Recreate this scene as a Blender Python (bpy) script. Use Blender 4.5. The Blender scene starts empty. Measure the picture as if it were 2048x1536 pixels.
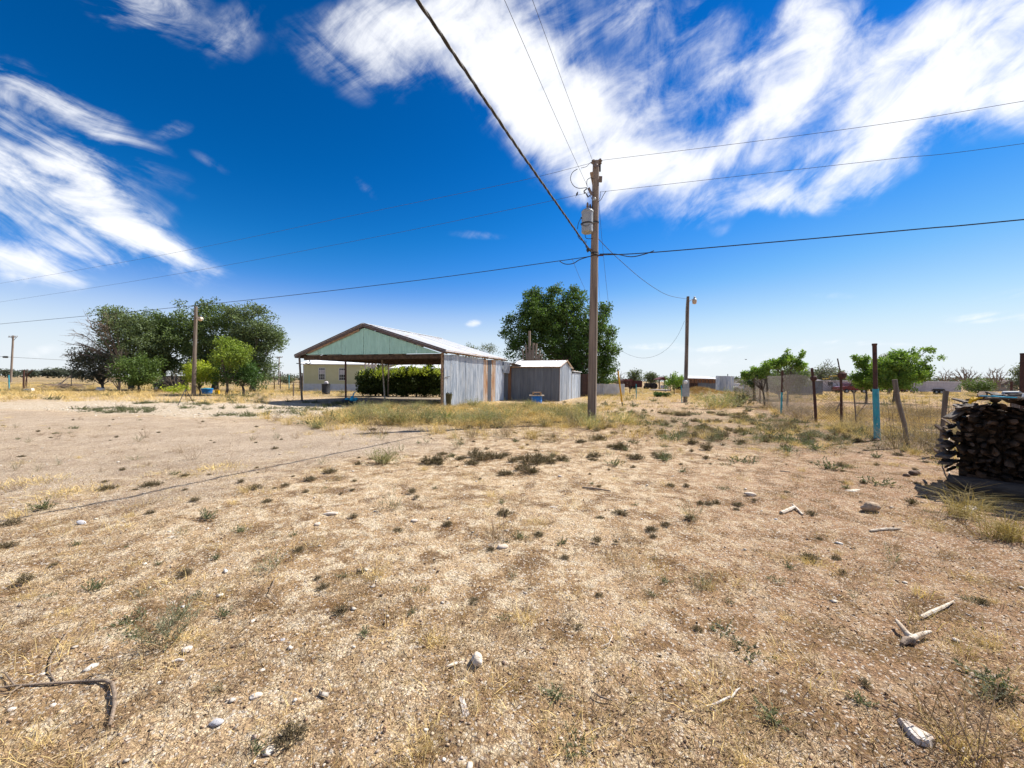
import bpy, math, random
import numpy as np
from mathutils import Vector, Matrix
R = math.radians
random.seed(7)
rng = np.random.default_rng(11)
scene = bpy.context.scene
COL = scene.collection

# ------------------------------------------------------------------ camera
EYE = 1.6
cam_d = bpy.data.cameras.new('camera'); cam = bpy.data.objects.new('camera', cam_d); COL.objects.link(cam)
cam_d.sensor_width = 36.0; cam_d.lens = 36.0 * 800 / 2048
cam_d.clip_start = 0.05; cam_d.clip_end = 20000
CM = Matrix.Rotation(R(90 - 0.573), 3, 'X') @ Matrix.Rotation(R(0.55), 3, 'Z')
cam.matrix_world = Matrix.Translation((0, 0, EYE)) @ CM.to_4x4()
scene.camera = cam
scene.render.resolution_x = 1024; scene.render.resolution_y = 768

def ray(u, v):
    d = CM @ Vector(((u - 1024) / 800, (768 - v) / 800, -1)); return d / d.y
def P(u, v, Y):
    d = ray(u, v); return Vector((d.x * Y, Y, EYE + d.z * Y))
def G(u, v):
    d = ray(u, v); t = EYE / -d.z; return Vector((d.x * t, t, 0))

# ------------------------------------------------------------------ sky, sun, exposure
SUN_AZ, SUN_EL = 64.0, 50.0
scene.view_settings.view_transform = 'Standard'; scene.view_settings.look = 'None'
scene.view_settings.exposure = 0.98; scene.view_settings.gamma = 1.0
world = bpy.data.worlds.new('World'); scene.world = world; world.use_nodes = True
nt = world.node_tree; nt.nodes.clear()
def nd(t, **k):
    n = nt.nodes.new(t)
    for a, b in k.items(): setattr(n, a, b)
    return n
def lk(a, b): nt.links.new(a, b)
def mth(op, a, b=None, clamp=False):
    n = nd('ShaderNodeMath', operation=op); n.use_clamp = clamp
    for i, x in enumerate((a, b)):
        if x is None: continue
        if isinstance(x, (int, float)): n.inputs[i].default_value = x
        else: lk(x, n.inputs[i])
    return n.outputs[0]
def build_world():
    out = nd('ShaderNodeOutputWorld'); bg = nd('ShaderNodeBackground'); lk(bg.outputs[0], out.inputs[0])
    bg.inputs[1].default_value = 0.088
    sky = nd('ShaderNodeTexSky', sky_type='NISHITA'); sky.sun_disc = False
    sky.sun_elevation = R(SUN_EL); sky.sun_rotation = R(SUN_AZ)
    sky.air_density = 1.0; sky.dust_density = 0.05; sky.ozone_density = 3.0; sky.altitude = 1200
    hsv = nd('ShaderNodeHueSaturation'); hsv.inputs['Saturation'].default_value = 1.22; hsv.inputs['Value'].default_value = 0.92
    hsv.inputs['Hue'].default_value = 0.497
    lk(sky.outputs[0], hsv.inputs['Color'])
    # deep polarised blue overhead, pale at the horizon
    dv = nd('ShaderNodeVectorMath', operation='SCALE'); lk(hsv.outputs[0], dv.inputs[0]); dv.inputs['Scale'].default_value = 0.1
    cv = nd('ShaderNodeRGBCurve'); lk(dv.outputs[0], cv.inputs['Color'])
    for ch, pts in enumerate(([(.035, 0), (.055, .002), (.075, .01), (.12, .075), (.185, .19), (.4, .39), (.65, .5), (1, .56)],
                              [(.11, .05), (.13, .062), (.16, .085), (.20, .125), (.27, .20), (.37, .32), (.55, .46), (.7, .52), (1, .6)],
                              [(.26, .19), (.30, .23), (.35, .29), (.41, .37), (.49, .48), (.56, .53), (.65, .56), (.85, .59), (1, .62)])):
        c = cv.mapping.curves[ch]; c.points[0].location = (0, 0); c.points[1].location = pts[-1]
        for p in pts[:-1]: c.points.new(*p)
    cv.mapping.update()
    sk = nd('ShaderNodeVectorMath', operation='SCALE'); lk(cv.outputs[0], sk.inputs[0]); sk.inputs['Scale'].default_value = 10
    tc = nd('ShaderNodeTexCoord'); sx = nd('ShaderNodeSeparateXYZ'); lk(tc.outputs['Generated'], sx.inputs[0])
    X, Y, Z = sx.outputs
    # cloud layer plane coordinates
    zz = mth('ADD', mth('MAXIMUM', Z, 0.0), 0.05)
    cp = nd('ShaderNodeCombineXYZ'); lk(mth('DIVIDE', X, zz), cp.inputs[0]); lk(mth('DIVIDE', Y, zz), cp.inputs[1])
    # direction coordinates towards the north half of the sky
    yy = mth('MAXIMUM', Y, 0.08)
    cg = nd('ShaderNodeCombineXYZ'); lk(mth('DIVIDE', X, yy), cg.inputs[0]); lk(mth('DIVIDE', Z, yy), cg.inputs[1])
    wn = nd('ShaderNodeTexNoise'); wn.inputs['Scale'].default_value = 2.2; wn.inputs['Detail'].default_value = 5; lk(cg.outputs[0], wn.inputs['Vector'])
    wv = nd('ShaderNodeVectorMath', operation='SUBTRACT'); lk(wn.outputs['Color'], wv.inputs[0]); wv.inputs[1].default_value = (.5, .5, .5)
    ws = nd('ShaderNodeVectorMath', operation='SCALE'); lk(wv.outputs[0], ws.inputs[0]); ws.inputs['Scale'].default_value = 0.34
    wg = nd('ShaderNodeVectorMath', operation='ADD'); lk(cg.outputs[0], wg.inputs[0]); lk(ws.outputs[0], wg.inputs[1])
    #  (u, v, ru, rv, angle, strength) picture-degrees of the cloud banks
    E = [(90, 235, 330, 55, -27, .60), (60, 330, 330, 60, -24, .66), (150, 440, 330, 62, -22, .95), (60, 500, 210, 40, -14, .62), (330, 505, 150, 26, -20, .55),
         (330, 30, 190, 75, -28, .42), (470, 60, 60, 90, -20, .34), (700, 110, 170, 110, -10, .52), (860, 60, 210, 120, 0, .72), (1010, 140, 150, 90, -28, .95),
         (1150, 270, 230, 130, -38, 1.15), (1060, 150, 90, 130, 0, .6), (1330, 350, 260, 70, 6, .8), (1330, 160, 260, 200, 20, .50), (1560, 140, 100, 190, -32, .85),
         (1510, 240, 170, 45, 36, .8), (1640, 20, 110, 90, 30, .7), (1900, 110, 260, 170, 14, 1.25), (1760, 260, 270, 75, 22, .95), (1600, 385, 260, 40, 16, .62),
         (1500, 420, 240, 30, 4, .35), (1080, 20, 500, 70, 0, .30),
         (345, 268, 46, 22, 8, .30), (425, 335, 60, 14, -30, .24), (950, 472, 80, 12, -4, .26), (740, 390, 60, 16, -45, .26),
         (945, 648, 19, 9, 8, .85), (1980, 626, 120, 15, 3, .52), (2030, 575, 110, 14, 14, .35), (2400, 60, 420, 240, 16, 1.0), (-260, 330, 260, 150, -24, .8), (1310, 690, 70, 9, 2, .6), (1440, 693, 110, 8, 3, .5),
         (1745, 680, 130, 7, -2, .42), (60, 690, 210, 16, -2, .34), (120, 740, 260, 18, 0, .25), (1500, 720, 420, 22, 0, .32), (1660, 585, 70, 10, 0, .24), (1440, 458, 30, 14, 25, .3)]
    acc = None
    for (u, v, ru, rv, an, s) in E:
        mp = nd('ShaderNodeMapping', vector_type='TEXTURE')
        mp.inputs['Location'].default_value = ((u - 1024) / 800, (760 - v) / 800, 0)
        mp.inputs['Rotation'].default_value = (0, 0, R(an)); mp.inputs['Scale'].default_value = (ru / 800, rv / 800, 1)
        small = ru < 160 and rv < 30
        lk((wg if not small else wg).outputs[0] if not small else cg.outputs[0], mp.inputs['Vector'])
        ln = nd('ShaderNodeVectorMath', operation='LENGTH'); lk(mp.outputs[0], ln.inputs[0])
        mr = nd('ShaderNodeMapRange', interpolation_type='SMOOTHSTEP'); lk(ln.outputs['Value'], mr.inputs[0])
        mr.inputs[1].default_value = 0.1; mr.inputs[2].default_value = 1.35; mr.inputs[3].default_value = s; mr.inputs[4].default_value = 0
        acc = mr.outputs[0] if acc is None else mth('ADD', acc, mr.outputs[0])
    acc = mth('MINIMUM', acc, 1.45)
    front = nd('ShaderNodeMapRange', interpolation_type='SMOOTHSTEP'); lk(Y, front.inputs[0]); front.inputs[1].default_value = 0.1; front.inputs[2].default_value = 0.35
    back = mth('MULTIPLY', mth('SUBTRACT', 1.0, front.outputs[0]), 0.42)
    mask = mth('ADD', mth('MULTIPLY', acc, front.outputs[0]), back)
    # wisps
    def wisp(rot, sx_, sy_, scale, det, dist, src):
        m0 = nd('ShaderNodeMapping'); m0.inputs['Rotation'].default_value = (0, 0, R(rot)); lk(src, m0.inputs['Vector'])
        mp = nd('ShaderNodeMapping'); mp.inputs['Scale'].default_value = (sx_, sy_, 1); lk(m0.outputs[0], mp.inputs['Vector'])
        n = nd('ShaderNodeTexNoise'); n.inputs['Scale'].default_value = scale; n.inputs['Detail'].default_value = det
        n.inputs['Roughness'].default_value = 0.62; n.inputs['Distortion'].default_value = dist; lk(mp.outputs[0], n.inputs['Vector']); return n.outputs[0]
    n1 = wisp(14, 1.9, 0.6, 2.6, 10, .7, cp.outputs[0])
    n2 = wisp(-38, 1.3, 2.6, 4.0, 11, .45, cg.outputs[0])
    n3 = wisp(24, .8, 3.0, 3.2, 8, .9, cg.outputs[0])      # long streaks of the western bank
    left = nd('ShaderNodeMapRange', interpolation_type='SMOOTHSTEP'); sg = nd('ShaderNodeSeparateXYZ'); lk(cg.outputs[0], sg.inputs[0])
    lk(sg.outputs[0], left.inputs[0]); left.inputs[1].default_value = -0.62; left.inputs[2].default_value = -0.9
    a = mth('MULTIPLY', mth('SUBTRACT', n1, 0.5), mth('SUBTRACT', 1.5, left.outputs[0]))
    b = mth('MULTIPLY', mth('SUBTRACT', n2, 0.5), mth('SUBTRACT', 2.2, mth('MULTIPLY', left.outputs[0], 1.4)))
    c = mth('MULTIPLY', mth('MULTIPLY', mth('SUBTRACT', n3, 0.5), 3.6), left.outputs[0])
    tot = mth('ADD', mask, mth('MULTIPLY', mth('ADD', mth('ADD', a, b), c), mth('MINIMUM', mth('MULTIPLY', mask, 2.2), 1.0)))
    dn = nd('ShaderNodeMapRange', interpolation_type='SMOOTHSTEP'); lk(tot, dn.inputs[0])
    dn.inputs[1].default_value = 0.08; dn.inputs[2].default_value = 1.46; dn.inputs[3].default_value = 0; dn.inputs[4].default_value = 0.97
    mx = nd('ShaderNodeMixRGB'); lk(dn.outputs[0], mx.inputs[0])
    # slight horizon haze
    hz = nd('ShaderNodeMapRange', interpolation_type='SMOOTHERSTEP'); lk(Z, hz.inputs[0]); hz.inputs[1].default_value = 0.24; hz.inputs[2].default_value = -0.02
    hz.inputs[3].default_value = 0; hz.inputs[4].default_value = 0.75
    hm = nd('ShaderNodeMixRGB'); lk(hz.outputs[0], hm.inputs[0]); lk(sk.outputs[0], hm.inputs[1]); hm.inputs[2].default_value = (4.7, 5.1, 5.4, 1)
    lk(hm.outputs[0], mx.inputs[1]); mx.inputs[2].default_value = (6.2, 6.3, 6.5, 1)
    lk(mx.outputs[0], bg.inputs[0])
build_world()
sd = Vector((math.sin(R(SUN_AZ)) * math.cos(R(SUN_EL)), math.cos(R(SUN_AZ)) * math.cos(R(SUN_EL)), math.sin(R(SUN_EL))))
sl = bpy.data.lights.new('sun', 'SUN'); sl.energy = 4.6; sl.angle = R(0.42); sl.color = (1.0, 0.95, 0.87)
so = bpy.data.objects.new('sun', sl); COL.objects.link(so); so.rotation_euler = sd.to_track_quat('Z', 'Y').to_euler(); so.location = (30, 15, 40)

# ------------------------------------------------------------------ noise and ground height
NT = rng.random((6, 256, 256))
def vn(x, y, k=0):
    x = np.asarray(x, float); y = np.asarray(y, float)
    xi = np.floor(x).astype(int); yi = np.floor(y).astype(int); fx = x - xi; fy = y - yi
    fx = fx * fx * (3 - 2 * fx); fy = fy * fy * (3 - 2 * fy); T = NT[k % 6]
    a = T[xi & 255, yi & 255]; b = T[(xi + 1) & 255, yi & 255]; c = T[xi & 255, (yi + 1) & 255]; d = T[(xi + 1) & 255, (yi + 1) & 255]
    return (a * (1 - fx) + b * fx) * (1 - fy) + (c * (1 - fx) + d * fx) * fy
def fbm(x, y, o=4, k=0):
    s = 0; a = .5; t = 0
    for i in range(o):
        s = s + a * vn(x + 17.3 * i, y + 9.1 * i, k + i); t += a; a *= .5; x = np.asarray(x) * 2.03; y = np.asarray(y) * 2.03
    return s / t
def sst(a, b, x):
    t = np.clip((np.asarray(x, float) - a) / (b - a), 0, 1); return t * t * (3 - 2 * t)
def gh(x, y, fine=False):
    x = np.asarray(x, float); y = np.asarray(y, float); r = np.hypot(x, y)
    z = (fbm(x / 4.5, y / 4.5, 2, 1) - .5) * .10 * sst(1.5, 6, r) * (1 - sst(60, 160, r))
    if fine:
        f = 1 - sst(6, 16, r)
        z = z + (fbm(x / .45, y / .45, 2, 2) - .5) * .035 * f
        z = z + (vn(x / .075, y / .075, 3) - .5) * .013 * f * (.4 + vn(x / .6, y / .6, 4))
        z = z + (vn(x / .030, y / .030, 5) - .5) * .010 * f
    return z
def gz(x, y): return float(gh(x, y))
def GG(u, v):
    p = G(u, v); p.z = gz(p.x, p.y); return p

# ------------------------------------------------------------------ materials
def new_mat(name):
    m = bpy.data.materials.new(name); m.use_nodes = True; m.node_tree.nodes.clear(); return m
class NB:
    def __init__(s, m): s.t = m.node_tree
    def n(s, t, **k):
        x = s.t.nodes.new(t)
        for a, b in k.items(): setattr(x, a, b)
        return x
    def l(s, a, b): s.t.links.new(a, b)
    def m(s, op, a, b=None, clamp=False):
        n = s.n('ShaderNodeMath', operation=op); n.use_clamp = clamp
        for i, x in enumerate((a, b)):
            if x is None: continue
            if isinstance(x, (int, float)): n.inputs[i].default_value = x
            else: s.l(x, n.inputs[i])
        return n.outputs[0]
    def noise(s, vec, scale, det=3, rough=.55, dist=0):
        n = s.n('ShaderNodeTexNoise'); n.inputs['Scale'].default_value = scale; n.inputs['Detail'].default_value = det
        n.inputs['Roughness'].default_value = rough; n.inputs['Distortion'].default_value = dist; s.l(vec, n.inputs['Vector']); return n.outputs[0]
    def mr(s, x, a, b, c=0., d=1.):
        n = s.n('ShaderNodeMapRange', interpolation_type='SMOOTHSTEP'); s.l(x, n.inputs[0])
        for i, v in zip((1, 2, 3, 4), (a, b, c, d)): n.inputs[i].default_value = v
        return n.outputs[0]
    def mix(s, f, a, b, mode='MIX'):
        n = s.n('ShaderNodeMixRGB', blend_type=mode)
        for i, x in enumerate((f, a, b)):
            if isinstance(x, (int, float)): n.inputs[i].default_value = x
            elif isinstance(x, tuple): n.inputs[i].default_value = (*x, 1)
            else: s.l(x, n.inputs[i])
        return n.outputs[0]
def pm(name, c1, c2=None, scale=4., rough=.75, metal=0., stretch=(1, 1, 1), bump=.2, bscale=None, c3=None, t3=(.6, .72), spec=.3, rnd=0.):
    m = new_mat(name); b = NB(m)
    out = b.n('ShaderNodeOutputMaterial'); pr = b.n('ShaderNodeBsdfPrincipled'); b.l(pr.outputs[0], out.inputs[0])
    tc = b.n('ShaderNodeTexCoord'); mp = b.n('ShaderNodeMapping'); b.l(tc.outputs['Object'], mp.inputs[0]); mp.inputs['Scale'].default_value = stretch
    vec = mp.outputs[0]
    if rnd:
        oi = b.n('ShaderNodeObjectInfo'); va = b.n('ShaderNodeVectorMath', operation='ADD'); b.l(vec, va.inputs[0])
        cx = b.n('ShaderNodeCombineXYZ'); b.l(b.m('MULTIPLY', oi.outputs['Random'], 37.), cx.inputs[0]); b.l(b.m('MULTIPLY', oi.outputs['Random'], 91.), cx.inputs[1])
        b.l(cx.outputs[0], va.inputs[1]); vec = va.outputs[0]
    c2 = c2 or tuple(x * .72 for x in c1)
    f = b.mr(b.noise(vec, scale, 5, .6), .35, .65)
    c = b.mix(f, c1, c2)
    if c3:
        f3 = b.mr(b.noise(vec, scale * .55, 6, .7, .3), t3[0], t3[1]); c = b.mix(f3, c, c3)
    if rnd:
        h = b.n('ShaderNodeHueSaturation'); b.l(c, h.inputs['Color']); b.l(b.m('ADD', b.m('MULTIPLY', oi.outputs['Random'], rnd), 1 - rnd / 2), h.inputs['Value']); c = h.outputs[0]
    b.l(c, pr.inputs['Base Color'])
    b.l(b.mr(f, 0, 1, rough - .08, min(1, rough + .08)), pr.inputs['Roughness']); pr.inputs['Metallic'].default_value = metal
    pr.inputs['Specular IOR Level'].default_value = spec
    if bump:
        bp = b.n('ShaderNodeBump'); bp.inputs['Strength'].default_value = bump; bp.inputs['Distance'].default_value = .02
        b.l(b.noise(vec, bscale or scale * 4, 4, .6), bp.inputs['Height']); b.l(bp.outputs[0], pr.inputs['Normal'])
    return m
def leafmat(name, trans=.30, rough=.6, spec=.25):
    m = new_mat(name); b = NB(m)
    out = b.n('ShaderNodeOutputMaterial'); pr = b.n('ShaderNodeBsdfPrincipled'); at = b.n('ShaderNodeAttribute', attribute_name='col')
    tr = b.n('ShaderNodeBsdfTranslucent'); mx = b.n('ShaderNodeMixShader'); mx.inputs[0].default_value = trans
    b.l(at.outputs['Color'], pr.inputs['Base Color'])
    g = b.n('ShaderNodeMixRGB', blend_type='MULTIPLY'); g.inputs[0].default_value = 1; b.l(at.outputs['Color'], g.inputs[1]); g.inputs[2].default_value = (1.25, 1.3, .7, 1)
    b.l(g.outputs[0], tr.inputs[0]); pr.inputs['Roughness'].default_value = rough; pr.inputs['Specular IOR Level'].default_value = spec
    b.l(pr.outputs[0], mx.inputs[1]); b.l(tr.outputs[0], mx.inputs[2]); b.l(mx.outputs[0], out.inputs[0]); return m
def colmat(name, rough=.85, spec=.2, grain=40.):
    m = new_mat(name); b = NB(m)
    out = b.n('ShaderNodeOutputMaterial'); pr = b.n('ShaderNodeBsdfPrincipled'); at = b.n('ShaderNodeAttribute', attribute_name='col'); b.l(pr.outputs[0], out.inputs[0])
    tc = b.n('ShaderNodeTexCoord'); c = b.mix(b.mr(b.noise(tc.outputs['Object'], grain, 4), .3, .7), (.8, .8, .8), (1.15, 1.15, 1.15))
    b.l(b.mix(1., at.outputs['Color'], c, 'MULTIPLY'), pr.inputs['Base Color']); pr.inputs['Roughness'].default_value = rough; pr.inputs['Specular IOR Level'].default_value = spec
    return m

M = dict(
 pole=pm('weathered_pole_wood', (.17, .13, .105), (.27, .215, .17), 9, .9, stretch=(1, 1, .06), bump=.6, bscale=30, c3=(.05, .035, .027), t3=(.60, .72)),
 polegrey=pm('grey_pole_wood', (.22, .175, .135), (.12, .095, .075), 9, .9, stretch=(1, 1, .08), bump=.5, bscale=30),
 bleached=pm('bleached_wood', (.62, .55, .45), (.36, .28, .2), 14, .85, stretch=(1, 1, .5), bump=.5, bscale=70),
 bone=pm('pale_bleached_wood', (.64, .58, .51), (.44, .37, .31), 25, .8, bump=.4, bscale=80),
 twig=pm('grey_twig_bark', (.17, .125, .09), (.30, .23, .17), 30, .9, bump=.4, bscale=90),
 fascia=pm('weathered_fascia_board', (.15, .115, .105), (.10, .072, .063), 7, .85, stretch=(.4, .4, 3), bump=.3, c3=(.22, .13, .07), t3=(.62, .7)),
 beam=pm('old_beam_wood', (.11, .065, .036), (.055, .035, .022), 6, .9, bump=.3),
 beamlight=pm('raw_pine_trim', (.40, .27, .16), (.22, .13, .075), 6, .85, bump=.3),
 teal=pm('faded_teal_paint', (.42, .66, .55), (.35, .57, .47), 3.5, .7, stretch=(2, 2, .5), bump=.12, c3=(.30, .25, .15), t3=(.66, .76)),
 tealpost=pm('peeling_turquoise_paint', (.035, .27, .34), (.06, .36, .42), 12, .6, stretch=(1, 1, .3), bump=.3, c3=(.20, .22, .22), t3=(.58, .66)),
 rustpost=pm('rusted_steel_post', (.060, .028, .022), (.10, .048, .034), 14, .8, stretch=(1, 1, .4), bump=.35, c3=(.035, .02, .018), t3=(.55, .7)),
 roof=pm('sunbleached_galvanised_roof', (.72, .73, .74), (.60, .61, .62), 2.2, .45, .35, stretch=(1, .35, 1), bump=.08, c3=(.46, .25, .14), t3=(.60, .70), rnd=.12),
 roofwhite=pm('white_metal_roof', (.82, .83, .84), (.74, .75, .76), 1.5, .5, .1, bump=.03),
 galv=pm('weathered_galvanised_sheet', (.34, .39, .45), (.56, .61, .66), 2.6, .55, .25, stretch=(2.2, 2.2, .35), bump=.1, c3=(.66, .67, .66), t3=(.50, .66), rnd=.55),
 galvdark=pm('dull_and_shaded_galvanised_sheet', (.13, .145, .165), (.19, .205, .225), 2.6, .6, .35, stretch=(2.5, 2.5, .3), bump=.1, c3=(.16, .135, .12), t3=(.62, .74), rnd=.22),  # dull sheets, darkened further to carry the shade on the shed front
 galvrust=pm('rust_streaked_sheet', (.42, .21, .095), (.60, .46, .33), 3.0, .7, .1, stretch=(2.4, 2.4, .35), bump=.15, c3=(.62, .58, .52), t3=(.50, .62)),
 rustsheet=pm('brown_rusted_sheet', (.16, .075, .04), (.26, .14, .075), 3.0, .8, .1, stretch=(2.4, 2.4, .3), bump=.15),
 siding=pm('olive_cream_siding', (.56, .54, .34), (.53, .51, .31), 1.5, .7, bump=.03),
 skirt=pm('white_skirting', (.66, .66, .66), (.56, .56, .56), 2.5, .6, bump=.03),
 whitepaint=pm('white_paint', (.78, .78, .77), (.68, .67, .65), 6, .5, bump=.04),
 dirtywhite=pm('dirty_white_paint', (.50, .47, .48), (.42, .39, .40), 3, .6, bump=.04),
 black=pm('black_plastic', (.02, .02, .022), (.035, .035, .037), 9, .5, bump=.05),
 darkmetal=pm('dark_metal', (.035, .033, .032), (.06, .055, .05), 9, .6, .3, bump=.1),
 greymetal=pm('grey_painted_steel', (.30, .32, .33), (.37, .39, .39), 6, .5, .2, bump=.05, c3=(.22, .20, .18), t3=(.68, .8)),
 porcelain=pm('brown_porcelain', (.11, .075, .06), (.20, .16, .14), 12, .3, bump=.05, spec=.5),
 cable=pm('black_cable_jacket', (.022, .021, .021), (.05, .048, .045), 15, .7, bump=.1),
 wire=pm('grey_strand_wire', (.055, .055, .058), (.09, .09, .09), 15, .6, .3, bump=0),
 meshwire=pm('galvanised_fence_wire', (.20, .18, .155), (.13, .105, .085), 15, .6, .3, bump=0),
 yellow=pm('yellow_plastic', (.72, .40, .01), (.62, .33, .01), 6, .5, bump=.05),
 blue=pm('blue_barrel_plastic', (.012, .12, .42), (.02, .17, .50), 5, .45, bump=.05, c3=(.10, .16, .24), t3=(.62, .72)),
 cyanplastic=pm('cyan_plastic', (.02, .30, .46), (.03, .38, .56), 6, .45, bump=.05),
 red=pm('dark_red_car_paint', (.16, .012, .012), (.13, .010, .010), 3, .3, spec=.5, bump=0),
 redsteel=pm('red_oxide_steel', (.13, .035, .03), (.10, .03, .025), 5, .7, bump=.1),
 bluecar=pm('blue_car_paint', (.02, .05, .12), (.02, .045, .11), 3, .3, spec=.5, bump=0),
 whitecar=pm('white_car_paint', (.70, .70, .70), (.66, .66, .66), 3, .35, spec=.5, bump=0),
 tyre=pm('tyre_rubber', (.018, .018, .018), (.03, .03, .03), 20, .85, bump=.1),
 lamp=pm('cream_lamp_housing', (.62, .52, .42), (.50, .40, .30), 9, .5, bump=.05),
 frost=pm('amber_lamp_refractor', (.45, .30, .18), (.55, .40, .26), 20, .35, bump=.1, spec=.5),
 brownwall=pm('brown_stained_boards', (.075, .045, .035), (.11, .065, .05), 4, .85, bump=.2),
 tan=pm('tan_stucco', (.38, .30, .22), (.33, .26, .19), 3, .9, bump=.1),
 stone=pm('pale_limestone', (.64, .56, .46), (.50, .41, .32), 14, .85, bump=.5, bscale=60, c3=(.72, .68, .62), t3=(.52, .64)),
 tanstone=pm('tan_sandstone', (.42, .32, .22), (.31, .22, .145), 16, .9, bump=.6, bscale=60, c3=(.60, .52, .42), t3=(.56, .66)),
 greystone=pm('grey_limestone', (.46, .45, .46), (.36, .35, .36), 18, .85, bump=.4, bscale=60),
 darkstone=pm('dark_brown_stone', (.10, .065, .05), (.17, .11, .08), 16, .9, bump=.5, bscale=50),
 logbark=pm('grey_log_bark', (.085, .07, .058), (.05, .04, .034), 8, .95, stretch=(3, .5, 3), bump=.8, bscale=30),
 cutwood=pm('split_cedar_wood', (.07, .043, .027), (.13, .085, .052), 16, .9, bump=.8, bscale=50, c3=(.25, .185, .12), t3=(.60, .70), rnd=1.1),
 greyslab=pm('weathered_grey_slab', (.17, .14, .115), (.09, .07, .056), 10, .9, stretch=(.3, 2, 2), bump=.8, bscale=40, c3=(.42, .37, .31), t3=(.6, .7), rnd=.5),
 concrete=pm('old_concrete', (.30, .25, .19), (.22, .175, .13), 3, .9, bump=.4, bscale=25),
 yellowrope=pm('yellow_rope', (.75, .50, .03), (.62, .38, .02), 30, .7, bump=.3),
 bluerope=pm('blue_strap', (.02, .35, .55), (.03, .42, .62), 30, .6, bump=.2),
 greencactus=pm('olive_stump_bark', (.10, .09, .035), (.06, .055, .03), 16, .9, bump=.6),
 leaf=leafmat('leaf'), hedgeleaf=leafmat('hedge_leaf', .12), treebark=pm('tree_bark', (.085, .07, .055), (.14, .12, .10), 12, .9, bump=.5), dryleaf=leafmat('dry_stalk', .18, .75, .15), pebble=colmat('pebble'), clod=colmat('dirt_clod', grain=90.),
)
def glassmat():
    m = new_mat('dark_window_glass'); b = NB(m); out = b.n('ShaderNodeOutputMaterial'); pr = b.n('ShaderNodeBsdfPrincipled'); b.l(pr.outputs[0], out.inputs[0])
    tc = b.n('ShaderNodeTexCoord'); c = b.mix(b.mr(b.noise(tc.outputs['Object'], 3, 2), .4, .6), (.02, .023, .027), (.05, .055, .06)); b.l(c, pr.inputs['Base Color'])
    pr.inputs['Roughness'].default_value = .12; pr.inputs['Specular IOR Level'].default_value = .6; return m
M['glass'] = glassmat()

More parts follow.
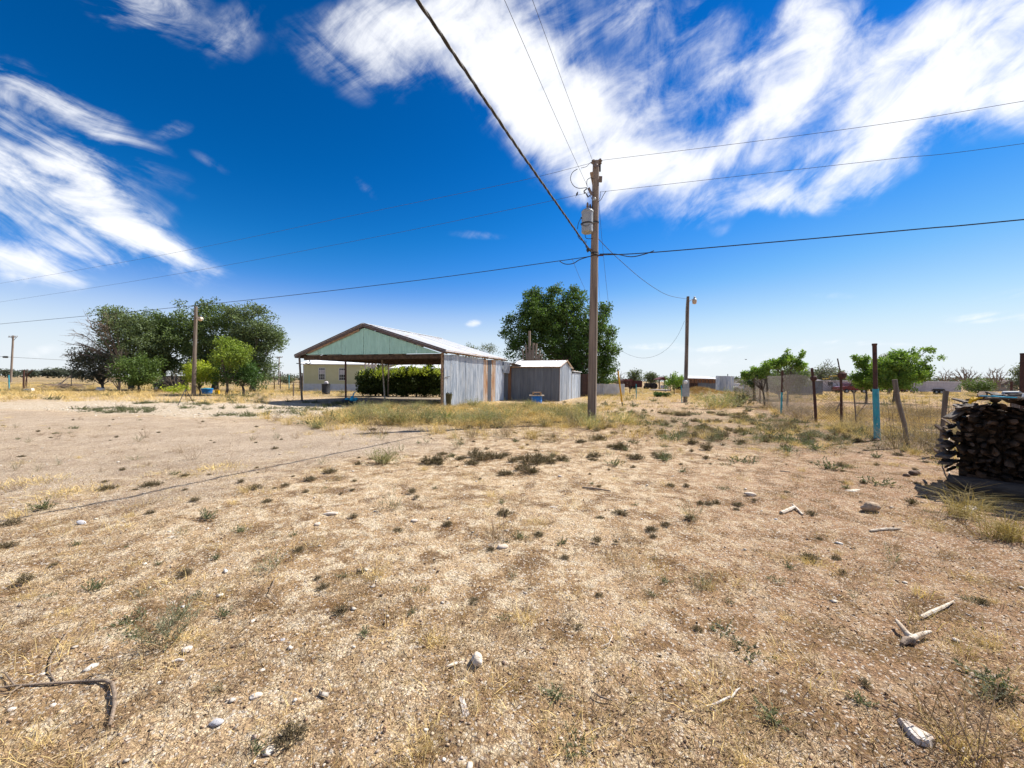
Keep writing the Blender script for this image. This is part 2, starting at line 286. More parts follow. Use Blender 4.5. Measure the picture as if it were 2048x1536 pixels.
# ------------------------------------------------------------------ mesh helpers
def WL(o):
    v = Vector(o.location)
    while o.parent: o = o.parent; v += Vector(o.location)
    return v
def link(o, parent=None):
    COL.objects.link(o)
    if parent is not None: o.parent = parent
    return o
def tag(o, label=None, cat=None, group=None, kind=None):
    if label: o['label'] = label
    if cat: o['category'] = cat
    if group: o['group'] = group
    if kind: o['kind'] = kind
    return o
def thing(name, label, cat, loc=(0, 0, 0), group=None):
    o = bpy.data.objects.new(name, None); COL.objects.link(o); o.location = loc; o.empty_display_size = .2
    return tag(o, label, cat, group)
class MB:
    def __init__(s, M_=None): s.v = []; s.f = []; s.M = M_ or Matrix.Identity(4)
    def add(s, vs, fs):
        k = len(s.v); s.v += [s.M @ Vector(p) for p in vs]; s.f += [[i + k for i in f] for f in fs]; return s
    def box(s, x0, x1, y0, y1, z0, z1):
        return s.add([(x0,y0,z0),(x1,y0,z0),(x1,y1,z0),(x0,y1,z0),(x0,y0,z1),(x1,y0,z1),(x1,y1,z1),(x0,y1,z1)],
                     [(0,3,2,1),(4,5,6,7),(0,1,5,4),(1,2,6,5),(2,3,7,6),(3,0,4,7)])
    def bar(s, p, q, w, h, up=(0, 0, 1)):
        p = Vector(p); q = Vector(q); d = (q - p).normalized(); a = d.cross(Vector(up))
        if a.length < 1e-4: a = d.cross(Vector((0, 1, 0)))
        a.normalize(); b = a.cross(d).normalized(); a *= w / 2; b *= h / 2
        return s.add([p-a-b,p+a-b,p+a+b,p-a+b,q-a-b,q+a-b,q+a+b,q-a+b],[(0,3,2,1),(4,5,6,7),(0,1,5,4),(1,2,6,5),(2,3,7,6),(3,0,4,7)])
    def tube(s, pts, r, n=6, cap=True):
        pts = [Vector(p) for p in pts]; rs = r if isinstance(r, (list, tuple)) else [r] * len(pts)
        vs = []; fs = []; ref = None
        for i, p in enumerate(pts):
            d = (pts[min(i+1, len(pts)-1)] - pts[max(i-1, 0)]).normalized()
            if ref is None: ref = d.cross(Vector((0, 0, 1)) if abs(d.z) < .9 else Vector((1, 0, 0)))
            a = ref - d * ref.dot(d); a.normalize(); b = d.cross(a); ref = a
            for k in range(n):
                t = 2 * math.pi * k / n; vs.append(p + (a * math.cos(t) + b * math.sin(t)) * rs[i])
        for i in range(len(pts) - 1):
            for k in range(n): fs.append((i*n+k, i*n+(k+1)%n, (i+1)*n+(k+1)%n, (i+1)*n+k))
        if cap and n > 2: fs += [tuple(range(n))[::-1], tuple(range((len(pts)-1)*n, len(pts)*n))]
        return s.add(vs, fs)
    def lathe(s, prof, c, n=12, axis=None):
        c = Vector(c); vs = []; fs = []; Q = Matrix.Identity(3) if axis is None else Vector(axis).to_track_quat('Z', 'Y').to_matrix()
        for (r, z) in prof:
            for k in range(n):
                t = 2*math.pi*k/n; vs.append(c + Q @ Vector((r*math.cos(t), r*math.sin(t), z)))
        for i in range(len(prof)-1):
            for k in range(n): fs.append((i*n+k, i*n+(k+1)%n, (i+1)*n+(k+1)%n, (i+1)*n+k))
        fs += [tuple(range(n))[::-1], tuple(range((len(prof)-1)*n, len(prof)*n))]
        return s.add(vs, fs)
    def prism(s, poly, vec):
        n = len(poly); vec = Vector(vec); a = [Vector(p) for p in poly]
        return s.add(a + [p + vec for p in a], [tuple(range(n))[::-1], tuple(range(n, 2*n))] + [(i, (i+1)%n, n+(i+1)%n, n+i) for i in range(n)])
    def build(s, name, mat, parent=None, loc=None, smooth=False):
        off = WL(parent) if parent is not None else Vector(loc if loc is not None else (0, 0, 0))
        me = bpy.data.meshes.new(name); me.from_pydata([tuple(p - off) for p in s.v], [], s.f); me.materials.append(mat)
        if smooth:
            me.polygons.foreach_set('use_smooth', [True] * len(me.polygons))
            try: me.set_sharp_from_angle(angle=R(40))
            except Exception: pass
        o = bpy.data.objects.new(name, me); link(o, parent)
        if parent is None: o.location = off
        return o
def npmesh(name, V, F, mat, col=None, parent=None, loc=(0, 0, 0), smooth=False):
    k = F.shape[1]; off = np.array(WL(parent) if parent is not None else loc)
    me = bpy.data.meshes.new(name); me.vertices.add(len(V)); me.vertices.foreach_set('co', (V - off).astype(np.float32).ravel())
    me.loops.add(F.size); me.loops.foreach_set('vertex_index', F.astype(np.int32).ravel())
    me.polygons.add(len(F)); me.polygons.foreach_set('loop_start', np.arange(0, F.size, k, dtype=np.int32)); me.polygons.foreach_set('loop_total', np.full(len(F), k, np.int32))
    if smooth: me.polygons.foreach_set('use_smooth', np.ones(len(F), bool))
    me.update(calc_edges=True)
    if col is not None:
        a = me.attributes.new('col', 'FLOAT_COLOR', 'POINT'); c = np.ones((len(V), 4), np.float32); c[:, :3] = col; a.data.foreach_set('color', c.ravel())
    me.materials.append(mat); o = bpy.data.objects.new(name, me); link(o, parent)
    if parent is None: o.location = loc
    return o
def unit(v): return v / (np.linalg.norm(v, axis=-1, keepdims=True) + 1e-9)
def rdirs(n): return unit(rng.normal(size=(n, 3)))

# ------------------------------------------------------------------ ground
XR_Y = [1, 4, 5.3, 7.5, 11.6, 14, 30]; XR_X = [-9, -6.3, -5.3, -4.2, -1.2, -1.0, -1.0]
def zones(x, y):
    x = np.asarray(x, float); y = np.asarray(y, float); n = (fbm(x / 2.2, y / 2.2, 4, 2) - .5)
    yu = np.interp(x, [-60, -25, -7.5, -2, 1], [24, 19, 14.4, 13.2, 12.4]) + n * 3.0
    drive = .8 * sst(-1.6, 1.8, np.interp(y, XR_Y, XR_X) - x + n * 6.5) * sst(-.6, .9, yu - y) * (.72 + .5 * fbm(x / 3.1, y / 1.7, 3, 4)) * sst(.2, 2.5, y)
    chalk = 1.15 * sst(-.3, .6, y - yu) * sst(0, 6, 30 - y) * sst(-1, 2, -3.0 - x + n * 6) * sst(0, 8, x + 34)
    field = sst(27, 42, y + n * 12 + np.abs(x) * .05)
    red = sst(-.05, .75, x / (np.abs(y) + 2.0) + n * .5) * sst(0, 1, y + 1)
    grass = sst(.25, .9, sst(11, 15.5, y - n * 5) * sst(27, 23, y) * sst(-9.5, -6.5, x) * sst(5.5, 2.0, x) + n * 1.3)
    green = sst(.3, .8, sst(8, 11, y) * sst(26, 17, y) * sst(3.0, 6.0, x) * sst(15, 11, x) + n * 1.3) * .9
    litter = sst(.47, .60, fbm(x / .55 + 3, y / .55, 4, 3) + .10 * sst(5, 1, y) - .05 * drive)
    return drive, chalk, field, red, grass, green, litter
def ground():
    thin = np.linspace(-math.tan(R(60)), math.tan(R(60)), 640); ang = np.arctan(thin)
    rest = np.linspace(R(60), R(300), 66)[1:-1]; ang = np.concatenate([ang, rest]); na = len(ang)
    rad = [0.45]
    while rad[-1] < 6000:
        r = rad[-1]; rad.append(r * (1.05 if r < 1.3 else 1.0068 if r < 9 else 1.014 if r < 20 else 1.03 if r < 60 else 1.12))
    rad = np.array(rad); nr = len(rad)
    A, RR = np.meshgrid(ang, rad); X = np.sin(A) * RR; Y = np.cos(A) * RR
    Z = gh(X, Y, True); V = np.stack([X.ravel(), Y.ravel(), Z.ravel()], 1)
    i = np.arange(nr - 1)[:, None] * na; j = np.arange(na)[None, :]; j2 = (j + 1) % na
    F = np.stack([i + j, i + na + j, i + na + j2, i + j2], -1).reshape(-1, 4)[:, ::-1]
    V = np.vstack([V, [[0, 0, float(Z[0].mean())]]]); 
    m = new_mat('dry_sandy_soil'); b = NB(m); out = b.n('ShaderNodeOutputMaterial'); pr = b.n('ShaderNodeBsdfPrincipled'); b.l(pr.outputs[0], out.inputs[0])
    tc = b.n('ShaderNodeTexCoord'); v = tc.outputs['Object']
    a1 = b.n('ShaderNodeAttribute', attribute_name='za'); a2 = b.n('ShaderNodeAttribute', attribute_name='zb'); s1 = b.n('ShaderNodeSeparateColor'); s2 = b.n('ShaderNodeSeparateColor')
    b.l(a1.outputs['Color'], s1.inputs[0]); b.l(a2.outputs['Color'], s2.inputs[0]); drive, chalk, field = s1.outputs; red, grass, green = s2.outputs
    n_big = b.noise(v, .9, 5, .6); n_mid = b.noise(v, 5.5, 6, .65); n_fin = b.noise(v, 34, 5, .7); n_gr = b.noise(v, 150, 3, .7)
    soil = b.mix(b.mr(n_big, .42, .58), (.76, .57, .355), (.57, .40, .225))
    soil = b.mix(b.m('MULTIPLY', red, .75), soil, (.46, .275, .165))
    crust = b.mix(b.mr(n_mid, .47, .58), soil, (.93, .78, .55)); soil = b.mix(b.m('SUBTRACT', 1., b.m('MULTIPLY', red, .7)), soil, crust)
    lit = b.mr(b.m('ADD', b.m('MULTIPLY', b.noise(v, 2.3, 7, .68, .4), .75), b.m('MULTIPLY', n_fin, .25)), .50, .58)
    litc = b.mix(b.mr(n_fin, .4, .6), (.15, .08, .035), (.33, .205, .09))
    soil = b.mix(b.m('MULTIPLY', lit, .86), soil, litc)
    dr = b.mix(b.mr(n_big, .35, .65), (.66, .55, .425), (.53, .435, .33)); soil = b.mix(drive, soil, dr)
    ch = b.mix(b.mr(n_mid, .42, .58), (.84, .76, .62), (.64, .52, .36)); soil = b.mix(b.m('MULTIPLY', chalk, .85), soil, ch)
    gr = b.mix(b.mr(b.noise(v, 1.6, 5, .6), .4, .6), (.46, .32, .14), (.36, .25, .12)); soil = b.mix(b.m('MULTIPLY', grass, .75), soil, gr)
    gn = b.mix(b.mr(b.noise(v, 3.2, 5, .65), .45, .55), (.40, .27, .16), (.16, .15, .085)); soil = b.mix(b.m('MULTIPLY', green, .6), soil, gn)
    # open field: straw with olive bands
    fs = b.n('ShaderNodeMapping'); b.l(v, fs.inputs[0]); fs.inputs['Scale'].default_value = (.25, 1, 1)
    fld = b.mix(b.mr(b.noise(fs.outputs[0], .11, 7, .65), .44, .58), (.43, .30, .135), (.235, .195, .075)); fld = b.mix(b.m('MULTIPLY', red, .5), fld, (.42, .25, .13))
    fld = b.mix(b.mr(n_big, .5, .7), fld, (.50, .37, .20)); soil = b.mix(field, soil, fld)
    # grains and small dark specks
    vo = b.n('ShaderNodeTexVoronoi'); vo.inputs['Scale'].default_value = 85; b.l(v, vo.inputs['Vector'])
    gcol = b.mix(b.mr(vo.outputs['Distance'], .0, .55), (1.25, 1.25, 1.25), (.48, .43, .38)); soil = b.mix(.8, soil, gcol, 'MULTIPLY')
    sp = b.n('ShaderNodeSeparateColor'); b.l(vo.outputs['Color'], sp.inputs[0])
    soil = b.mix(b.m('MULTIPLY', b.mr(sp.outputs[0], .80, .84), .62), soil, (.17, .105, .075))
    soil = b.mix(b.m('MULTIPLY', b.mr(sp.outputs[1], .88, .91), .7), soil, (.70, .62, .52))
    v2 = b.n('ShaderNodeTexVoronoi'); v2.inputs['Scale'].default_value = 26; b.l(v, v2.inputs['Vector']); s3 = b.n('ShaderNodeSeparateColor'); b.l(v2.outputs['Color'], s3.inputs[0])
    spot = b.m('MULTIPLY', b.mr(s3.outputs[0], .86, .9), b.mr(v2.outputs['Distance'], .42, .25)); soil = b.mix(b.m('MULTIPLY', spot, .6), soil, (.26, .18, .12))
    b.l(soil, pr.inputs['Base Color']); pr.inputs['Roughness'].default_value = .95; pr.inputs['Specular IOR Level'].default_value = .1
    # shrinkage cracks plus lumps in the relief
    cr = b.n('ShaderNodeTexVoronoi', feature='DISTANCE_TO_EDGE'); cr.inputs['Scale'].default_value = 11
    wa = b.n('ShaderNodeVectorMath', operation='ADD'); b.l(v, wa.inputs[0]); nz = b.n('ShaderNodeTexNoise'); nz.inputs['Scale'].default_value = 9; b.l(v, nz.inputs['Vector'])
    sc = b.n('ShaderNodeVectorMath', operation='SCALE'); b.l(nz.outputs['Color'], sc.inputs[0]); sc.inputs['Scale'].default_value = .12; b.l(sc.outputs[0], wa.inputs[1]); b.l(wa.outputs[0], cr.inputs['Vector'])
    crk = b.mr(cr.outputs['Distance'], .0, .05)
    h = b.m('ADD', b.m('MULTIPLY', b.noise(v, 16, 6, .72), .045), b.m('MULTIPLY', n_gr, .008))
    h = b.m('ADD', h, b.m('MULTIPLY', crk, .004)); h = b.m('SUBTRACT', h, b.m('MULTIPLY', vo.outputs['Distance'], .006))
    h = b.m('ADD', h, b.m('MULTIPLY', b.noise(v, 55, 4, .7), .018))
    bp = b.n('ShaderNodeBump'); bp.inputs['Strength'].default_value = 1.0; bp.inputs['Distance'].default_value = 1.0; b.l(h, bp.inputs['Height']); b.l(bp.outputs[0], pr.inputs['Normal'])
    o = npmesh('ground', V, F, m, smooth=True)
    z = zones(V[:, 0], V[:, 1]); me = o.data
    for nm, ch3 in (('za', z[:3]), ('zb', z[3:6])):
        a = me.attributes.new(nm, 'FLOAT_COLOR', 'POINT'); c = np.ones((len(V), 4), np.float32)
        for q in range(3): c[:, q] = ch3[q]
        a.data.foreach_set('color', c.ravel())
    tag(o, kind='structure')
ground()

# ------------------------------------------------------------------ carport
TH = R(21.5); DX, DY = math.sin(TH), math.cos(TH)
def frame(x, y, th=TH):
    c, s = math.cos(th), math.sin(th)
    return Matrix(((c, s, 0, x), (-s, c, 0, y), (0, 0, 1, 0), (0, 0, 0, 1)))
def sheet(name, mat, parent, Mx, p0, a, w, up, nrm, pitch=.085, amp=.014, top=0., phase=0., thick=.003, label=None):
    """one corrugated sheet: p0 lower corner, a width direction, up = height vector, nrm outward"""
    p0 = Vector(p0); a = Vector(a).normalized(); up = Vector(up); nrm = Vector(nrm).normalized(); mb = MB(Mx)
    n = max(4, int(w / pitch) * 4); vs = []; fs = []
    for i in range(n + 1):
        t = i / n; off = math.sin(2 * math.pi * (t * w / pitch + phase)) * amp
        q = p0 + a * (w * t) + nrm * off; tp = top * t
        vs += [q, q + up + Vector((0, 0, tp)), q - nrm * thick, q + up + Vector((0, 0, tp)) - nrm * thick]
    for i in range(n):
        k = i * 4; fs += [(k, k+4, k+5, k+1), (k+2, k+3, k+7, k+6), (k+1, k+5, k+7, k+3), (k, k+2, k+6, k+4)]
    fs += [(0, 1, 3, 2), (n*4, n*4+2, n*4+3, n*4+1)]
    mb.add(vs, fs); o = mb.build(name, mat, parent)
    if label: o['label'] = label
    return o
def carport():
    ox, oy = -14.12, 26.9; Mc = frame(ox, oy); W = 10.95; D = 8.9; EV = 3.22; PK = 4.93; PX = 5.25
    root = thing('open_carport', 'open gabled carport with faded teal gable end and corrugated side wall', 'carport', (ox, oy, 0))
    def top(x): return EV + (PK - EV) * (x / PX if x < PX else (W - x) / (W - PX))
    # gable boards: grooved panels, one object each
    xs = [.35, 1.45, 2.5, 3.45, 4.35, 5.2, 6.1, 7.2, 8.1, 9.1, 10.1, W - .04]
    for i in range(len(xs) - 1):
        x0, x1 = xs[i] + .006, xs[i+1] - .006; mb = MB(Mc); n = 6; yb = -.02 + (.012 if i % 2 else 0) ; zb = EV - .10 + (.03 if i < 3 else 0) - (.02 * i / 10)
        cols = [x0 + (x1 - x0) * k / n for k in range(n + 1)]
        for k in range(n):
            a, c = cols[k] + .004, cols[k+1] - .004
            if a < PX < c: poly = [(a, yb, zb), (c, yb, zb), (c, yb, top(c) - .17), (PX, yb, PK - .17), (a, yb, top(a) - .17)]
            else: poly = [(a, yb, zb), (c, yb, zb), (c, yb, max(zb + .02, top(c) - .17)), (a, yb, max(zb + .02, top(a) - .17))]
            mb.prism(poly, (0, .018, 0)).prism([(p[0], p[1] + .006, p[2]) for p in poly[:2]] + [(poly[1][0] + .009, yb + .006, poly[2][2]), (poly[0][0], yb + .006, poly[-1][2])], (0, .01, 0))
        mb.build('gable_panel', M['teal'], root)
    # fascia boards
    MB(Mc).bar((-.55, -.12, top(-.55) + .02), (PX, -.12, PK + .02), .05, .24).build('fascia_board', M['fascia'], root)
    MB(Mc).bar((PX, -.12, PK + .02), (W + .22, -.12, top(W + .22) + .02), .05, .24).build('fascia_board', M['fascia'], root)
    MB(Mc).bar((.6, -.07, top(.6) - .16), (4.9, -.07, PK - .30), .04, .12).build('rafter', M['beamlight'], root)
    MB(Mc).bar((W + .16, -.1, EV - .03), (W + .16, D + .15, EV - .06), .05, .17).build('eave_board', M['beamlight'], root)
    MB(Mc).bar((-.5, -.1, EV - .2), (-.5, D + .15, EV - .2), .05, .15).build('eave_board', M['fascia'], root)
    # beams and joists
    MB(Mc).box(.1, W - .1, .05, .16, EV - .42, EV - .14).build('front_beam', M['beam'], root)
    MB(Mc).box(.0, W - .1, D - .16, D - .04, EV - .40, EV - .12).build('rear_beam', M['beam'], root)
    MB(Mc).box(.0, .12, .17, D - .17, EV - .36, EV - .12).build('side_beam', M['beam'], root)
    for k in range(1, 6):
        y = k * D / 6; MB(Mc).box(.13, W - .12, y - .03, y + .03, EV - .30, EV - .13).build('tie_beam', M['beam'], root)
    for k in range(0, 7):
        y = .25 + k * (D - .5) / 6
        MB(Mc).bar((-.4, y, top(-.4) - .08), (PX, y, PK - .08), .05, .12).bar((PX, y, PK - .08), (W + .1, y, top(W + .1) - .08), .05, .12).build('rafter', M['beam'], root)
    # roof sheets
    for side in (0, 1):
        n = 10; w = (D + .35) / n
        for i in range(n):
            y0 = -.16 + i * w; jz = rng.uniform(0, .035)
            if side == 0: p0 = (-.62, y0, top(-.62) + .035 + jz); up = Vector((PX, y0, PK + .05 + jz)) - Vector(p0)
            else: p0 = (W + .32, y0, top(W + .32) + .035 + jz); up = Vector((PX, y0, PK + .05 + jz)) - Vector(p0)
            nr = Vector((-.3, 0, 1)) if side == 0 else Vector((.3, 0, 1))
            sheet('roof_sheet', M['roof'], root, Mc, p0, (0, 1, 0), w + .03, up, nr, .12, .014, 0, rng.random(), label='rust streaked roof sheet' if (side and i in (1, 2)) else None)
    MB(Mc).bar((PX, -.18, PK + .09), (PX, D + .2, PK + .09), .26, .03).build('ridge_cap', M['roof'], root)
    # posts
    def post(x, y, h, lean, r, mat, lab):
        o = MB(Mc).tube([(x, y, -.1), (x + lean, y, h)], r, 8).build('post', mat, root); o['label'] = lab
    post(.02, 0, EV - .15, -.28, .065, M['polegrey'], 'leaning grey corner post'); post(3.95, 3.6, EV - .2, -.3, .055, M['bleached'], 'pale leaning inner post')
    post(3.6, 0.2, EV - .2, -.05, .06, M['rustpost'], 'rusty brown steel post'); post(8.1, D - .1, EV - .2, .0, .05, M['darkmetal'], 'thin dark rear post')
    post(.05, D - .1, EV - .2, 0, .06, M['polegrey'], 'grey rear corner post')
    MB(Mc).box(W - .14, W - .01, -.04, .08, 0, EV - .1).build('corner_post', M['beamlight'], root)
    # hook bracket
    MB(Mc).tube([(.55, .1, EV - .42), (.62, .1, EV - .62), (.5, .1, EV - .7), (.2, .1, EV - .62)], .03, 6).build('bracket', M['darkmetal'], root)
    # corrugated right-hand wall
    seq = [(.75, 'galv'), (.75, 'galv'), (.95, 'galv'), (.9, 'galv'), (.75, 'galv'), (.85, 'galv'), (.62, 'galvrust'), (.62, 'galvdark'), (.66, 'galvrust'), (.75, 'galv'), (.8, 'galv')]
    y = .02; tot = sum(s[0] for s in seq); f = (D - .05) / tot
    for i, (w, mt) in enumerate(seq):
        w *= f
        o = sheet('wall_sheet', M[mt], root, Mc, (W + .03 + .006 * (i % 2), y, -.1), (0, 1, 0), w + .02, (rng.uniform(-.01, .03), 0, EV - .06 + rng.uniform(-.05, .02)), (1, 0, 0), .085, .013, 0, rng.random())
        if mt == 'galvrust': o['label'] = 'rust streaked wall sheet'
        y += w
    # wall girts
    for z in (.9, 1.9, 2.9): MB(Mc).box(W - .09, W - .01, .1, D - .1, z, z + .09).build('girt', M['beam'], root)
    MB(Mc).bar((W + .075, .10, 1.72), (W + .10, .55, 1.78), .03, .03).build('wall_bracket', M['darkmetal'], root)
    # broken sheet at the far corner
    sheet('wall_sheet', M['galv'], root, Mc, (W + .12, D - .4, 2.15), (.3, 1, -.05), .8, (.1, 0, .85), (1, -.3, 0), .085, .013, 0, .3)['label'] = 'bent loose wall sheet'
    # concrete strip
    MB(Mc).box(-.5, W + .1, -.5, D, -.3, .03).build('concrete_slab', M['concrete'], root)
carport()

# ------------------------------------------------------------------ tin shed, lean-to and rear annex
def shed():
    ox, oy = -.03, 31.9; th = R(20.0); Ms = frame(ox, oy, th); W = 3.86; D = 4.5; EV = 2.66; PK = 3.12
    root = thing('tin_shed', 'small corrugated tin shed with pale gabled roof behind the utility pole', 'shed', (ox, oy, 0))
    n = 6; w = W / n
    for i in range(n): sheet('wall_sheet', M['galvdark'], root, Ms, (i * w, .01 * (i % 2), -.1), (1, 0, 0), w + .02, (0, 0, EV + .06), (0, -1, 0), .08, .012, 0, rng.random())  # front wall takes the darkened sheet; its shade is in the colour
    n = 5; w = D / n
    for i in range(n):
        y0 = i * w; zt = lambda y: EV + (PK + .12 - EV) * (1 - abs(y - D / 2) / (D / 2))
        sheet('wall_sheet', M['galv'], root, Ms, (W + .012 * (i % 2), y0, -.1), (0, 1, 0), w + .015, (0, 0, zt(y0) + .1), (1, 0, 0), .08, .012, zt(y0 + w) - zt(y0), rng.random())
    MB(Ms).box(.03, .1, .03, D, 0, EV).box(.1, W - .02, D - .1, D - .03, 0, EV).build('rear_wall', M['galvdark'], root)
    for s in (0, 1):
        for i in range(5):
            w = (W + .3) / 5; x0 = -.15 + i * w
            p0 = (x0, -.22 if s == 0 else D + .22, EV + .0); up = Vector((x0, D / 2, PK + .14)) - Vector(p0)
            sheet('roof_sheet', M['roof'], root, Ms, p0, (1, 0, 0), w + .02, up, (0, -.2 if s == 0 else .2, 1), .1, .014, 0, rng.random())
    MB(Ms).bar((-.16, D / 2, PK + .17), (W + .18, D / 2, PK + .17), .2, .035).build('ridge_cap', M['rustsheet'], root)
    MB(Ms).bar((-.15, -.2, EV - .04), (W + .15, -.2, EV - .04), .05, .09).build('eave_board', M['beamlight'], root)
    MB(Ms).bar((W + .13, -.2, EV - .03), (W + .13, D / 2, PK + .10), .04, .10).bar((W + .13, D / 2, PK + .10), (W + .13, D + .2, EV - .03), .04, .10).build('barge_board', M['beamlight'], root)
    MB(Ms).box(-.08, .0, -.06, .02, 0, EV).box(W + .0, W + .05, -.03, .05, 0, EV - .05).build('corner_trim', M['fascia'], root)
    # annex
    r2 = thing('tin_annex', 'low flat roofed corrugated annex joined to the back of the tin shed', 'shed', Ms @ Vector((W, D, 0)))
    A = 3.9; h = 2.36
    for i in range(6):
        w = A / 6; sheet('wall_sheet', M['galv'], r2, Ms, (W + .06 + .012 * (i % 2), D + .08 + i * w, -.1), (0, 1, 0), w + .02, (0, 0, h + rng.uniform(-.03, .06)), (1, 0, 0), .08, .012, 0, rng.random())
    MB(Ms).box(W - .02, W + .04, D + .06, D + .2, 0, h).build('corner_trim', M['whitepaint'], r2)
    MB(Ms).box(W - 2.4, W + .2, D + .1, D + A + .15, h + .02, h + .09).build('roof_slab', M['roof'], r2)
    MB(Ms).box(W - 2.3, W + .02, D + A, D + A + .06, 0, h).box(W - 2.4, W - 2.3, D + .1, D + A, 0, h).build('rear_wall', M['galvdark'], r2)
    for k in range(7):
        x = W - .9 + .15 * k; MB(Ms).bar((x, D + .3 + .4 * k, h + .13), (x + rng.uniform(-.2, .3), D + .9 + .3 * k, h + .17), .09, .06).build('loose_board', M['beamlight'], r2)
    # lean-to between carport and shed
    r3 = thing('tin_lean_to', 'sagging rusty lean-to between the carport wall and the tin shed', 'shed', (-.9, 32.4, 0))
    a = Vector((-1.15, 31.3, 2.6)); bvec = Ms @ Vector((.35, 1.0, 2.72)); 
    L = (bvec - a); L.z = 0
    for i in range(3):
        f0 = i / 3; p0 = Vector((-1.0, 31.2, 0)) + Vector((1.02, .75, 0)) * f0
        sheet('wall_sheet', M['rustsheet' if i != 1 else 'galvdark'], r3, Matrix.Identity(4), (p0.x, p0.y, -.1), (1.02, .75, 0), .43, (0, 0, 2.72), (.6, -.8, 0), .08, .012, 0, rng.random())
    for i in range(3):
        p0 = Vector((-1.55 + .75 * i, 31.1 + .1 * i, 3.22 - .14 * i)); sheet('roof_sheet', M['roof'], r3, Matrix.Identity(4), p0, (1, .12, -.19), .8, (.35, 2.6, -.05), (.2, 0, 1), .1, .014, 0, rng.random())
    sheet('roof_sheet', M['roof'], r3, Matrix.Identity(4), (-.15, 31.2, 2.86), (.75, .1, .30), .85, (.3, 1.1, .1), (-.3, 0, 1), .1, .014, 0, .2)['label'] = 'curled up loose roof sheet'
    sheet('roof_sheet', M['galv'], r3, Matrix.Identity(4), (.12, 31.5, 2.85), (.28, .1, .52), .55, (.2, .5, .1), (-.3, 0, 1), .1, .014, 0, .2)['label'] = 'upright scrap of tin'
    MB().bar((-1.6, 31.15, 3.12), (.4, 31.35, 2.74), .06, .10).build('edge_beam', M['beam'], r3)
    return Ms
MSH = shed()

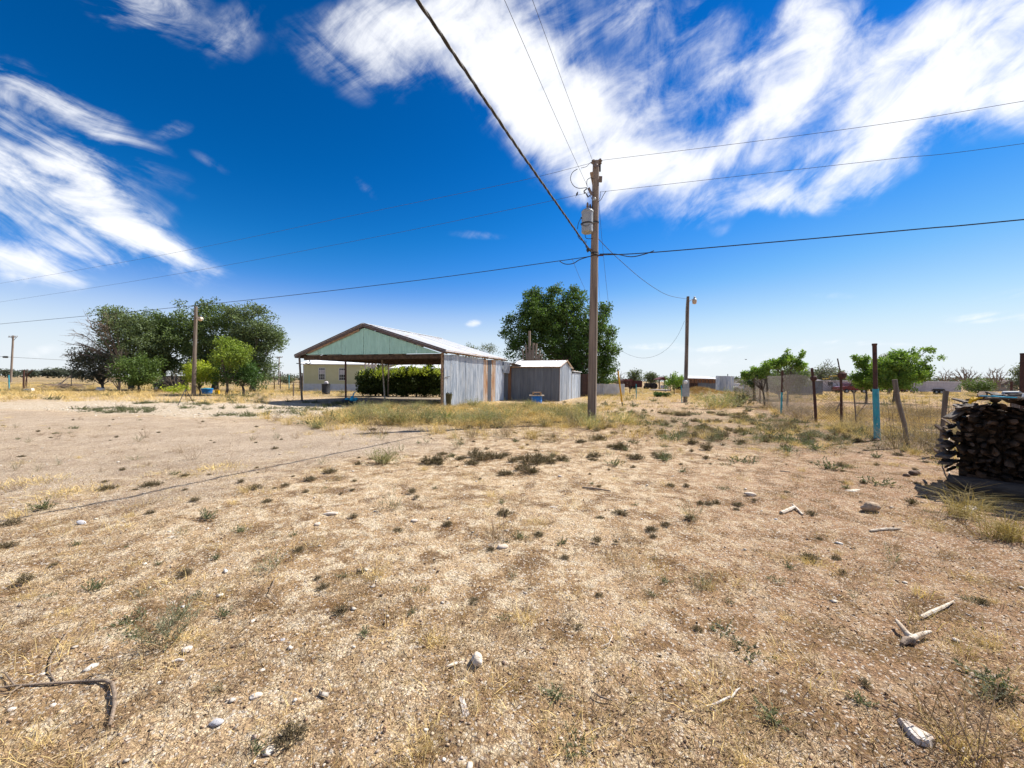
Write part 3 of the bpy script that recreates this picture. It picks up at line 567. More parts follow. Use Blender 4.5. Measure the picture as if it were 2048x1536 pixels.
# ------------------------------------------------------------------ mobile home and rear building
def mobile_home():
    Y = 49.0; xl = P(607, 770, Y).x; xr = P(905, 770, Y).x; D = 8.0
    root = thing('mobile_home', 'olive cream mobile home with white roof and white skirting behind the carport', 'mobile home', (xl, Y, 0))
    e = P(700, 728, Y).z; z1 = P(700, 768.5, Y).z
    MB().box(xl, xr, Y, Y + D, z1, e).build('wall', M['siding'], root)
    n = 16
    for i in range(n):
        w = (xr - xl) / n; MB().box(xl - .02 + i * w, xl - .02 + (i + 1) * w - .012, Y - .03 - .006 * (i % 2), Y - .004, -.05, z1 + .02).build('skirting_panel', M['skirt'], root)
    for i in range(26):
        w = (xr - xl) / 26; MB().box(xl + i * w, xl + (i + 1) * w - .012, Y - .016, Y - .002, z1 + .03, e - .02).build('siding_panel', M['siding'], root)
    MB().box(xl - .03, xr, Y - .05, Y - .02, z1 - .02, z1 + .03).build('skirt_rail', M['skirt'], root)
    MB().box(xl - .05, xl + .04, Y - .04, Y + .04, -.05, e).build('corner_trim', M['whitepaint'], root)
    rz = e + .95
    rf = MB().add([(xl-.35, Y-.3, e-.02), (xr, Y-.3, e-.02), (xr, Y+D/2, rz), (xl-.35, Y+D/2, rz), (xl-.35, Y+D+.3, e-.02), (xr, Y+D+.3, e-.02)], [(0,1,2,3), (3,2,5,4), (0,3,4), (1,5,2), (0,4,5,1)]).build('roof', M['roofwhite'], root)
    for i in range(24):
        x = xl - .3 + i * (xr - xl) / 24; MB().bar((x, Y - .3, e + .0), (x, Y + D / 2, rz + .02), .03, .03).build('roof_seam', M['roofwhite'], rf)
    MB().box(xl - .4, xr, Y - .34, Y - .28, e - .12, e - .01).build('gutter', M['whitepaint'], root)
    def win(u0, v0, u1, v1):
        a = P(u0, v1, Y); b = P(u1, v0, Y); f = MB()
        for (x0, x1, z0, z1_) in ((a.x, b.x, a.z, a.z + .06), (a.x, b.x, b.z - .06, b.z), (a.x, a.x + .06, a.z, b.z), (b.x - .06, b.x, a.z, b.z), (a.x, b.x, (a.z + b.z) / 2 - .03, (a.z + b.z) / 2 + .03)):
            f.box(x0, x1, Y - .09, Y - .017, z0, z1_)
        w = MB().box(a.x + .05, b.x - .05, Y - .05, Y - .018, a.z + .05, b.z - .05).build('window', M['glass'], root)
        f.build('frame', M['whitepaint'], w)
        g = MB()
        for k in (1, 2): g.box(a.x + (b.x - a.x) * k / 3 - .012, a.x + (b.x - a.x) * k / 3 + .012, Y - .07, Y - .051, a.z + .05, b.z - .05)
        for k in (.25, .75): zz = a.z + (b.z - a.z) * k; g.box(a.x + .05, b.x - .05, Y - .068, Y - .051, zz - .012, zz + .012)
        g.build('muntins', M['whitepaint'], w)
        MB().box(a.x + .1, b.x - .1, Y - .058, Y - .052, (a.z + b.z) / 2 + .05, b.z - .25).build('blind', M['dirtywhite'], w)
    win(637.5, 735.5, 651, 760); win(678, 736, 691.5, 761)
    a = P(733, 751, Y); b = P(743, 737, Y); MB().box(a.x, b.x, Y - .06, Y - .017, a.z, b.z).build('window', M['glass'], root)['label'] = 'small dark window beside the pruned tree'
    MB().bar((xl - .1, Y - .3, e - .05), (xl - .7, Y - .3, e), .12, .1).build('light_fixture', M['darkmetal'], root)
    Y2 = 44.0; x0, x1 = P(779, 736, Y2).x, P(925, 736, Y2).x; e2 = P(830, 736, Y2).z; t2 = P(830, 721.5, Y2 + 3.5).z
    r = thing('hip_roofed_outbuilding', 'outbuilding with low white hipped metal roof showing above the hedge', 'outbuilding', (x0, Y2, 0))
    MB().add([(x0, Y2, e2), (x1, Y2, e2), (x1, Y2 + 7, e2), (x0, Y2 + 7, e2), (x0 + 1.6, Y2 + 3.5, t2), (x1, Y2 + 3.5, t2)], [(0,1,5,4), (4,5,2,3), (0,4,3), (1,2,5), (0,3,2,1)]).build('roof', M['roofwhite'], r)
    MB().box(x0 + .4, x1, Y2 + .5, Y2 + 6.5, -.1, e2 - .01).build('wall', M['siding'], r)
    MB().box(x0 - .03, x1, Y2 - .05, Y2 - .004, e2 - .12, e2 - .0).build('fascia_board', M['whitepaint'], r)
    # barrel bin
    b0 = GG(652, 788.5); t = thing('rubbish_barrel', 'dark plastic barrel bin with junk on top by the mobile home', 'bin', b0); h = 1.02
    MB().lathe([(.36, 0), (.38, .1), (.37, .12), (.39, h * .5), (.38, h * .52), (.40, h - .06), (.42, h - .05), (.42, h), (.36, h)], b0, 16).build('barrel', M['black'], t, smooth=True)
    MB().lathe([(.1, 0), (.22, .05), (.2, .2), (.1, .28)], b0 + Vector((.02, 0, h)), 8).build('rubbish_bag', M['dirtywhite'], t)
mobile_home()

# ------------------------------------------------------------------ utility pole, transformer, wires
PB = GG(1183.5, 847); PT = P(1192, 323, PB.y)
def onpole(v):
    f = (847 - v) / (847 - 323.0); return PB.lerp(PT, f)
def utility_pole():
    root = thing('utility_pole', 'tall weathered wooden utility pole with transformer in the middle of the yard', 'utility pole', PB)
    lo = PB - Vector((0, 0, .3))
    MB().tube([lo, PB.lerp(PT, .33), PB.lerp(PT, .66), PT], [.168, .155, .138, .118], 18).build('pole', M['pole'], root, smooth=True)
    MB().bar(PB.lerp(PT, .02) + Vector((.07, -.157, 0)), PB.lerp(PT, .52) + Vector((.06, -.135, 0)), .035, .02, (0, 1, 0)).build('ground_wire_moulding', M['polegrey'], root)
    Yp = PB.y
    # transformer can
    c0 = P(1174.5, 466, Yp - .1); c1 = P(1175.0, 421, Yp - .1); h = c1.z - c0.z; r = .215
    tf = MB().lathe([(r - .03, 0), (r, .03), (r, .06), (r, h - .10), (r + .012, h - .09), (r + .012, h - .05), (r - .02, h), (r - .10, h + .05), (.03, h + .06)], c0, 22).build('transformer', M['greymetal'], root, smooth=True)
    MB().lathe([(r + .014, 0), (r + .014, .05)], c0 + Vector((0, 0, h * .36)), 22).build('mounting_band', M['darkmetal'], tf)
    for dx, dy in ((.02, -.05), (.14, .08)):
        b = c0 + Vector((dx - .03, dy, h + .04)); MB().lathe([(.045, 0), (.05, .03), (.035, .05), (.055, .08), (.033, .11), (.05, .14), (.028, .17), (.04, .19), (.015, .24)], b, 10).build('bushing', M['porcelain'], tf, smooth=True)
    MB().box(c0.x + r - .02, PB.lerp(PT, .75).x - .1, Yp - .14, Yp - .06, c0.z + h * .33, c0.z + h * .43).box(c0.x + r - .02, PB.lerp(PT, .75).x - .1, Yp - .14, Yp - .06, c0.z + h * .75, c0.z + h * .82).build('hanger', M['darkmetal'], tf)
    for k, (du, dv) in enumerate(((1164, 436), (1164, 448), (1168, 455))):
        MB().lathe([(.03, 0), (.03, .05)], P(du, dv, Yp - .1), 8, (-1, 0, 0)).build('terminal', M['darkmetal'], tf)
    # stub of old crossarm, brackets, insulators
    MB().bar(P(1183, 345, Yp + .02), P(1188.5, 372, Yp), .09, .12).build('crossarm_stub', M['beamlight'], root)
    MB().bar(P(1200, 353, Yp), P(1199.5, 364, Yp), .07, .16).build('arm_stub', M['pole'], root)
    def spool(p, ax=(0, 0, 1), s=1.):
        MB().lathe([(.03*s, -.07*s), (.065*s, -.05*s), (.07*s, -.03*s), (.035*s, -.01*s), (.065*s, .015*s), (.07*s, .035*s), (.035*s, .05*s), (.03*s, .08*s)], p, 10, ax).build('insulator', M['porcelain'], root, smooth=True)
    spool(P(1186.5, 324, Yp - .05), (.3, 0, 1), 1.1); spool(P(1191, 331, Yp - .15), (0, -1, .2), 1.1); spool(P(1199.5, 323.5, Yp), (.2, -.1, 1), 1.3)
    MB().bar(P(1200, 327, Yp), P(1200, 343, Yp), .05, .05).build('pin_bracket', M['darkmetal'], root)
    # fused cutout
    co = MB().tube([P(1177, 376, Yp - .15), P(1184, 390, Yp - .12)], [.05, .05], 8).build('fuse_cutout', M['porcelain'], root)
    MB().tube([P(1174, 377, Yp - .2), P(1168, 382, Yp - .22), P(1169, 387, Yp - .2)], .022, 6).tube([P(1173, 388, Yp - .2), P(1176, 394, Yp - .2), P(1180, 391, Yp - .18)], .026, 6).tube([P(1170, 384, Yp - .2), P(1177, 394, Yp - .22)], .012, 6).build('fuse_tube', M['darkmetal'], co)
    MB().tube([P(1179, 384, Yp - .15), P(1188, 383, Yp - .02)], .018, 6).build('cutout_bracket', M['greymetal'], co)
    MB().lathe([(.05, -.05), (.07, 0), (.05, .06)], P(1188.5, 399, Yp - .14), 10).build('wire_clamp', M['greymetal'], root)
    MB().tube([P(1173, 500, Yp - .1), P(1182, 500, Yp - .1)], .045, 7).tube([P(1175, 504, Yp - .12), P(1180, 497, Yp - .1)], .03, 6).build('strain_clevis', M['darkmetal'], root)
    for v in (445, 506, 512): 
        p = onpole(v); MB().lathe([(.147, -.02), (.147, .02)], p, 16).build('pole_band', M['darkmetal'], root)
    MB().bar(P(1195, 511.3, Yp - .16), P(1207, 511.5, Yp - .18), .02, .025).build('red_tag', M['redsteel'], root)
    # leads and loops
    def lead(pts, r=.012, m='cable'):
        pts = [P(*p) for p in pts]; q = []
        for i in range(len(pts) - 1):
            p0 = pts[max(i-1, 0)]; p1 = pts[i]; p2 = pts[i+1]; p3 = pts[min(i+2, len(pts)-1)]
            for t in np.linspace(0, 1, 6)[:-1]:
                q.append(.5 * ((2*p1) + (p2-p0)*t + (2*p0-5*p1+4*p2-p3)*t*t + (3*p1-p0-3*p2+p3)*t**3))
        q.append(pts[-1]); MB().tube(q, r, 6).build('jumper_lead', M[m], root)
    y = Yp - .1
    lead([(1155, 338, y), (1145, 345, y), (1141, 358, y), (1147, 371, y), (1158, 376.5, y), (1174, 375, y)])
    lead([(1162, 336, y), (1173, 333, y), (1180, 326, y), (1187, 322, y)], .008)
    lead([(1174, 372, y), (1174, 361, y), (1180, 356, y), (1187, 357, y)])
    lead([(1181, 392, y), (1185, 402, y), (1184, 412, y), (1181, 420, y)], .01)
    lead([(1186, 391, y), (1192, 386, y), (1192, 381, y)], .01)
    lead([(1163, 435, y), (1157, 446, y), (1155, 458, y)], .012)
    lead([(1155, 466, y), (1157, 475, y), (1164, 481, y), (1170, 482, y)], .012)
    lead([(1170, 469, y), (1172, 476, y), (1178, 477.5, y), (1185, 477, y)], .012)
    lead([(1172, 482, y), (1172, 494, y), (1178, 499, y), (1183, 503, y)], .014)
    lead([(1163, 448, y - .15), (1172, 452, y - .3), (1182, 447, y - .15), (1196, 443, y)], .012)
    lead([(1196, 404, y), (1202, 399, y), (1207, 390, y), (1212, 382, y)], .012)
    lead([(1201, 383, y), (1200.5, 393, y), (1198, 400, y)], .008)
    lead([(1119, 522, 15.6), (1130, 528, 15.4), (1146, 527, 15.1), (1160, 519, 14.9), (1182, 512, y)], .016)
    lead([(1200, 508, y), (1230, 508, 13.8), (1262, 513.5, 13.2), (1290, 508, 12.9), (1308, 501.5, 12.7)], .016)
    lead([(1184, 504, y), (1190, 508, y - .1), (1197, 506, y)], .02)
    return root
utility_pole()

def wire(name, label, pts, r, m='wire', n=6, steps=10, cat='wire', ext=(0, 0)):
    """pts: 3-d points, joined by a smooth sagging curve"""
    q = []
    for i in range(len(pts) - 1):
        p0 = pts[max(i-1, 0)]; p1 = pts[i]; p2 = pts[i+1]; p3 = pts[min(i+2, len(pts)-1)]
        for t in np.linspace(0, 1, steps + 1)[:-1]:
            q.append(.5 * ((2*p1) + (p2-p0)*t + (2*p0-5*p1+4*p2-p3)*t*t + (3*p1-p0-3*p2+p3)*t**3))
    q.append(pts[-1])
    o = MB().tube(q, r, n).build(name, M[m], loc=pts[0]); return tag(o, label, cat)
def onplane(u, v, A, B):
    """point where the sight of (u, v) meets the vertical plane through A and B"""
    d = ray(u, v); nx, ny = -(B[1] - A[1]), (B[0] - A[0]); t = (nx * A[0] + ny * A[1]) / (nx * d.x + ny * d.y)
    return Vector((d.x * t, d.y * t, EYE + d.z * t))
A_ = (PB.x, PB.y); Lf = (-44.0, 33.6); Rt = (14.3, 10.9)
def xw(lst, m, r, name, label):
    left = lst[0][0] < 1000; pts = [onplane(u, v, A_, Lf if left else Rt) for u, v in lst]
    if left: a, b = pts[0], pts[1]; d = a - b; d.z *= .4; pts = [a + d * 3 + Vector((0, 0, 1)), a + d] + pts
    else: a, b = pts[-1], pts[-2]; d = (a - b).normalized(); d.z = 0; pts += [a + d * 12 + Vector((0, 0, .1)), a + d * 30 + Vector((0, 0, .9)), a + d * 55 + Vector((0, 0, 2.6))]
    wire(name, label, pts, r, m)
xw([(0, 567), (330, 509), (720, 428), (1020, 366), (1160, 332), (1186, 324)], 'wire', .006, 'power_line', 'thin upper power line running left from the top of the utility pole')
xw([(1200, 321), (1500, 284), (1800, 243), (2048, 202)], 'wire', .006, 'power_line', 'thin upper power line running right from the top of the utility pole')
xw([(0, 604), (330, 552), (720, 480), (1020, 419), (1165, 388), (1183, 385)], 'wire', .006, 'power_line', 'second power line running left, with the bird sitting on it')
xw([(1200, 384), (1480, 352), (1780, 318), (2048, 287)], 'wire', .006, 'power_line', 'second power line running right just below the pole top')
xw([(0, 648), (400, 610), (800, 565), (1110, 523), (1184, 512)], 'cable', .013, 'telephone_cable', 'black telephone cable running left from the utility pole over the trees')
xw([(1194, 510), (1290, 506), (1560, 483), (1850, 457), (2048, 439)], 'cable', .017, 'telephone_cable', 'thick black telephone cable running right from the utility pole')
# service drop overhead towards the viewer: three twisted strands
def twisted():
    a = P(1184, 506, PB.y - .1); K = .44
    def at(y): return Vector((a.x - K * (a.y - y), y, 0))
    ys = np.linspace(a.y, -14, 420); root = thing('service_cable', 'thick twisted service cable passing overhead from the pole to the top edge', 'cable', a)
    zf = lambda y: np.interp(y, [-14, 5.24, 8.4, 13.4, a.y], [8.1, 6.58, 6.44, 6.33, a.z])
    s = 0; base = [at(y) + Vector((0, 0, float(zf(y)))) for y in ys]
    for k in range(3):
        pts = []
        for i, p in enumerate(base):
            t = i * .5 + k * 2.094; pts.append(p + Vector((math.cos(t) * .9, math.cos(t) * -.35, math.sin(t))) * .014)
        MB().tube(pts, .0175 if k else .014, 5).build('strand', M['cable' if k else 'wire'], root)
    for nm, (u1, v1, y1), (u2, v2) , lb in (('power_line', (1185.5, 322, PB.y), (1065, 0), 'thin power line coming overhead to the very top of the utility pole'), ('power_line', (1176, 375, PB.y - .15), (1009, 0), 'thin power line coming overhead to the fused cutout on the pole')):
        p = P(u1, v1, y1); q = onplane(u2, v2, (p.x, p.y), (p.x - K * 10, p.y - 10)); d = q - p
        m1 = p + d * .5 + Vector((0, 0, -.05)); wire(nm, lb, [p, m1, q, q + d * .7 + Vector((0, 0, .12)), q + d * 1.6 + Vector((0, 0, .4))], .0055)
twisted()
LB = GG(1370.5, 805); LT = P(1376, 593, LB.y)
YP_ = LB.y
w1 = [P(1197, 478, PB.y), P(1235, 516, 18), P(1290, 563, 22.5), P(1335, 590, 26.5), P(1374, 598, YP_)]
wire('lamp_wire', 'sagging black wire from the utility pole to the yard light pole', w1, .012, 'cable')
w2 = [P(1369, 642, YP_), P(1355, 672, YP_ + 1), P(1335, 697, YP_ + 2), P(1310, 712, YP_ + 3.5), P(1285, 716, YP_ + 5), P(1262, 711, YP_ + 6.5), P(1238, 699, YP_ + 8), P(1215, 684, YP_ + 9.5)]
wire('drooping_wire', 'thin slack wire drooping from the yard light pole into the green tree', w2, .009, 'wire')
wire('guy_wire', 'taut guy wire from the upper pole down to the yellow guard', [P(1197, 395, PB.y + .1), P(1204, 480, 16.6), P(1215, 590, 19.5), P(1229, 700, 23.0), GG(1245, 812)], .006)
wire('drop_wire', 'thin wire slanting from the left cable down behind the pole', [P(1144, 517, 15.2), P(1158, 552, 19), P(1174, 590, 24), P(1190, 640, 30)], .007)
wire('drop_wire', 'faint vertical wire just right of the pole', [P(1194, 520, 15.0), P(1197, 560, 22), P(1203, 650, 32)], .006)
g0 = GG(1245, 812); g1 = P(1236, 742, g0.y - .3)
gt = thing('guy_guard', 'leaning yellow guy wire guard tube right of the utility pole', 'guy guard', g0)
MB().tube([g0.lerp(g1, .13), g1], .05, 8).build('tube', M['yellow'], gt, smooth=True); MB().tube([g0, g0.lerp(g1, .12)], .03, 6).build('anchor_rod', M['darkmetal'], gt); MB().tube([g1, g1.lerp(g0, -.05)], .045, 6).build('cap', M['darkmetal'], gt)
# thin dark rod laid along the dark line left of the pole
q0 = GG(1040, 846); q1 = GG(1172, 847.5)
tag(MB().tube([q0 + Vector((0, 0, .03)), q0.lerp(q1, .4) + Vector((0, 0, .045)), q1 + Vector((0, 0, .03))], .03, 6).build('ground_rod', M['darkmetal'], loc=q0), 'thin dark rod lying on the sand left of the utility pole foot', 'pipe')
# bird on the wire, birds in the air
def bird(loc, s, label, fly):
    root = thing('bird', label, 'bird', loc)
    MB().lathe([(.005, -.075), (.022, -.05), (.034, -.015), (.033, .02), (.02, .045), (.021, .06), (.019, .078), (.006, .092)], loc, 8, (.35, 0, 1) if not fly else (1, 0, .15)).build('body', M['darkmetal'], root, smooth=True)
    if fly:
        for sgn in (-1, 1): MB().prism([loc + Vector((.03, sgn*.02, .01)), loc + Vector((.0, sgn*.12, .05)), loc + Vector((-.05, sgn*.2, .03)), loc + Vector((-.04, sgn*.02, .01))], (0, 0, .006)).build('wing', M['darkmetal'], root)
    else:
        MB().bar(loc + Vector((-.02, 0, -.05)), loc + Vector((-.06, 0, -.13)), .022, .008).build('tail', M['darkmetal'], root); MB().bar(loc + Vector((.03, 0, .075)), loc + Vector((.05, 0, .07)), .006, .006).build('beak', M['darkmetal'], root)
bp_ = onplane(1154, 389, A_, Lf); bird(bp_ + Vector((0, 0, .02)), 1, 'small dark bird sitting on the second power line left of the pole', False)
bird(P(1492, 719, 38), 1, 'dark bird flying above the green shrubs behind the fence', True)

# ------------------------------------------------------------------ yard light pole (right) and left light pole
def light_pole():
    root = thing('yard_light_pole', 'slim wooden yard light pole with electric meter box at right', 'light pole', LB)
    MB().tube([LB - Vector((0, 0, .2)), LT], [.16, .105], 14).build('pole', M['polegrey'], root, smooth=True)
    y = LB.y
    MB().tube([P(1378, 603, y), P(1382, 600, y), P(1386, 599, y - .1)], .03, 7).build('lamp_arm', M['whitepaint'], root)
    c = P(1389, 600, y - .1)
    MB().lathe([(.05, .26), (.07, .24), (.07, .14), (.12, .10), (.17, 0), (.16, -.03)][::-1], c + Vector((0, 0, -.0)), 14).build('lamp_head', M['greymetal'], root, smooth=True)
    MB().lathe([(.10, -.30), (.14, -.27), (.165, -.12), (.16, -.035)], c, 14).build('lamp_lens', M['frost'], root, smooth=True)
    a, b = P(1365.5, 775, y - .2), P(1376.5, 760, y - .2); mb = MB().box(a.x, b.x, y - .38, y - .17, a.z, b.z).build('meter_box', M['greymetal'], root)
    MB().lathe([(.13, 0), (.13, .08), (.09, .12)], P(1371, 764, y - .38), 14, (0, -1, 0)).build('meter', M['whitepaint'], mb, smooth=True)
    a, b = P(1364, 793, y - .25), P(1377, 775.5, y - .25); MB().box(a.x, b.x, y - .42, y - .18, a.z, b.z).build('breaker_box', M['greymetal'], root)
    MB().tube([P(1368, 760, y - .2), P(1370, 700, y - .18), P(1371.5, 620, y - .15), P(1373, 600, y - .12)], .022, 6).build('conduit', M['greymetal'], root)
    p0 = GG(1364, 806); tag(MB().bar(p0, P(1362.5, 771, p0.y), .05, .05).build('steel_post', M['tealpost'], loc=p0), 'turquoise steel post beside the meter box', 'post')
    a = GG(387, 792); b = P(392, 613, a.y); r = thing('old_light_pole', 'wooden light pole standing before the big leafy trees at left', 'light pole', a)
    MB().tube([a - Vector((0, 0, .2)), b], [.16, .115], 14).build('pole', M['polegrey'], r, smooth=True)
    MB().bar(P(393, 634, a.y), P(398, 634.5, a.y - .1), .05, .06).build('lamp_arm', M['greymetal'], r)
    l0 = P(395, 638, a.y - .15); l1 = P(404.5, 635.5, a.y - .15)
    MB().add([(l0.x, l0.y-.14, l0.z+.05), (l1.x, l1.y-.16, l1.z-.1), (l1.x, l1.y+.16, l1.z-.1), (l0.x, l0.y+.14, l0.z+.05), (l0.x+.03, l0.y-.12, l0.z+.19), (l1.x-.06, l1.y-.13, l1.z+.06), (l1.x-.06, l1.y+.13, l1.z+.06), (l0.x+.03, l0.y+.12, l0.z+.19)],
             [(0,3,2,1),(4,5,6,7),(0,1,5,4),(1,2,6,5),(2,3,7,6),(3,0,4,7)]).build('lamp_head', M['lamp'], r)
    MB().lathe([(.05, -.18), (.13, -.13), (.15, 0)], P(400.5, 638, a.y - .15), 12).build('lamp_lens', M['frost'], r, smooth=True)
light_pole()
def far_pole(u0, v0, u1, v1, Y, arm, label, r=.13, brace=False, y2=None):
    a = G(u0, v0); a = P(u0, v0, Y); a.z = 0; b = P(u1, v1, Y); root = thing('distant_utility_pole', label, 'utility pole', a)
    MB().tube([a, b], [r * 1.3, r], 10).build('pole', M['pole'], root)
    c = a.lerp(b, .965); MB().bar(c - Vector((arm, .1, 0)), c + Vector((arm, -.1, 0)), .1, .12).build('crossarm', M['pole'], root)
    for k in (-.93, -.45, .45, .93):
        MB().lathe([(.04, 0), (.08, .08), (.05, .16), (.07, .2), (.03, .26)], c + Vector((arm * k, 0, .07)), 8).build('insulator', M['porcelain'], root)
    if brace:
        for s in (-1, 1): MB().bar(c + Vector((s * arm * .6, .1, -.05)), c + Vector((0, .1, -arm * .75)), .06, .04).build('brace', M['darkmetal'], root)
far_pole(21.5, 762, 26.5, 671, 88, .95, 'distant utility pole with crossarm at the far left edge', .15, True)
far_pole(557, 770, 558.5, 713, 92, .75, 'distant utility pole with crossarm between the left trees and the carport', .11)
wire('distant_cable', 'thin cable with a splice running from the far left pole behind the trees', [P(-60, 710, 86), P(0, 713, 87), P(25, 714.5, 88), P(90, 718, 92), P(145, 721, 96), P(260, 727, 104)], .035, 'wire', 5)
sp = P(11, 714, 87.5); tag(MB().lathe([(.06, -.6), (.2, -.45), (.22, .4), (.06, .6)], sp, 8, (1, 0, 0)).build('cable_splice', M['darkmetal'], loc=sp), 'dark splice case hanging on the cable by the far left pole', 'splice case')

# ------------------------------------------------------------------ right-hand fence line
def fence_right():
    specs = [  # u_bot v_bot u_top v_top  r   lower-mat upper-mat split  label
     (1463.5, 784, 1463, 752, .045, 'polegrey', 'rustpost', .5, 'thin steel post'),
     (1488, 789, 1488, 753, .05, 'tealpost', 'rustpost', .55, 'post with turquoise lower half'),
     (1520.5, 807, 1520, 749, .055, 'rustpost', 'rustpost', .5, 'rusty steel post'),
     (1562.5, 827, 1565, 741, .062, 'tealpost', 'rustpost', .5, 'tall post, turquoise below and rusty above'),
     (1632.5, 843, 1627, 760, .07, 'rustpost', 'rustpost', .5, 'thick rusty steel post with bent top'),
     (1683, 847, 1682, 750, .06, 'rustpost', 'rustpost', .5, 'thick rusty steel post with rod at its top'),
     (1713.5, 852, 1707, 781, .03, 'polegrey', 'polegrey', .5, 'thin leaning wooden stake')]
    B = [GG(s[0], s[1]) for s in specs]
    root = thing('chain_link_fence', 'old chain link fence on rusty and turquoise posts at right', 'fence', B[3])
    for s, b in zip(specs, B):
        t = P(s[2], s[3], b.y); m = b.lerp(t, s[7]); n = 8
        o = MB().tube([b - Vector((0, 0, .1)), m], s[4] * .78, n).build('post', M[s[5]], root); o['label'] = s[8]
        if s[5] != s[6] or 1: MB().tube([m, t], s[4] * .74, n).build('post_top', M[s[6]], o)
    f, g = B[4], B[5]
    MB().tube([P(1627, 762, f.y), P(1623.5, 736, f.y)], .05, 8).lathe([(.06, -.1), (.11, -.05), (.12, .06), (.06, .12)], P(1627, 757, f.y), 9).build('clamp', M['rustpost'], root)
    MB().tube([P(1682, 752, g.y), P(1675, 717, g.y)], .022, 6).lathe([(.06, -.12), (.14, -.05), (.15, .1), (.06, .18)], P(1684, 752, g.y), 9).build('clamp', M['rustpost'], root)
    MB().tube([P(1645, 758, f.y), P(1657, 757, f.y), P(1660, 752, f.y), P(1682, 752, g.y)], .018, 6).build('bent_rod', M['yellowrope'], root)
    MB().tube([P(1712, 833, B[6].y), P(1735, 803, B[6].y - .2)], .012, 5).tube([P(1683, 800, g.y), P(1672, 822, g.y)], .02, 5).build('dead_branch', M['twig'], root)
    # chain link between posts: crossed strands
    mesh = MB()
    tops = [P(1463, 757, B[0].y), P(1488, 757, B[1].y), P(1520, 752, B[2].y), P(1565, 752, B[3].y), P(1628, 757, B[4].y), P(1682, 752, B[5].y)]
    for i in range(0, 5):
        a, b = B[i], B[i+1]; ta, tb = tops[i], tops[i+1]; L = (b - a).length
        bul = .75 if i == 4 else (.12 if i == 3 else 0)
        def S(s, z):   # s along, z 0..1
            lo = a.lerp(b, s); hi = ta.lerp(tb, s) + Vector((0, 0, bul * math.sin(math.pi * min(1, s * 1.0)) ** .7))
            return lo.lerp(hi, z)
        H = (ta - a).z + bul * .5; sp = .085 if i > 2 else .13; k = -H
        while k < L:
            for sgn in (1, -1):
                pts = []
                for q in range(0, 7):
                    z = q / 6; s = (k + z * H) / L if sgn == 1 else (k + H - z * H) / L
                    if 0 <= s <= 1: pts.append(S(s, z))
                if len(pts) > 1: mesh.tube(pts, .0066 if i == 4 else .0048 if i == 3 else .0034, 3, cap=False)
            k += sp
    mesh.build('chain_link_mesh', M['meshwire'], root)
    # field fence from the last stake to the wood pile
    pt = GG(1755, 879); ptop = P(1749, 688, pt.y); sp_ = P(1751, 778, pt.y)
    r2 = thing('gate_post', 'tall thick post, rusty above and turquoise below, taller than the fence', 'post', pt)
    MB().tube([pt - Vector((0, 0, .1)), pt.lerp(sp_, .5), sp_], [.078, .074, .073], 14).build('turquoise_sleeve', M['tealpost'], r2, smooth=True)
    MB().tube([sp_, ptop], .052, 14).lathe([(.052, -.05), (.062, -.03), (.062, .01), (.05, .015)], ptop, 14).build('steel_pipe', M['rustpost'], r2, smooth=True)
    j0 = GG(1817, 893); j1 = P(1789, 759, j0.y + .1); k0 = GG(1880, 908); k1 = P(1892, 782, k0.y)
    e0 = Vector((9.2, 7.3, 0)); e0.z = gz(9.2, 7.3); e1 = e0 + Vector((0, 0, 1.35))
    r3 = thing('wire_fence', 'sagging woven wire fence on leaning wooden posts beside the woodpile', 'fence', j0)
    MB().tube([j0 - Vector((0, 0, .1)), j0.lerp(j1, .35) + Vector((.02, 0, 0)), j0.lerp(j1, .7) + Vector((-.02, 0, 0)), j1], [.05, .048, .05, .055], 8).build('post', M['polegrey'], r3)['label'] = 'crooked wooden post leaning left'
    MB().tube([k0 - Vector((0, 0, .1)), k0.lerp(k1, .5), k1], [.035, .04, .05], 8).build('post', M['polegrey'], r3)['label'] = 'dark wooden post leaning right'
    MB().tube([e0, e1], .05, 8).build('post', M['polegrey'], r3)
    nodes = [(B[5], tops[5].lerp(B[5], .25)), (B[6], P(1708, 785, B[6].y)), (pt, P(1751, 782, pt.y)), (j0, P(1793, 783, j0.y)), (k0, P(1891.5, 788, k0.y)), (e0, e1)]
    mb = MB(); zs = [0.04, .14, .25, .37, .50, .64, .80, .97]
    for i in range(len(nodes) - 1):
        (a, ta), (b, tb) = nodes[i], nodes[i+1]; L = (b - a).length; n = max(3, int(L / .15))
        def S(s, z):
            w = math.sin(math.pi * s) * .04; return a.lerp(b, s).lerp(ta.lerp(tb, s), z) + Vector((0, w * math.sin(z * 5 + i), -.05 * math.sin(math.pi * s)))
        for z in zs: mb.tube([S(q / 6, z) for q in range(7)], .0032, 3, cap=False)
        for q in range(n): mb.tube([S(q / n, z) for z in (0.02, .33, .66, .97)], .0028, 3, cap=False)
    mb.build('woven_wire', M['meshwire'], r3)
    for (u0, v0, u1, v1, r, lb) in ((2045, 800, 2046, 707, .055, 'tall dark steel post behind the woodpile at the right edge'), (2023, 792, 2023, 764, .05, 'short dark steel post behind the woodpile')):
        a = P(u0, v0, 11.5 if r == .055 else 22); a.z = 0; t = P(u1, v1, a.y)
        rr = thing('steel_post', lb, 'post', a); MB().tube([a, t], r, 10).build('pipe', M['rustpost'], rr); MB().lathe([(r * 1.15, -.03), (r * 1.15, .01)], t, 10).build('cap', M['rustpost'], rr)
    for (u, vb, vt, lb) in ((1272.5, 798, 768, 'turquoise steel post between the yellow guy guard and the light pole'),):
        a = GG(u, vb); tag(MB().bar(a, P(u, vt, a.y), .06, .06).build('steel_post', M['tealpost'], loc=a), lb, 'post')
fence_right()

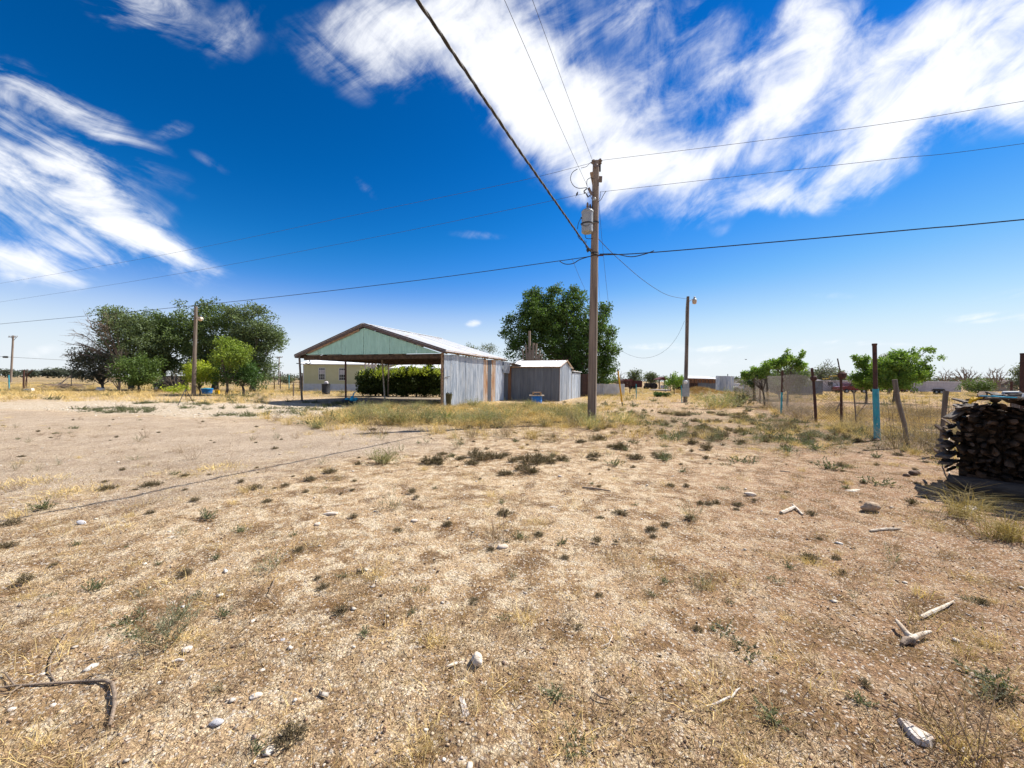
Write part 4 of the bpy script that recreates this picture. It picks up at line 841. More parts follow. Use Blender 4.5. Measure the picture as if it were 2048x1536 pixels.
# ------------------------------------------------------------------ left fence
def fence_left():
    root_p = GG(47, 778)
    root = thing('field_fence', 'low wire fence with rusty gate posts along the far left field', 'fence', root_p)
    def post(u0, v0, u1, v1, r, m, lb):
        a = GG(u0, v0); t = P(u1, v1, a.y); MB().tube([a, t], r, 7).build('post', M[m], root)['label'] = lb; return a, t
    p1 = post(18.5, 781, 17.5, 750, .05, 'tealpost', 'pale turquoise post'); p2 = post(47, 778, 48, 740, .085, 'rustpost', 'thick rusty gate post')
    p3 = post(53.5, 777, 54, 738, .04, 'rustpost', 'thin rusty gate post'); p4 = post(206.5, 780, 207, 748, .055, 'rustpost', 'orange rusty post')
    p5 = post(142.5, 777, 143, 741, .04, 'darkmetal', 'thin dark post')
    MB().tube([P(55, 750, p3[0].y), P(65, 740, p3[0].y)], .06, 6).tube([P(50, 776, p3[0].y), P(54, 745, p3[0].y)], .035, 6).build('brace', M['rustpost'], root)
    Yf = p2[0].y; mb = MB()
    for v in (741.5, 752, 760, 767, 773):
        mb.tube([P(-30, v, Yf), P(50, v, Yf), P(142, v + .8, Yf), P(207, v + 1.2, Yf), P(300, v + 2, Yf)], .018 if v < 742 else .008, 4, cap=False)
    mb.build('fence_wire', M['meshwire'], root)
    for (u, v, w, h, t, lb) in ((55, 783.5, 14, 6.5, -.18, 'white concrete block tipped over by the left gate post'), (198, 781, 12, 6, .12, 'white block beside the orange rusty fence post')):
        a = GG(u, v); s = a.y / 800; Mx = Matrix.Translation(a) @ Matrix.Rotation(.3, 4, 'Z') @ Matrix.Rotation(t, 4, 'Y')
        tag(MB(Mx).prism([(-w*s/2, 0, .02), (w*s/2, 0, 0), (w*s/2*.95, 0, h*s*.85), (-w*s/2*.7, 0, h*s)], (0, .35, 0)).build('concrete_block', M['whitepaint'], loc=a), lb, 'block')
    # second fence behind, right of the big trees
    root = thing('wire_fence', 'far wire fence on thin posts between the left trees and the mobile home', 'fence', GG(578, 781))
    for (u, vb, vt, m) in ((548.5, 779, 741, 'rustpost'), (560.5, 779, 744, 'rustpost'), (578, 779, 750, 'tealpost'), (587, 792, 766, 'polegrey'), (599.5, 779, 746, 'rustpost'), (604.5, 780, 747, 'rustpost')):
        a = GG(u, vb); MB().tube([a, P(u, vt, a.y)], .055, 6).build('post', M[m], root)
    Yf = GG(560, 779).y; mb = MB(); [mb.tube([P(540, v, Yf), P(606, v, Yf)], .012, 4) for v in (748, 755, 762, 769, 775)]; mb.build('fence_wire', M['meshwire'], root)
    MB().tube([P(579, 764.5, Yf), P(602, 764.5, Yf)], .045, 6).tube([P(599, 747.5, Yf), P(606, 747, Yf)], .06, 6).build('rail', M['rustpost'], root)
fence_left()

# ------------------------------------------------------------------ wood pile
def woodpile():
    c = Vector((6.74, 6.12, 0)); root = thing('woodpile', 'large dark stack of split cedar firewood at the right edge', 'woodpile', c)
    # local layout: x = away from the face, y = 0 at the far left end, running negative towards the right
    def q3(x, y, z): return c + Vector((x, y, z))
    MB().tube([q3(-.02, .02, .11), q3(-.10, -.7, .11), q3(-.2, -1.7, .10), q3(.1, -2.9, .15)], [.11, .115, .11, .105], 14).build('base_log', M['logbark'], root, smooth=True)
    MB().tube([q3(1.3, 0, .15), q3(1.35, -2.9, .15)], .14, 12).build('base_log', M['logbark'], root, smooth=True)
    MB().box(c.x + .25, c.x + 1.8, c.y - 2.9, c.y - .15, 0, .22).build('base_earth', M['darkstone'], root)
    protos = []
    for k in range(12):
        n = 5 + k % 3; mb = MB(); rad = [rng.uniform(.55, 1.15) for _ in range(n)]; segs = 5; rings = []
        for s in range(segs):
            f = s / (segs - 1); y = rng.uniform(-.16, .16) * (0 < s < 4); z = rng.uniform(-.16, .16) * (0 < s < 4); sc = rng.uniform(.82, 1.12)
            if s == 0: sc *= rng.uniform(.45, .9)
            rings.append([(f + (rng.uniform(-.04, .04) if s in (0, segs-1) else 0), y + math.cos(2*math.pi*q/n) * rad[q] * sc * .5, z + math.sin(2*math.pi*q/n) * rad[q] * sc * .5) for q in range(n)])
        rings[0] = [(p[0] + rng.uniform(-.05, .05), p[1], p[2]) for p in rings[0]]
        vs = [p for r_ in rings for p in r_]; fs = []
        for s in range(segs - 1):
            for q in range(n): fs.append((s*n+q, s*n+(q+1)%n, (s+1)*n+(q+1)%n, (s+1)*n+q))
        fs += [tuple(range(n))[::-1], tuple(range((segs-1)*n, segs*n))]; mb.add(vs, fs)
        me = bpy.data.meshes.new('stick'); me.from_pydata([tuple(v) for v in mb.v], [], mb.f); me.materials.append(M['cutwood']); protos.append(me)
    def stick(x, y, z, L, w, h, yaw=0, pitch=0):
        o = bpy.data.objects.new('firewood_stick', protos[rng.integers(len(protos))]); link(o, root)
        o.matrix_local = Matrix.Translation(Vector((x, y, z))) @ Matrix.Rotation(yaw, 4, 'Z') @ Matrix.Rotation(pitch, 4, 'Y') @ Matrix.Rotation(rng.uniform(0, 6.28), 4, 'X') @ Matrix.Diagonal((L, w, h, 1)); return o
    def topz(y): return float(np.interp(y, [-2.9, -.34, -.24, -.14, -.04, .06], [1.44, 1.42, 1.40, 1.30, 1.18, 1.0]))
    rest = MB(); cnt = 0; z = .23
    while z < 1.42:
        y = .05 - abs(math.sin(z * 9)) * .07 - rng.uniform(0, .04); hh = rng.uniform(.055, .10)
        while y > -2.8:
            w = rng.uniform(.06, .15)
            if z + hh * .5 < topz(y - w / 2) and rng.random() > .05:
                x0 = rng.uniform(-.07, .13) + (.06 if z > 1.1 else 0) + (rng.random() < .08) * -.10; L = rng.uniform(.7, 1.25)
                if cnt < 290 and y > -1.5: stick(x0, y - w / 2, z + hh / 2 + rng.uniform(-.02, .02), L, w * 1.1, hh * rng.uniform(.8, 1.25), rng.uniform(-.25, .25), rng.uniform(-.12, .12)); cnt += 1
                else: rest.tube([q3(x0, y - w/2, z + hh/2), q3(x0 + L * .5, y - w/2 + rng.uniform(-.03, .03), z + hh/2 + rng.uniform(-.02, .02)), q3(x0 + L, y - w/2 + rng.uniform(-.1, .1), z + hh/2)], [hh * rng.uniform(.35, .6), hh * .62, hh * .5], 5)
            y -= w * rng.uniform(.9, 1.12)
        z += hh * .95
    z = .24
    while z < 1.16:
        y = -.06 if z < 1.0 else -.3
        while y > -2.8:
            w = rng.uniform(.12, .18); rest.bar(q3(.42, y - w/2, z + .06), q3(1.75 + rng.uniform(-.1, .1), y - w/2, z + .06), w * .96, .115); y -= w
        z += .12
    o = rest.build('inner_firewood', M['cutwood'], root); o['kind'] = 'stuff'
    for k in range(15):
        z = .27 + k * .055 + rng.uniform(-.015, .015); stick(rng.uniform(-.10, .06), .04 + rng.uniform(-.03, .05) - max(0, z - .85) * .2, z, rng.uniform(.7, 1.1), rng.uniform(.06, .13), rng.uniform(.04, .08), rng.uniform(-.1, .2), rng.uniform(-.06, .06))
    for k in range(64):
        y = rng.uniform(-2.7, .0); z = topz(y) + rng.uniform(-.04, .035); x0 = rng.uniform(-.10, .5); yaw = rng.uniform(-.5, .5) if rng.random() < .55 else rng.uniform(-1.9, -1.1)
        d = Vector((math.cos(yaw), math.sin(yaw), rng.uniform(-.06, .06))) * rng.uniform(.35, .9); p = q3(x0, y, z); m1 = p + d * .5 + Vector((0, rng.uniform(-.03, .03), rng.uniform(0, .025)))
        w, h = rng.uniform(.06, .12), rng.uniform(.018, .035); MB().bar(p, m1, w, h).bar(m1, p + d, w * .9, h * .9).build('bark_slab', M['greyslab'], root)
    for (a, b, w) in (((-.06, .04, 1.08), (.3, -.2, 1.30), .12), ((-.20, .10, .66), (.5, .0, .62), .10), ((-.22, .08, .50), (.4, .02, .52), .15), ((-.18, .06, .40), (.5, 0, .38), .12)):
        MB().bar(q3(*a), q3(*b), w, .035).build('bark_slab', M['greyslab'], root)
    root.rotation_euler = (0, 0, R(38))
    pts = [P(1942, 802, 6.0), P(1948, 799, 6.0), P(1958, 796, 5.98), P(1966, 794.5, 5.95)]
    tag(MB().tube(pts, [.03, .022, .016, .012], 7).tube([P(1939, 807, 6.0), P(1943, 799, 5.98), P(1950, 801, 5.98), P(1946, 796, 6.0), P(1941, 802, 6.0)], .022, 6).build('yellow_rope', M['yellowrope'], loc=pts[0]), 'knotted yellow rope lying on top of the woodpile', 'rope')
    pts = [P(1959, 791.5, 5.85), P(1985, 792, 5.75), P(2010, 794, 5.6), P(2034, 795, 5.5)]
    tag(MB().bar(pts[0], pts[1], .035, .012).bar(pts[1], pts[2], .035, .012).bar(pts[2], pts[3], .03, .012).build('blue_strap', M['bluerope'], loc=pts[0]), 'turquoise strap stretched across the woodpile top', 'strap')
    a = P(2043, 794, 5.5); tag(MB().prism([a, a + Vector((.3, -.1, -.06)), a + Vector((.28, -.3, -.05)), a + Vector((.02, -.25, -.03))], (.01, 0, .05)).build('white_board', M['whitepaint'], loc=a), 'white board lying on the woodpile at the right edge', 'board')
    a, b = P(2007, 788, 6.9), P(2040, 788, 6.7); tag(MB().tube([a, b], .05, 8).build('grey_pipe', M['greymetal'], loc=a), 'short grey pipe lying behind the turquoise strap on the woodpile', 'pipe')
woodpile()

# ------------------------------------------------------------------ things round the buildings
def yard_things():
    b = GG(1073.5, 806); b = P(1073.5, 806, 27.6); b.z = 0
    t = thing('blue_drum', 'blue plastic drum with a board lid in front of the tin shed', 'drum', b); z0 = .0; r = .36
    ztop = P(1073, 791.5, 27.6).z
    MB().lathe([(r*.95, z0), (r, .05), (r, ztop*.33), (r*1.04, ztop*.35), (r, ztop*.37), (r, ztop*.66), (r*1.04, ztop*.68), (r, ztop*.7), (r, ztop-.05), (r*.96, ztop-.02)], b, 18).build('drum', M['blue'], t, smooth=True)
    MB().box(b.x-.5, b.x+.5, b.y-.38, b.y+.38, ztop, ztop+.05).build('board_lid', M['bleached'], t)
    MB().box(b.x-.28, b.x+.3, b.y-.25, b.y+.2, ztop+.053, ztop+.06).box(b.x-.3, b.x-.2, b.y-.25, b.y+.2, ztop+.06, ztop+.24).box(b.x+.2, b.x+.32, b.y-.25, b.y+.2, ztop+.06, ztop+.24).box(b.x-.3, b.x+.32, b.y-.25, b.y+.2, ztop+.2, ztop+.25).build('wooden_box', M['beamlight'], t)
    a = P(898, 815, 22.2); a.z = 0; tp = P(898, 788, 22.2)
    st = thing('cut_stump', 'short dark upright stump leaning at the corner of the corrugated wall', 'stump', a)
    MB().tube([a, a.lerp(tp, .5) + Vector((-.02, 0, 0)), tp], [.13, .15, .19], 10).build('stump', M['greencactus'], st, smooth=True)
    for k in range(7):
        q = tp + Vector((math.cos(k) * .13, math.sin(k) * .1, 0)); MB().bar(q, q + Vector((rng.uniform(-.04, .04), 0, rng.uniform(.05, .12))), .05, .04).build('splinter', M['greencactus'], st)
    # blue plastic heap beside the carport posts
    c = GG(702, 799); c = P(702, 802, 25.8); c.z = 0; t = thing('blue_toy_heap', 'cyan plastic junk heap at the foot of the carport post', 'plastic junk', c)
    for k in range(9):
        q = c + Vector((rng.uniform(-.38, .38), rng.uniform(-.2, .2), rng.uniform(.1, .34))); s = rng.uniform(.08, .17)
        MB(Matrix.Translation(q) @ Matrix.Rotation(rng.uniform(0, 3), 4, 'X') @ Matrix.Rotation(rng.uniform(0, 3), 4, 'Z')).lathe([(s*.5, -s), (s, -s*.6), (s*.8, 0), (s*.5, s*.7), (s*.2, s)], (0, 0, 0), 7).build('plastic_piece', M['cyanplastic'], t)
    MB().tube([c + Vector((.1, 0, .2)), c + Vector((.15, 0, .6)), c + Vector((.28, 0, .72))], .04, 6).build('handle', M['cyanplastic'], t)
    MB().lathe([(.5, 0), (.45, .15), (.2, .3)], c + Vector((-.25, .1, 0)), 10).build('dirt_base', M['black'], t)
    # left: blue tub, yellow can, dark car body under the tree, tripod
    c = GG(414, 788); t = thing('blue_tub', 'round blue tub under the yellow green tree by the left light pole', 'tub', c)
    MB().lathe([(.38, 0), (.43, .25), (.46, .42), (.50, .43), (.50, .50), (.44, .50)], c, 18).build('tub', M['blue'], t, smooth=True); MB().lathe([(.47, .5), (.48, .54), (.1, .57)], c, 18).build('lid', M['cyanplastic'], t)
    c = GG(435, 788); t = thing('yellow_can', 'yellow fuel can under the tree right of the blue tub', 'can', c)
    MB().box(c.x-.16, c.x+.16, c.y-.1, c.y+.1, 0, .34).build('body', M['yellow'], t); MB().tube([c + Vector((-.1, 0, .34)), c + Vector((-.1, 0, .42)), c + Vector((.06, 0, .42)), c + Vector((.06, 0, .34))], .02, 6).build('handle', M['yellow'], t); MB().lathe([(.035, .34), (.035, .4)], c + Vector((.12, 0, 0)), 8).build('cap', M['black'], t)
    a = GG(356, 812); t = thing('wire_tripod', 'thin leaning wire tripod stand on the dirt before the left light pole', 'stand', a)
    apex = P(371, 778, a.y + 1)
    for (u, v) in ((356, 812), (388, 808), (372, 798)): MB().tube([GG(u, v), apex], .02, 5).build('leg', M['darkmetal'], t)
yard_things()
def boxy(name, label, cat, u0, u1, vb, vt, Y, mat, depth=2.0, roofm=None, group=None):
    a = P(u0, vb, Y); b = P(u1, vt, Y); r = thing(name, label, cat, (a.x, Y, 0), group); MB().box(a.x, b.x, Y, Y + depth, 0, b.z).build('wall', M[mat], r)
    if roofm: MB().box(a.x - .2, b.x + .2, Y - .25, Y + depth + .2, b.z + .003, b.z + .14).build('roof', M[roofm], r)
    return r, a, b
def background_right():
    # brown cabin wall right behind the pole
    r, a, b = boxy('brown_hut', 'dark brown wooden hut half hidden right behind the utility pole', 'hut', 1164.5, 1176, 790, 748, 40.5, 'brownwall', 2.5)
    MB().box(b.x - .02, b.x + .5, 40.4, 43, 0, b.z + .03).build('side_wall', M['beamlight'], r)
    # corrugated low fence
    a = P(1190, 790, 44); b = P(1249, 768, 44); r = thing('tin_fence', 'low white corrugated fence right of the utility pole', 'fence', (a.x, 44, 0)); n = 7; w = (b.x - a.x) / n
    for i in range(n):
        sheet('fence_sheet', M['roof'], r, Matrix.Identity(4), (a.x + i * w, 44 + .02 * (i % 2), -.1), (1, 0, 0), w + .02, (0, 0, b.z + .1 + rng.uniform(-.04, .04)), (0, -1, 0), .12, .016, 0, rng.random())
    # pipe corral rails behind
    a = P(1188, 775, 50); b = P(1262, 775, 50); r = thing('pipe_corral', 'rusty pipe corral rails behind the low white tin fence', 'corral', (a.x, 50, 0))
    for v in (762, 765.5, 769): MB().tube([P(1188, v, 50), P(1262, v, 50)], .05, 6).build('rail', M['rustpost'], r)
    for u in (1192, 1215, 1238, 1260): c = P(u, 762, 50); MB().tube([(c.x, 50, 0), c], .06, 6).build('post', M['rustpost'], r)
    # red stock trailer
    Y = 78; a = P(1246, 779, Y); b = P(1284, 760, Y); r = thing('stock_trailer', 'dark red slatted stock trailer beyond the tin fence', 'trailer', (a.x, Y, 0))
    for k in range(5): MB().box(a.x, b.x, Y, Y + .06, .5 + k * .24, .6 + k * .24).box(a.x, b.x, Y + 2, Y + 2.06, .5 + k * .24, .6 + k * .24).build('slat', M['redsteel'], r)
    for k in range(6): x = a.x + (b.x - a.x) * k / 5; MB().box(x - .05, x + .05, Y - .03, Y + 2.08, .45, 1.72).build('upright', M['redsteel'], r)
    MB().box(a.x, b.x, Y, Y + 2, .4, .5).build('floor', M['darkmetal'], r); MB().box(a.x, a.x + (b.x - a.x) * .5, Y - .05, Y + 2.1, 1.72, 1.98).build('roof', M['red'], r)
    for k in (.4, .62): MB().lathe([(.36, -.1), (.36, .1)], ((a.x + (b.x - a.x) * k), Y - .05, .36), 14, (0, 1, 0)).build('wheel', M['tyre'], r)
    # second red machine / pale low slab / small pavilion
    Y = 72; a = P(1318, 776, Y); b = P(1338, 760, Y); r = thing('gabled_pavilion', 'small dark open frame shelter left of the leafy shrub', 'shelter', (a.x, Y, 0))
    for x in (a.x, (a.x+b.x)/2, b.x):
        for y in (Y, Y + 2.2): MB().box(x - .05, x + .05, y - .05, y + .05, 0, b.z).build('post', M['darkmetal'], r)
    mx = (a.x + b.x) / 2
    MB().prism([(a.x-.2, Y-.1, b.z), (b.x+.2, Y-.1, b.z), (b.x+.2, Y-.1, b.z+.1), (mx, Y-.1, b.z+.55), (a.x-.2, Y-.1, b.z+.1)], (0, 2.5, 0)).build('roof', M['redsteel'], r)
    MB().box(mx - .1, mx + .9, Y + .4, Y + 1.5, .3, .9).build('white_tank', M['whitepaint'], r)
    a = P(1308, 780, 66); b = P(1342, 777.5, 66); tag(MB().box(a.x, b.x, 66, 68.2, 0.05, .26).build('flat_trailer', M['dirtywhite'], loc=(a.x, 66, 0)), 'pale low flat slab on the ground beyond the green shrub', 'platform')
    Y = 80; a = P(1291, 777, Y); r = thing('tractor', 'small dark tractor silhouette between the two distant round trees', 'tractor', (a.x, Y, 0))
    MB().box(a.x, a.x + 1.6, Y, Y + .8, .6, 1.25).build('bonnet', M['darkmetal'], r); MB().box(a.x + 1.5, a.x + 2.0, Y, Y + .8, .6, 1.0).tube([(a.x + 1.7, Y + .4, 1), (a.x + 1.7, Y + .4, 1.7)], .05, 6).build('seat', M['darkmetal'], r)
    for x, rr in ((a.x + .3, .4), (a.x + 1.7, .65)):
        for y in (Y - .1, Y + .9): MB().lathe([(rr, -.14), (rr, .14)], (x, y, rr), 14, (0, 1, 0)).build('wheel', M['tyre'], r)
    # open barn
    Y = 70; a = P(1372, 778, Y); b = P(1434, 757, Y); r = thing('open_barn', 'long open fronted barn with pale roof behind the yard light pole', 'barn', (a.x, Y, 0))
    MB().prism([(a.x - .2, Y - .3, b.z - .02), (a.x - .2, Y + 4.6, b.z + .42), (a.x - .2, Y + 4.6, b.z + .50), (a.x - .2, Y - .3, b.z + .06)], (b.x - a.x + .4, 0, -.08)).build('roof', M['roofwhite'], r)
    MB().box(a.x, b.x, Y + 4.2, Y + 4.4, 0, b.z - .2).build('rear_wall', M['brownwall'], r); MB().box(b.x - 3.2, b.x, Y + .2, Y + .35, 0, b.z - .25).build('front_wall', M['galvdark'], r)
    for k in range(6): x = a.x + (b.x - 3.4 - a.x) * k / 5; MB().box(x - .07, x + .07, Y + .1, Y + .24, 0, b.z - .1).build('post', M['brownwall'], r)
    for k in range(9): x = a.x + .3 + .62 * k; MB().box(x, x + .5, Y + .02, Y + .06, b.z - .75 - rng.uniform(0, .2), b.z - .12).build('hanging_board', M['rustsheet'], r)
    Y = 84; a = P(1383, 776, Y); b = P(1418, 757.5, Y); pk = P(1399, 753.5, Y); r = thing('distant_house', 'distant house with low pyramid roof behind the open barn', 'house', (a.x, Y, 0))
    MB().box(a.x + .2, b.x - .2, Y, Y + 5, 0, b.z).build('wall', M['tan'], r); MB().add([(a.x - .3, Y - .3, b.z), (b.x + .3, Y - .3, b.z), (b.x + .3, Y + 5.3, b.z), (a.x - .3, Y + 5.3, b.z), (pk.x, Y + 2.5, pk.z + .2)], [(0,1,4), (1,2,4), (2,3,4), (3,0,4), (0,3,2,1)]).build('roof', M['fascia'], r)
    Y = 60; a = P(1431, 776, Y); b = P(1467, 752, Y); r = thing('tin_panel_screen', 'grey corrugated panel screen right of the open barn', 'screen', (a.x, Y, 0)); n = 5; w = (b.x - a.x) / n
    for i in range(n): sheet('panel_sheet', M['galv'], r, Matrix.Identity(4), (a.x + i * w, Y, .15 + .06 * rng.random()), (1, 0, -.01), w + .02, (.05, 0, b.z - .2), (0, -1, 0), .16, .02, 0, rng.random())
    for x in (a.x + .3, b.x - .3): MB().box(x - .06, x + .06, Y + .05, Y + .17, 0, b.z - .1).build('post', M['brownwall'], r)
    # vehicles
    def vehicle(name, label, u0, u1, Y, mat, kind, cat, wheels=True, flip=False):
        a = P(u0, 780, Y); b = P(u1, 780, Y); L = b.x - a.x; r = thing(name, label, cat, (a.x, Y, 0)); W = 1.8; f = (lambda t: 1 - t) if flip else (lambda t: t)
        if kind == 'pickup': prof = [(0, .45), (0, .95), (.02, 1.02), (.16, 1.1), (.25, 1.12), (.34, 1.62), (.40, 1.68), (.55, 1.66), (.60, 1.1), (.99, 1.08), (1, .5)]; win = [(.27, 1.14), (.355, 1.58), (.43, 1.6), (.43, 1.14)], [(.445, 1.14), (.445, 1.6), (.54, 1.58), (.57, 1.14)]
        elif kind == 'suv': prof = [(0, .45), (0, .95), (.02, 1.02), (.22, 1.08), (.32, 1.6), (.38, 1.7), (.9, 1.68), (.98, 1.1), (1, .5)]; win = [(.27, 1.12), (.35, 1.58), (.52, 1.6), (.52, 1.12)], [(.54, 1.12), (.54, 1.6), (.88, 1.58), (.93, 1.12)]
        else: prof = [(0, .4), (0, .75), (.03, .85), (.25, .95), (.36, 1.35), (.42, 1.42), (.68, 1.40), (.82, .98), (.98, .9), (1, .45)]; win = [(.30, .97), (.38, 1.33), (.53, 1.35), (.53, .97)], [(.545, .97), (.545, 1.35), (.66, 1.33), (.76, .98)]
        MB().prism([(a.x + f(x) * L, Y, z) for x, z in prof], (0, W, 0)).build('body', M[mat], r)
        for wd in win: MB().prism([(a.x + f(x) * L, Y - .012, z) for x, z in wd], (0, .008, 0)).build('window', M['glass'], r)
        for x in (.18, .80):
            for y in (Y + .02, Y + W - .02):
                w = MB().lathe([(.30, -.1), (.36, -.08), (.36, .1)], (a.x + f(x) * L, y, .36), 14, (0, 1, 0)).build('wheel', M['tyre'], r)
                MB().lathe([(.18, -.115), (.18, -.09)], (a.x + f(x) * L, y, .36), 12, (0, 1, 0)).build('rim', M['greymetal'], w)
        MB().box(a.x + f(.005) * L - .03, a.x + f(.005) * L + .03, Y + .1, Y + .35, .75, .9).build('headlight', M['whitepaint'], r)
        MB().bar((a.x + .02 * L, Y - .03, .5), (a.x + .98 * L, Y - .03, .5), .04, .08).build('sill', M['darkmetal'], r); return r
    vehicle('pickup_truck', 'dark red pickup truck parked behind the chain link fence', 1683, 1738, 63, 'red', 'pickup', 'pickup truck')
    vehicle('parked_car', 'dark blue car parked under the trees right of the red pickup', 1757, 1785, 74, 'bluecar', 'suv', 'car')
    vehicle('parked_car', 'dark car under the tree just left of the second tree trunk', 1792, 1818, 76, 'darkmetal', 'car', 'car')
    vehicle('parked_car', 'red car with pale roof parked left of the white trailer', 1820, 1851, 70, 'red', 'suv', 'car')
    vehicle('parked_car', 'white car low behind the fence left of the bushy green tree', 1467, 1502, 62, 'whitecar', 'car', 'car')
    vehicle('pickup_truck', 'faded red vehicle glimpsed through the chain link behind the bushy tree', 1539, 1570, 62, 'redsteel', 'pickup', 'pickup truck', flip=True)
    # white enclosed trailer
    Y = 62; a = P(1851, 787, Y); b = P(1923, 764.5, Y); r = thing('enclosed_trailer', 'long white enclosed cargo trailer on black double wheels', 'trailer', (a.x, Y, 0))
    MB().box(a.x, b.x, Y, Y + 2.4, .42, b.z).build('body', M['dirtywhite'], r); MB().box(a.x - .03, b.x + .03, Y - .03, Y + 2.43, b.z + .003, b.z + .1).build('roof_edge', M['whitepaint'], r)
    for k in (.28, .42):
        w = MB().lathe([(.28, -.12), (.36, -.1), (.36, .1)], (a.x + (b.x - a.x) * k, Y - .03, .36), 14, (0, 1, 0)).build('wheel', M['tyre'], r); MB().lathe([(.16, -.13), (.16, -.11)], (a.x + (b.x - a.x) * k, Y - .03, .36), 10, (0, 1, 0)).build('rim', M['greymetal'], w)
    xm = a.x + (b.x - a.x) * .35; MB().prism([(xm - 1.05, Y - .17, .6), (xm + 1.05, Y - .17, .6), (xm + .75, Y - .17, .86), (xm - .75, Y - .17, .86)], (0, .165, 0)).build('wheel_arch', M['darkmetal'], r)
    dx = a.x + (b.x - a.x) * .42; MB().box(dx, dx + .85, Y - .02, Y - .003, .95, b.z - .35).build('side_door', M['dirtywhite'], r)
    # grey shed with white roof and pale mobile home
    Y = 52; a = P(1606, 783, Y); b = P(1646, 762, Y); r = thing('storage_shed', 'grey storage shed with shallow white metal roof seen through the chain link', 'shed', (a.x, Y, 0))
    MB().box(a.x, b.x, Y, Y + 3, 0, b.z).build('wall', M['galvdark'], r); MB().prism([(a.x - .2, Y - .2, b.z + .003), (b.x + .2, Y - .2, b.z + .003), ((a.x+b.x)/2, Y - .2, b.z + .35)], (0, 3.4, 0)).build('roof', M['roofwhite'], r)
    Y = 75; a = P(1646, 785, Y); b = P(1716, 762.5, Y); r = thing('mobile_home', 'long pale mobile home behind the dark red pickup', 'mobile home', (a.x, Y, 0))
    MB().box(a.x, b.x, Y, Y + 4, 0, b.z).build('wall', M['dirtywhite'], r); MB().box(a.x - .2, b.x + .2, Y - .2, Y + 4.2, b.z + .003, b.z + .12).build('roof', M['roofwhite'], r)
    for u in (1660, 1690): c = P(u, 770, Y); MB().box(c.x - .4, c.x + .5, Y - .03, Y - .004, 1.1, 1.8).build('window', M['glass'], r)
    c = P(1672, 770, Y); MB().box(c.x - .9, c.x + .9, Y - 1.5, Y - .05, .0, 1.0).build('porch', M['brownwall'], r)
    Y = 95; a = P(1998, 788, Y); b = P(2036, 770, Y); r = thing('distant_house', 'distant brown house with dark windows at the far right', 'house', (a.x, Y, 0))
    MB().box(a.x, b.x, Y, Y + 7, 0, b.z).build('wall', M['tan'], r); MB().prism([(a.x - .5, Y - .4, b.z), (b.x + .5, Y - .4, b.z), ((a.x+b.x)/2, Y - .4, b.z + 1.2)], (0, 7.6, 0)).build('roof', M['fascia'], r)
    for u in (2006, 2018): c = P(u, 775, Y); MB().box(c.x - .5, c.x + .5, Y - .03, Y - .004, 1.0, 1.9).build('window', M['glass'], r)
    # two yard poles near panel screen
    for (u, v, lb) in ((1455.5, 748, 'thin dark pole behind the tin panel screen'), (1341, 747, 'thin distant pole behind the leafy shrub')):
        t = P(u, v, 66); tag(MB().tube([(t.x, 66, 0), t], .06, 6).build('thin_pole', M['darkmetal'], loc=(t.x, 66, 0)), lb, 'pole')
    # dark car body under the left trees
    vehicle('derelict_car', 'dark derelict car in the deep shade under the big left trees', 306, 350, 42.5, 'black', 'suv', 'car')
background_right()

# ------------------------------------------------------------------ foliage
def leaves_arr(centers, rad, per, size, cols, flat=.8, elong=1.9, droop=0., out=None):
    """leaf rhombs scattered around cluster centres"""
    nC = len(centers); n = nC * per; c = np.repeat(centers, per, 0)
    off = rdirs(n) * (rng.random((n, 1)) ** .5) * rad; off[:, 2] *= flat; p = c + off
    d = rdirs(n); d[:, 2] = d[:, 2] * .7 - droop; d = unit(d + unit(off) * .6)
    w = unit(np.cross(d, rdirs(n))); L = size * rng.uniform(.6, 1.35, (n, 1)); W = L / elong
    V = np.stack([p, p + d * L * .5 + w * W * .5, p + d * L, p + d * L * .5 - w * W * .5], 1).reshape(-1, 3)
    F = np.arange(n * 4).reshape(-1, 4)
    ci = np.repeat(rng.uniform(.78, 1.22, (nC, 1)), per, 0); li = rng.uniform(.75, 1.25, (n, 1)); mixf = np.clip(np.repeat(rng.random((nC, 1)), per, 0) * .6 + rng.random((n, 1)) * .4, 0, 1)
    col = (np.array(cols[0]) * (1 - mixf) + np.array(cols[1]) * mixf) * ci * li
    return V, F, np.repeat(col, 4, 0)
def lobe_points(lobes, Y, n, shell=.45):
    """cluster centres inside ellipsoids given as (u, v, ru, rv, dy)"""
    vol = np.array([l[2] * l[3] for l in lobes], float); vol /= vol.sum(); pts = []
    for l, f in zip(lobes, vol):
        k = max(3, int(n * f)); y = Y + l[4]; c = np.array(P(l[0], l[1], y)); rx = l[2] / 800 * y; rz = l[3] / 800 * y
        r = (shell + (1 - shell) * rng.random((k, 1))) * (1 + (rng.random((k, 1)) < .16) * rng.uniform(.08, .30, (k, 1))); d = rdirs(k); q = d * r
        ang = np.arctan2(q[:, 2], q[:, 0]); bump = 1 + .17 * np.sin(ang * 3 + l[0]) + .14 * np.sin(ang * 7 + l[1])
        pts.append(c + q * bump[:, None] * np.array([rx, rx * .9, rz]))
    p = np.vstack(pts); p[:, 2] = np.maximum(p[:, 2], .25); return p
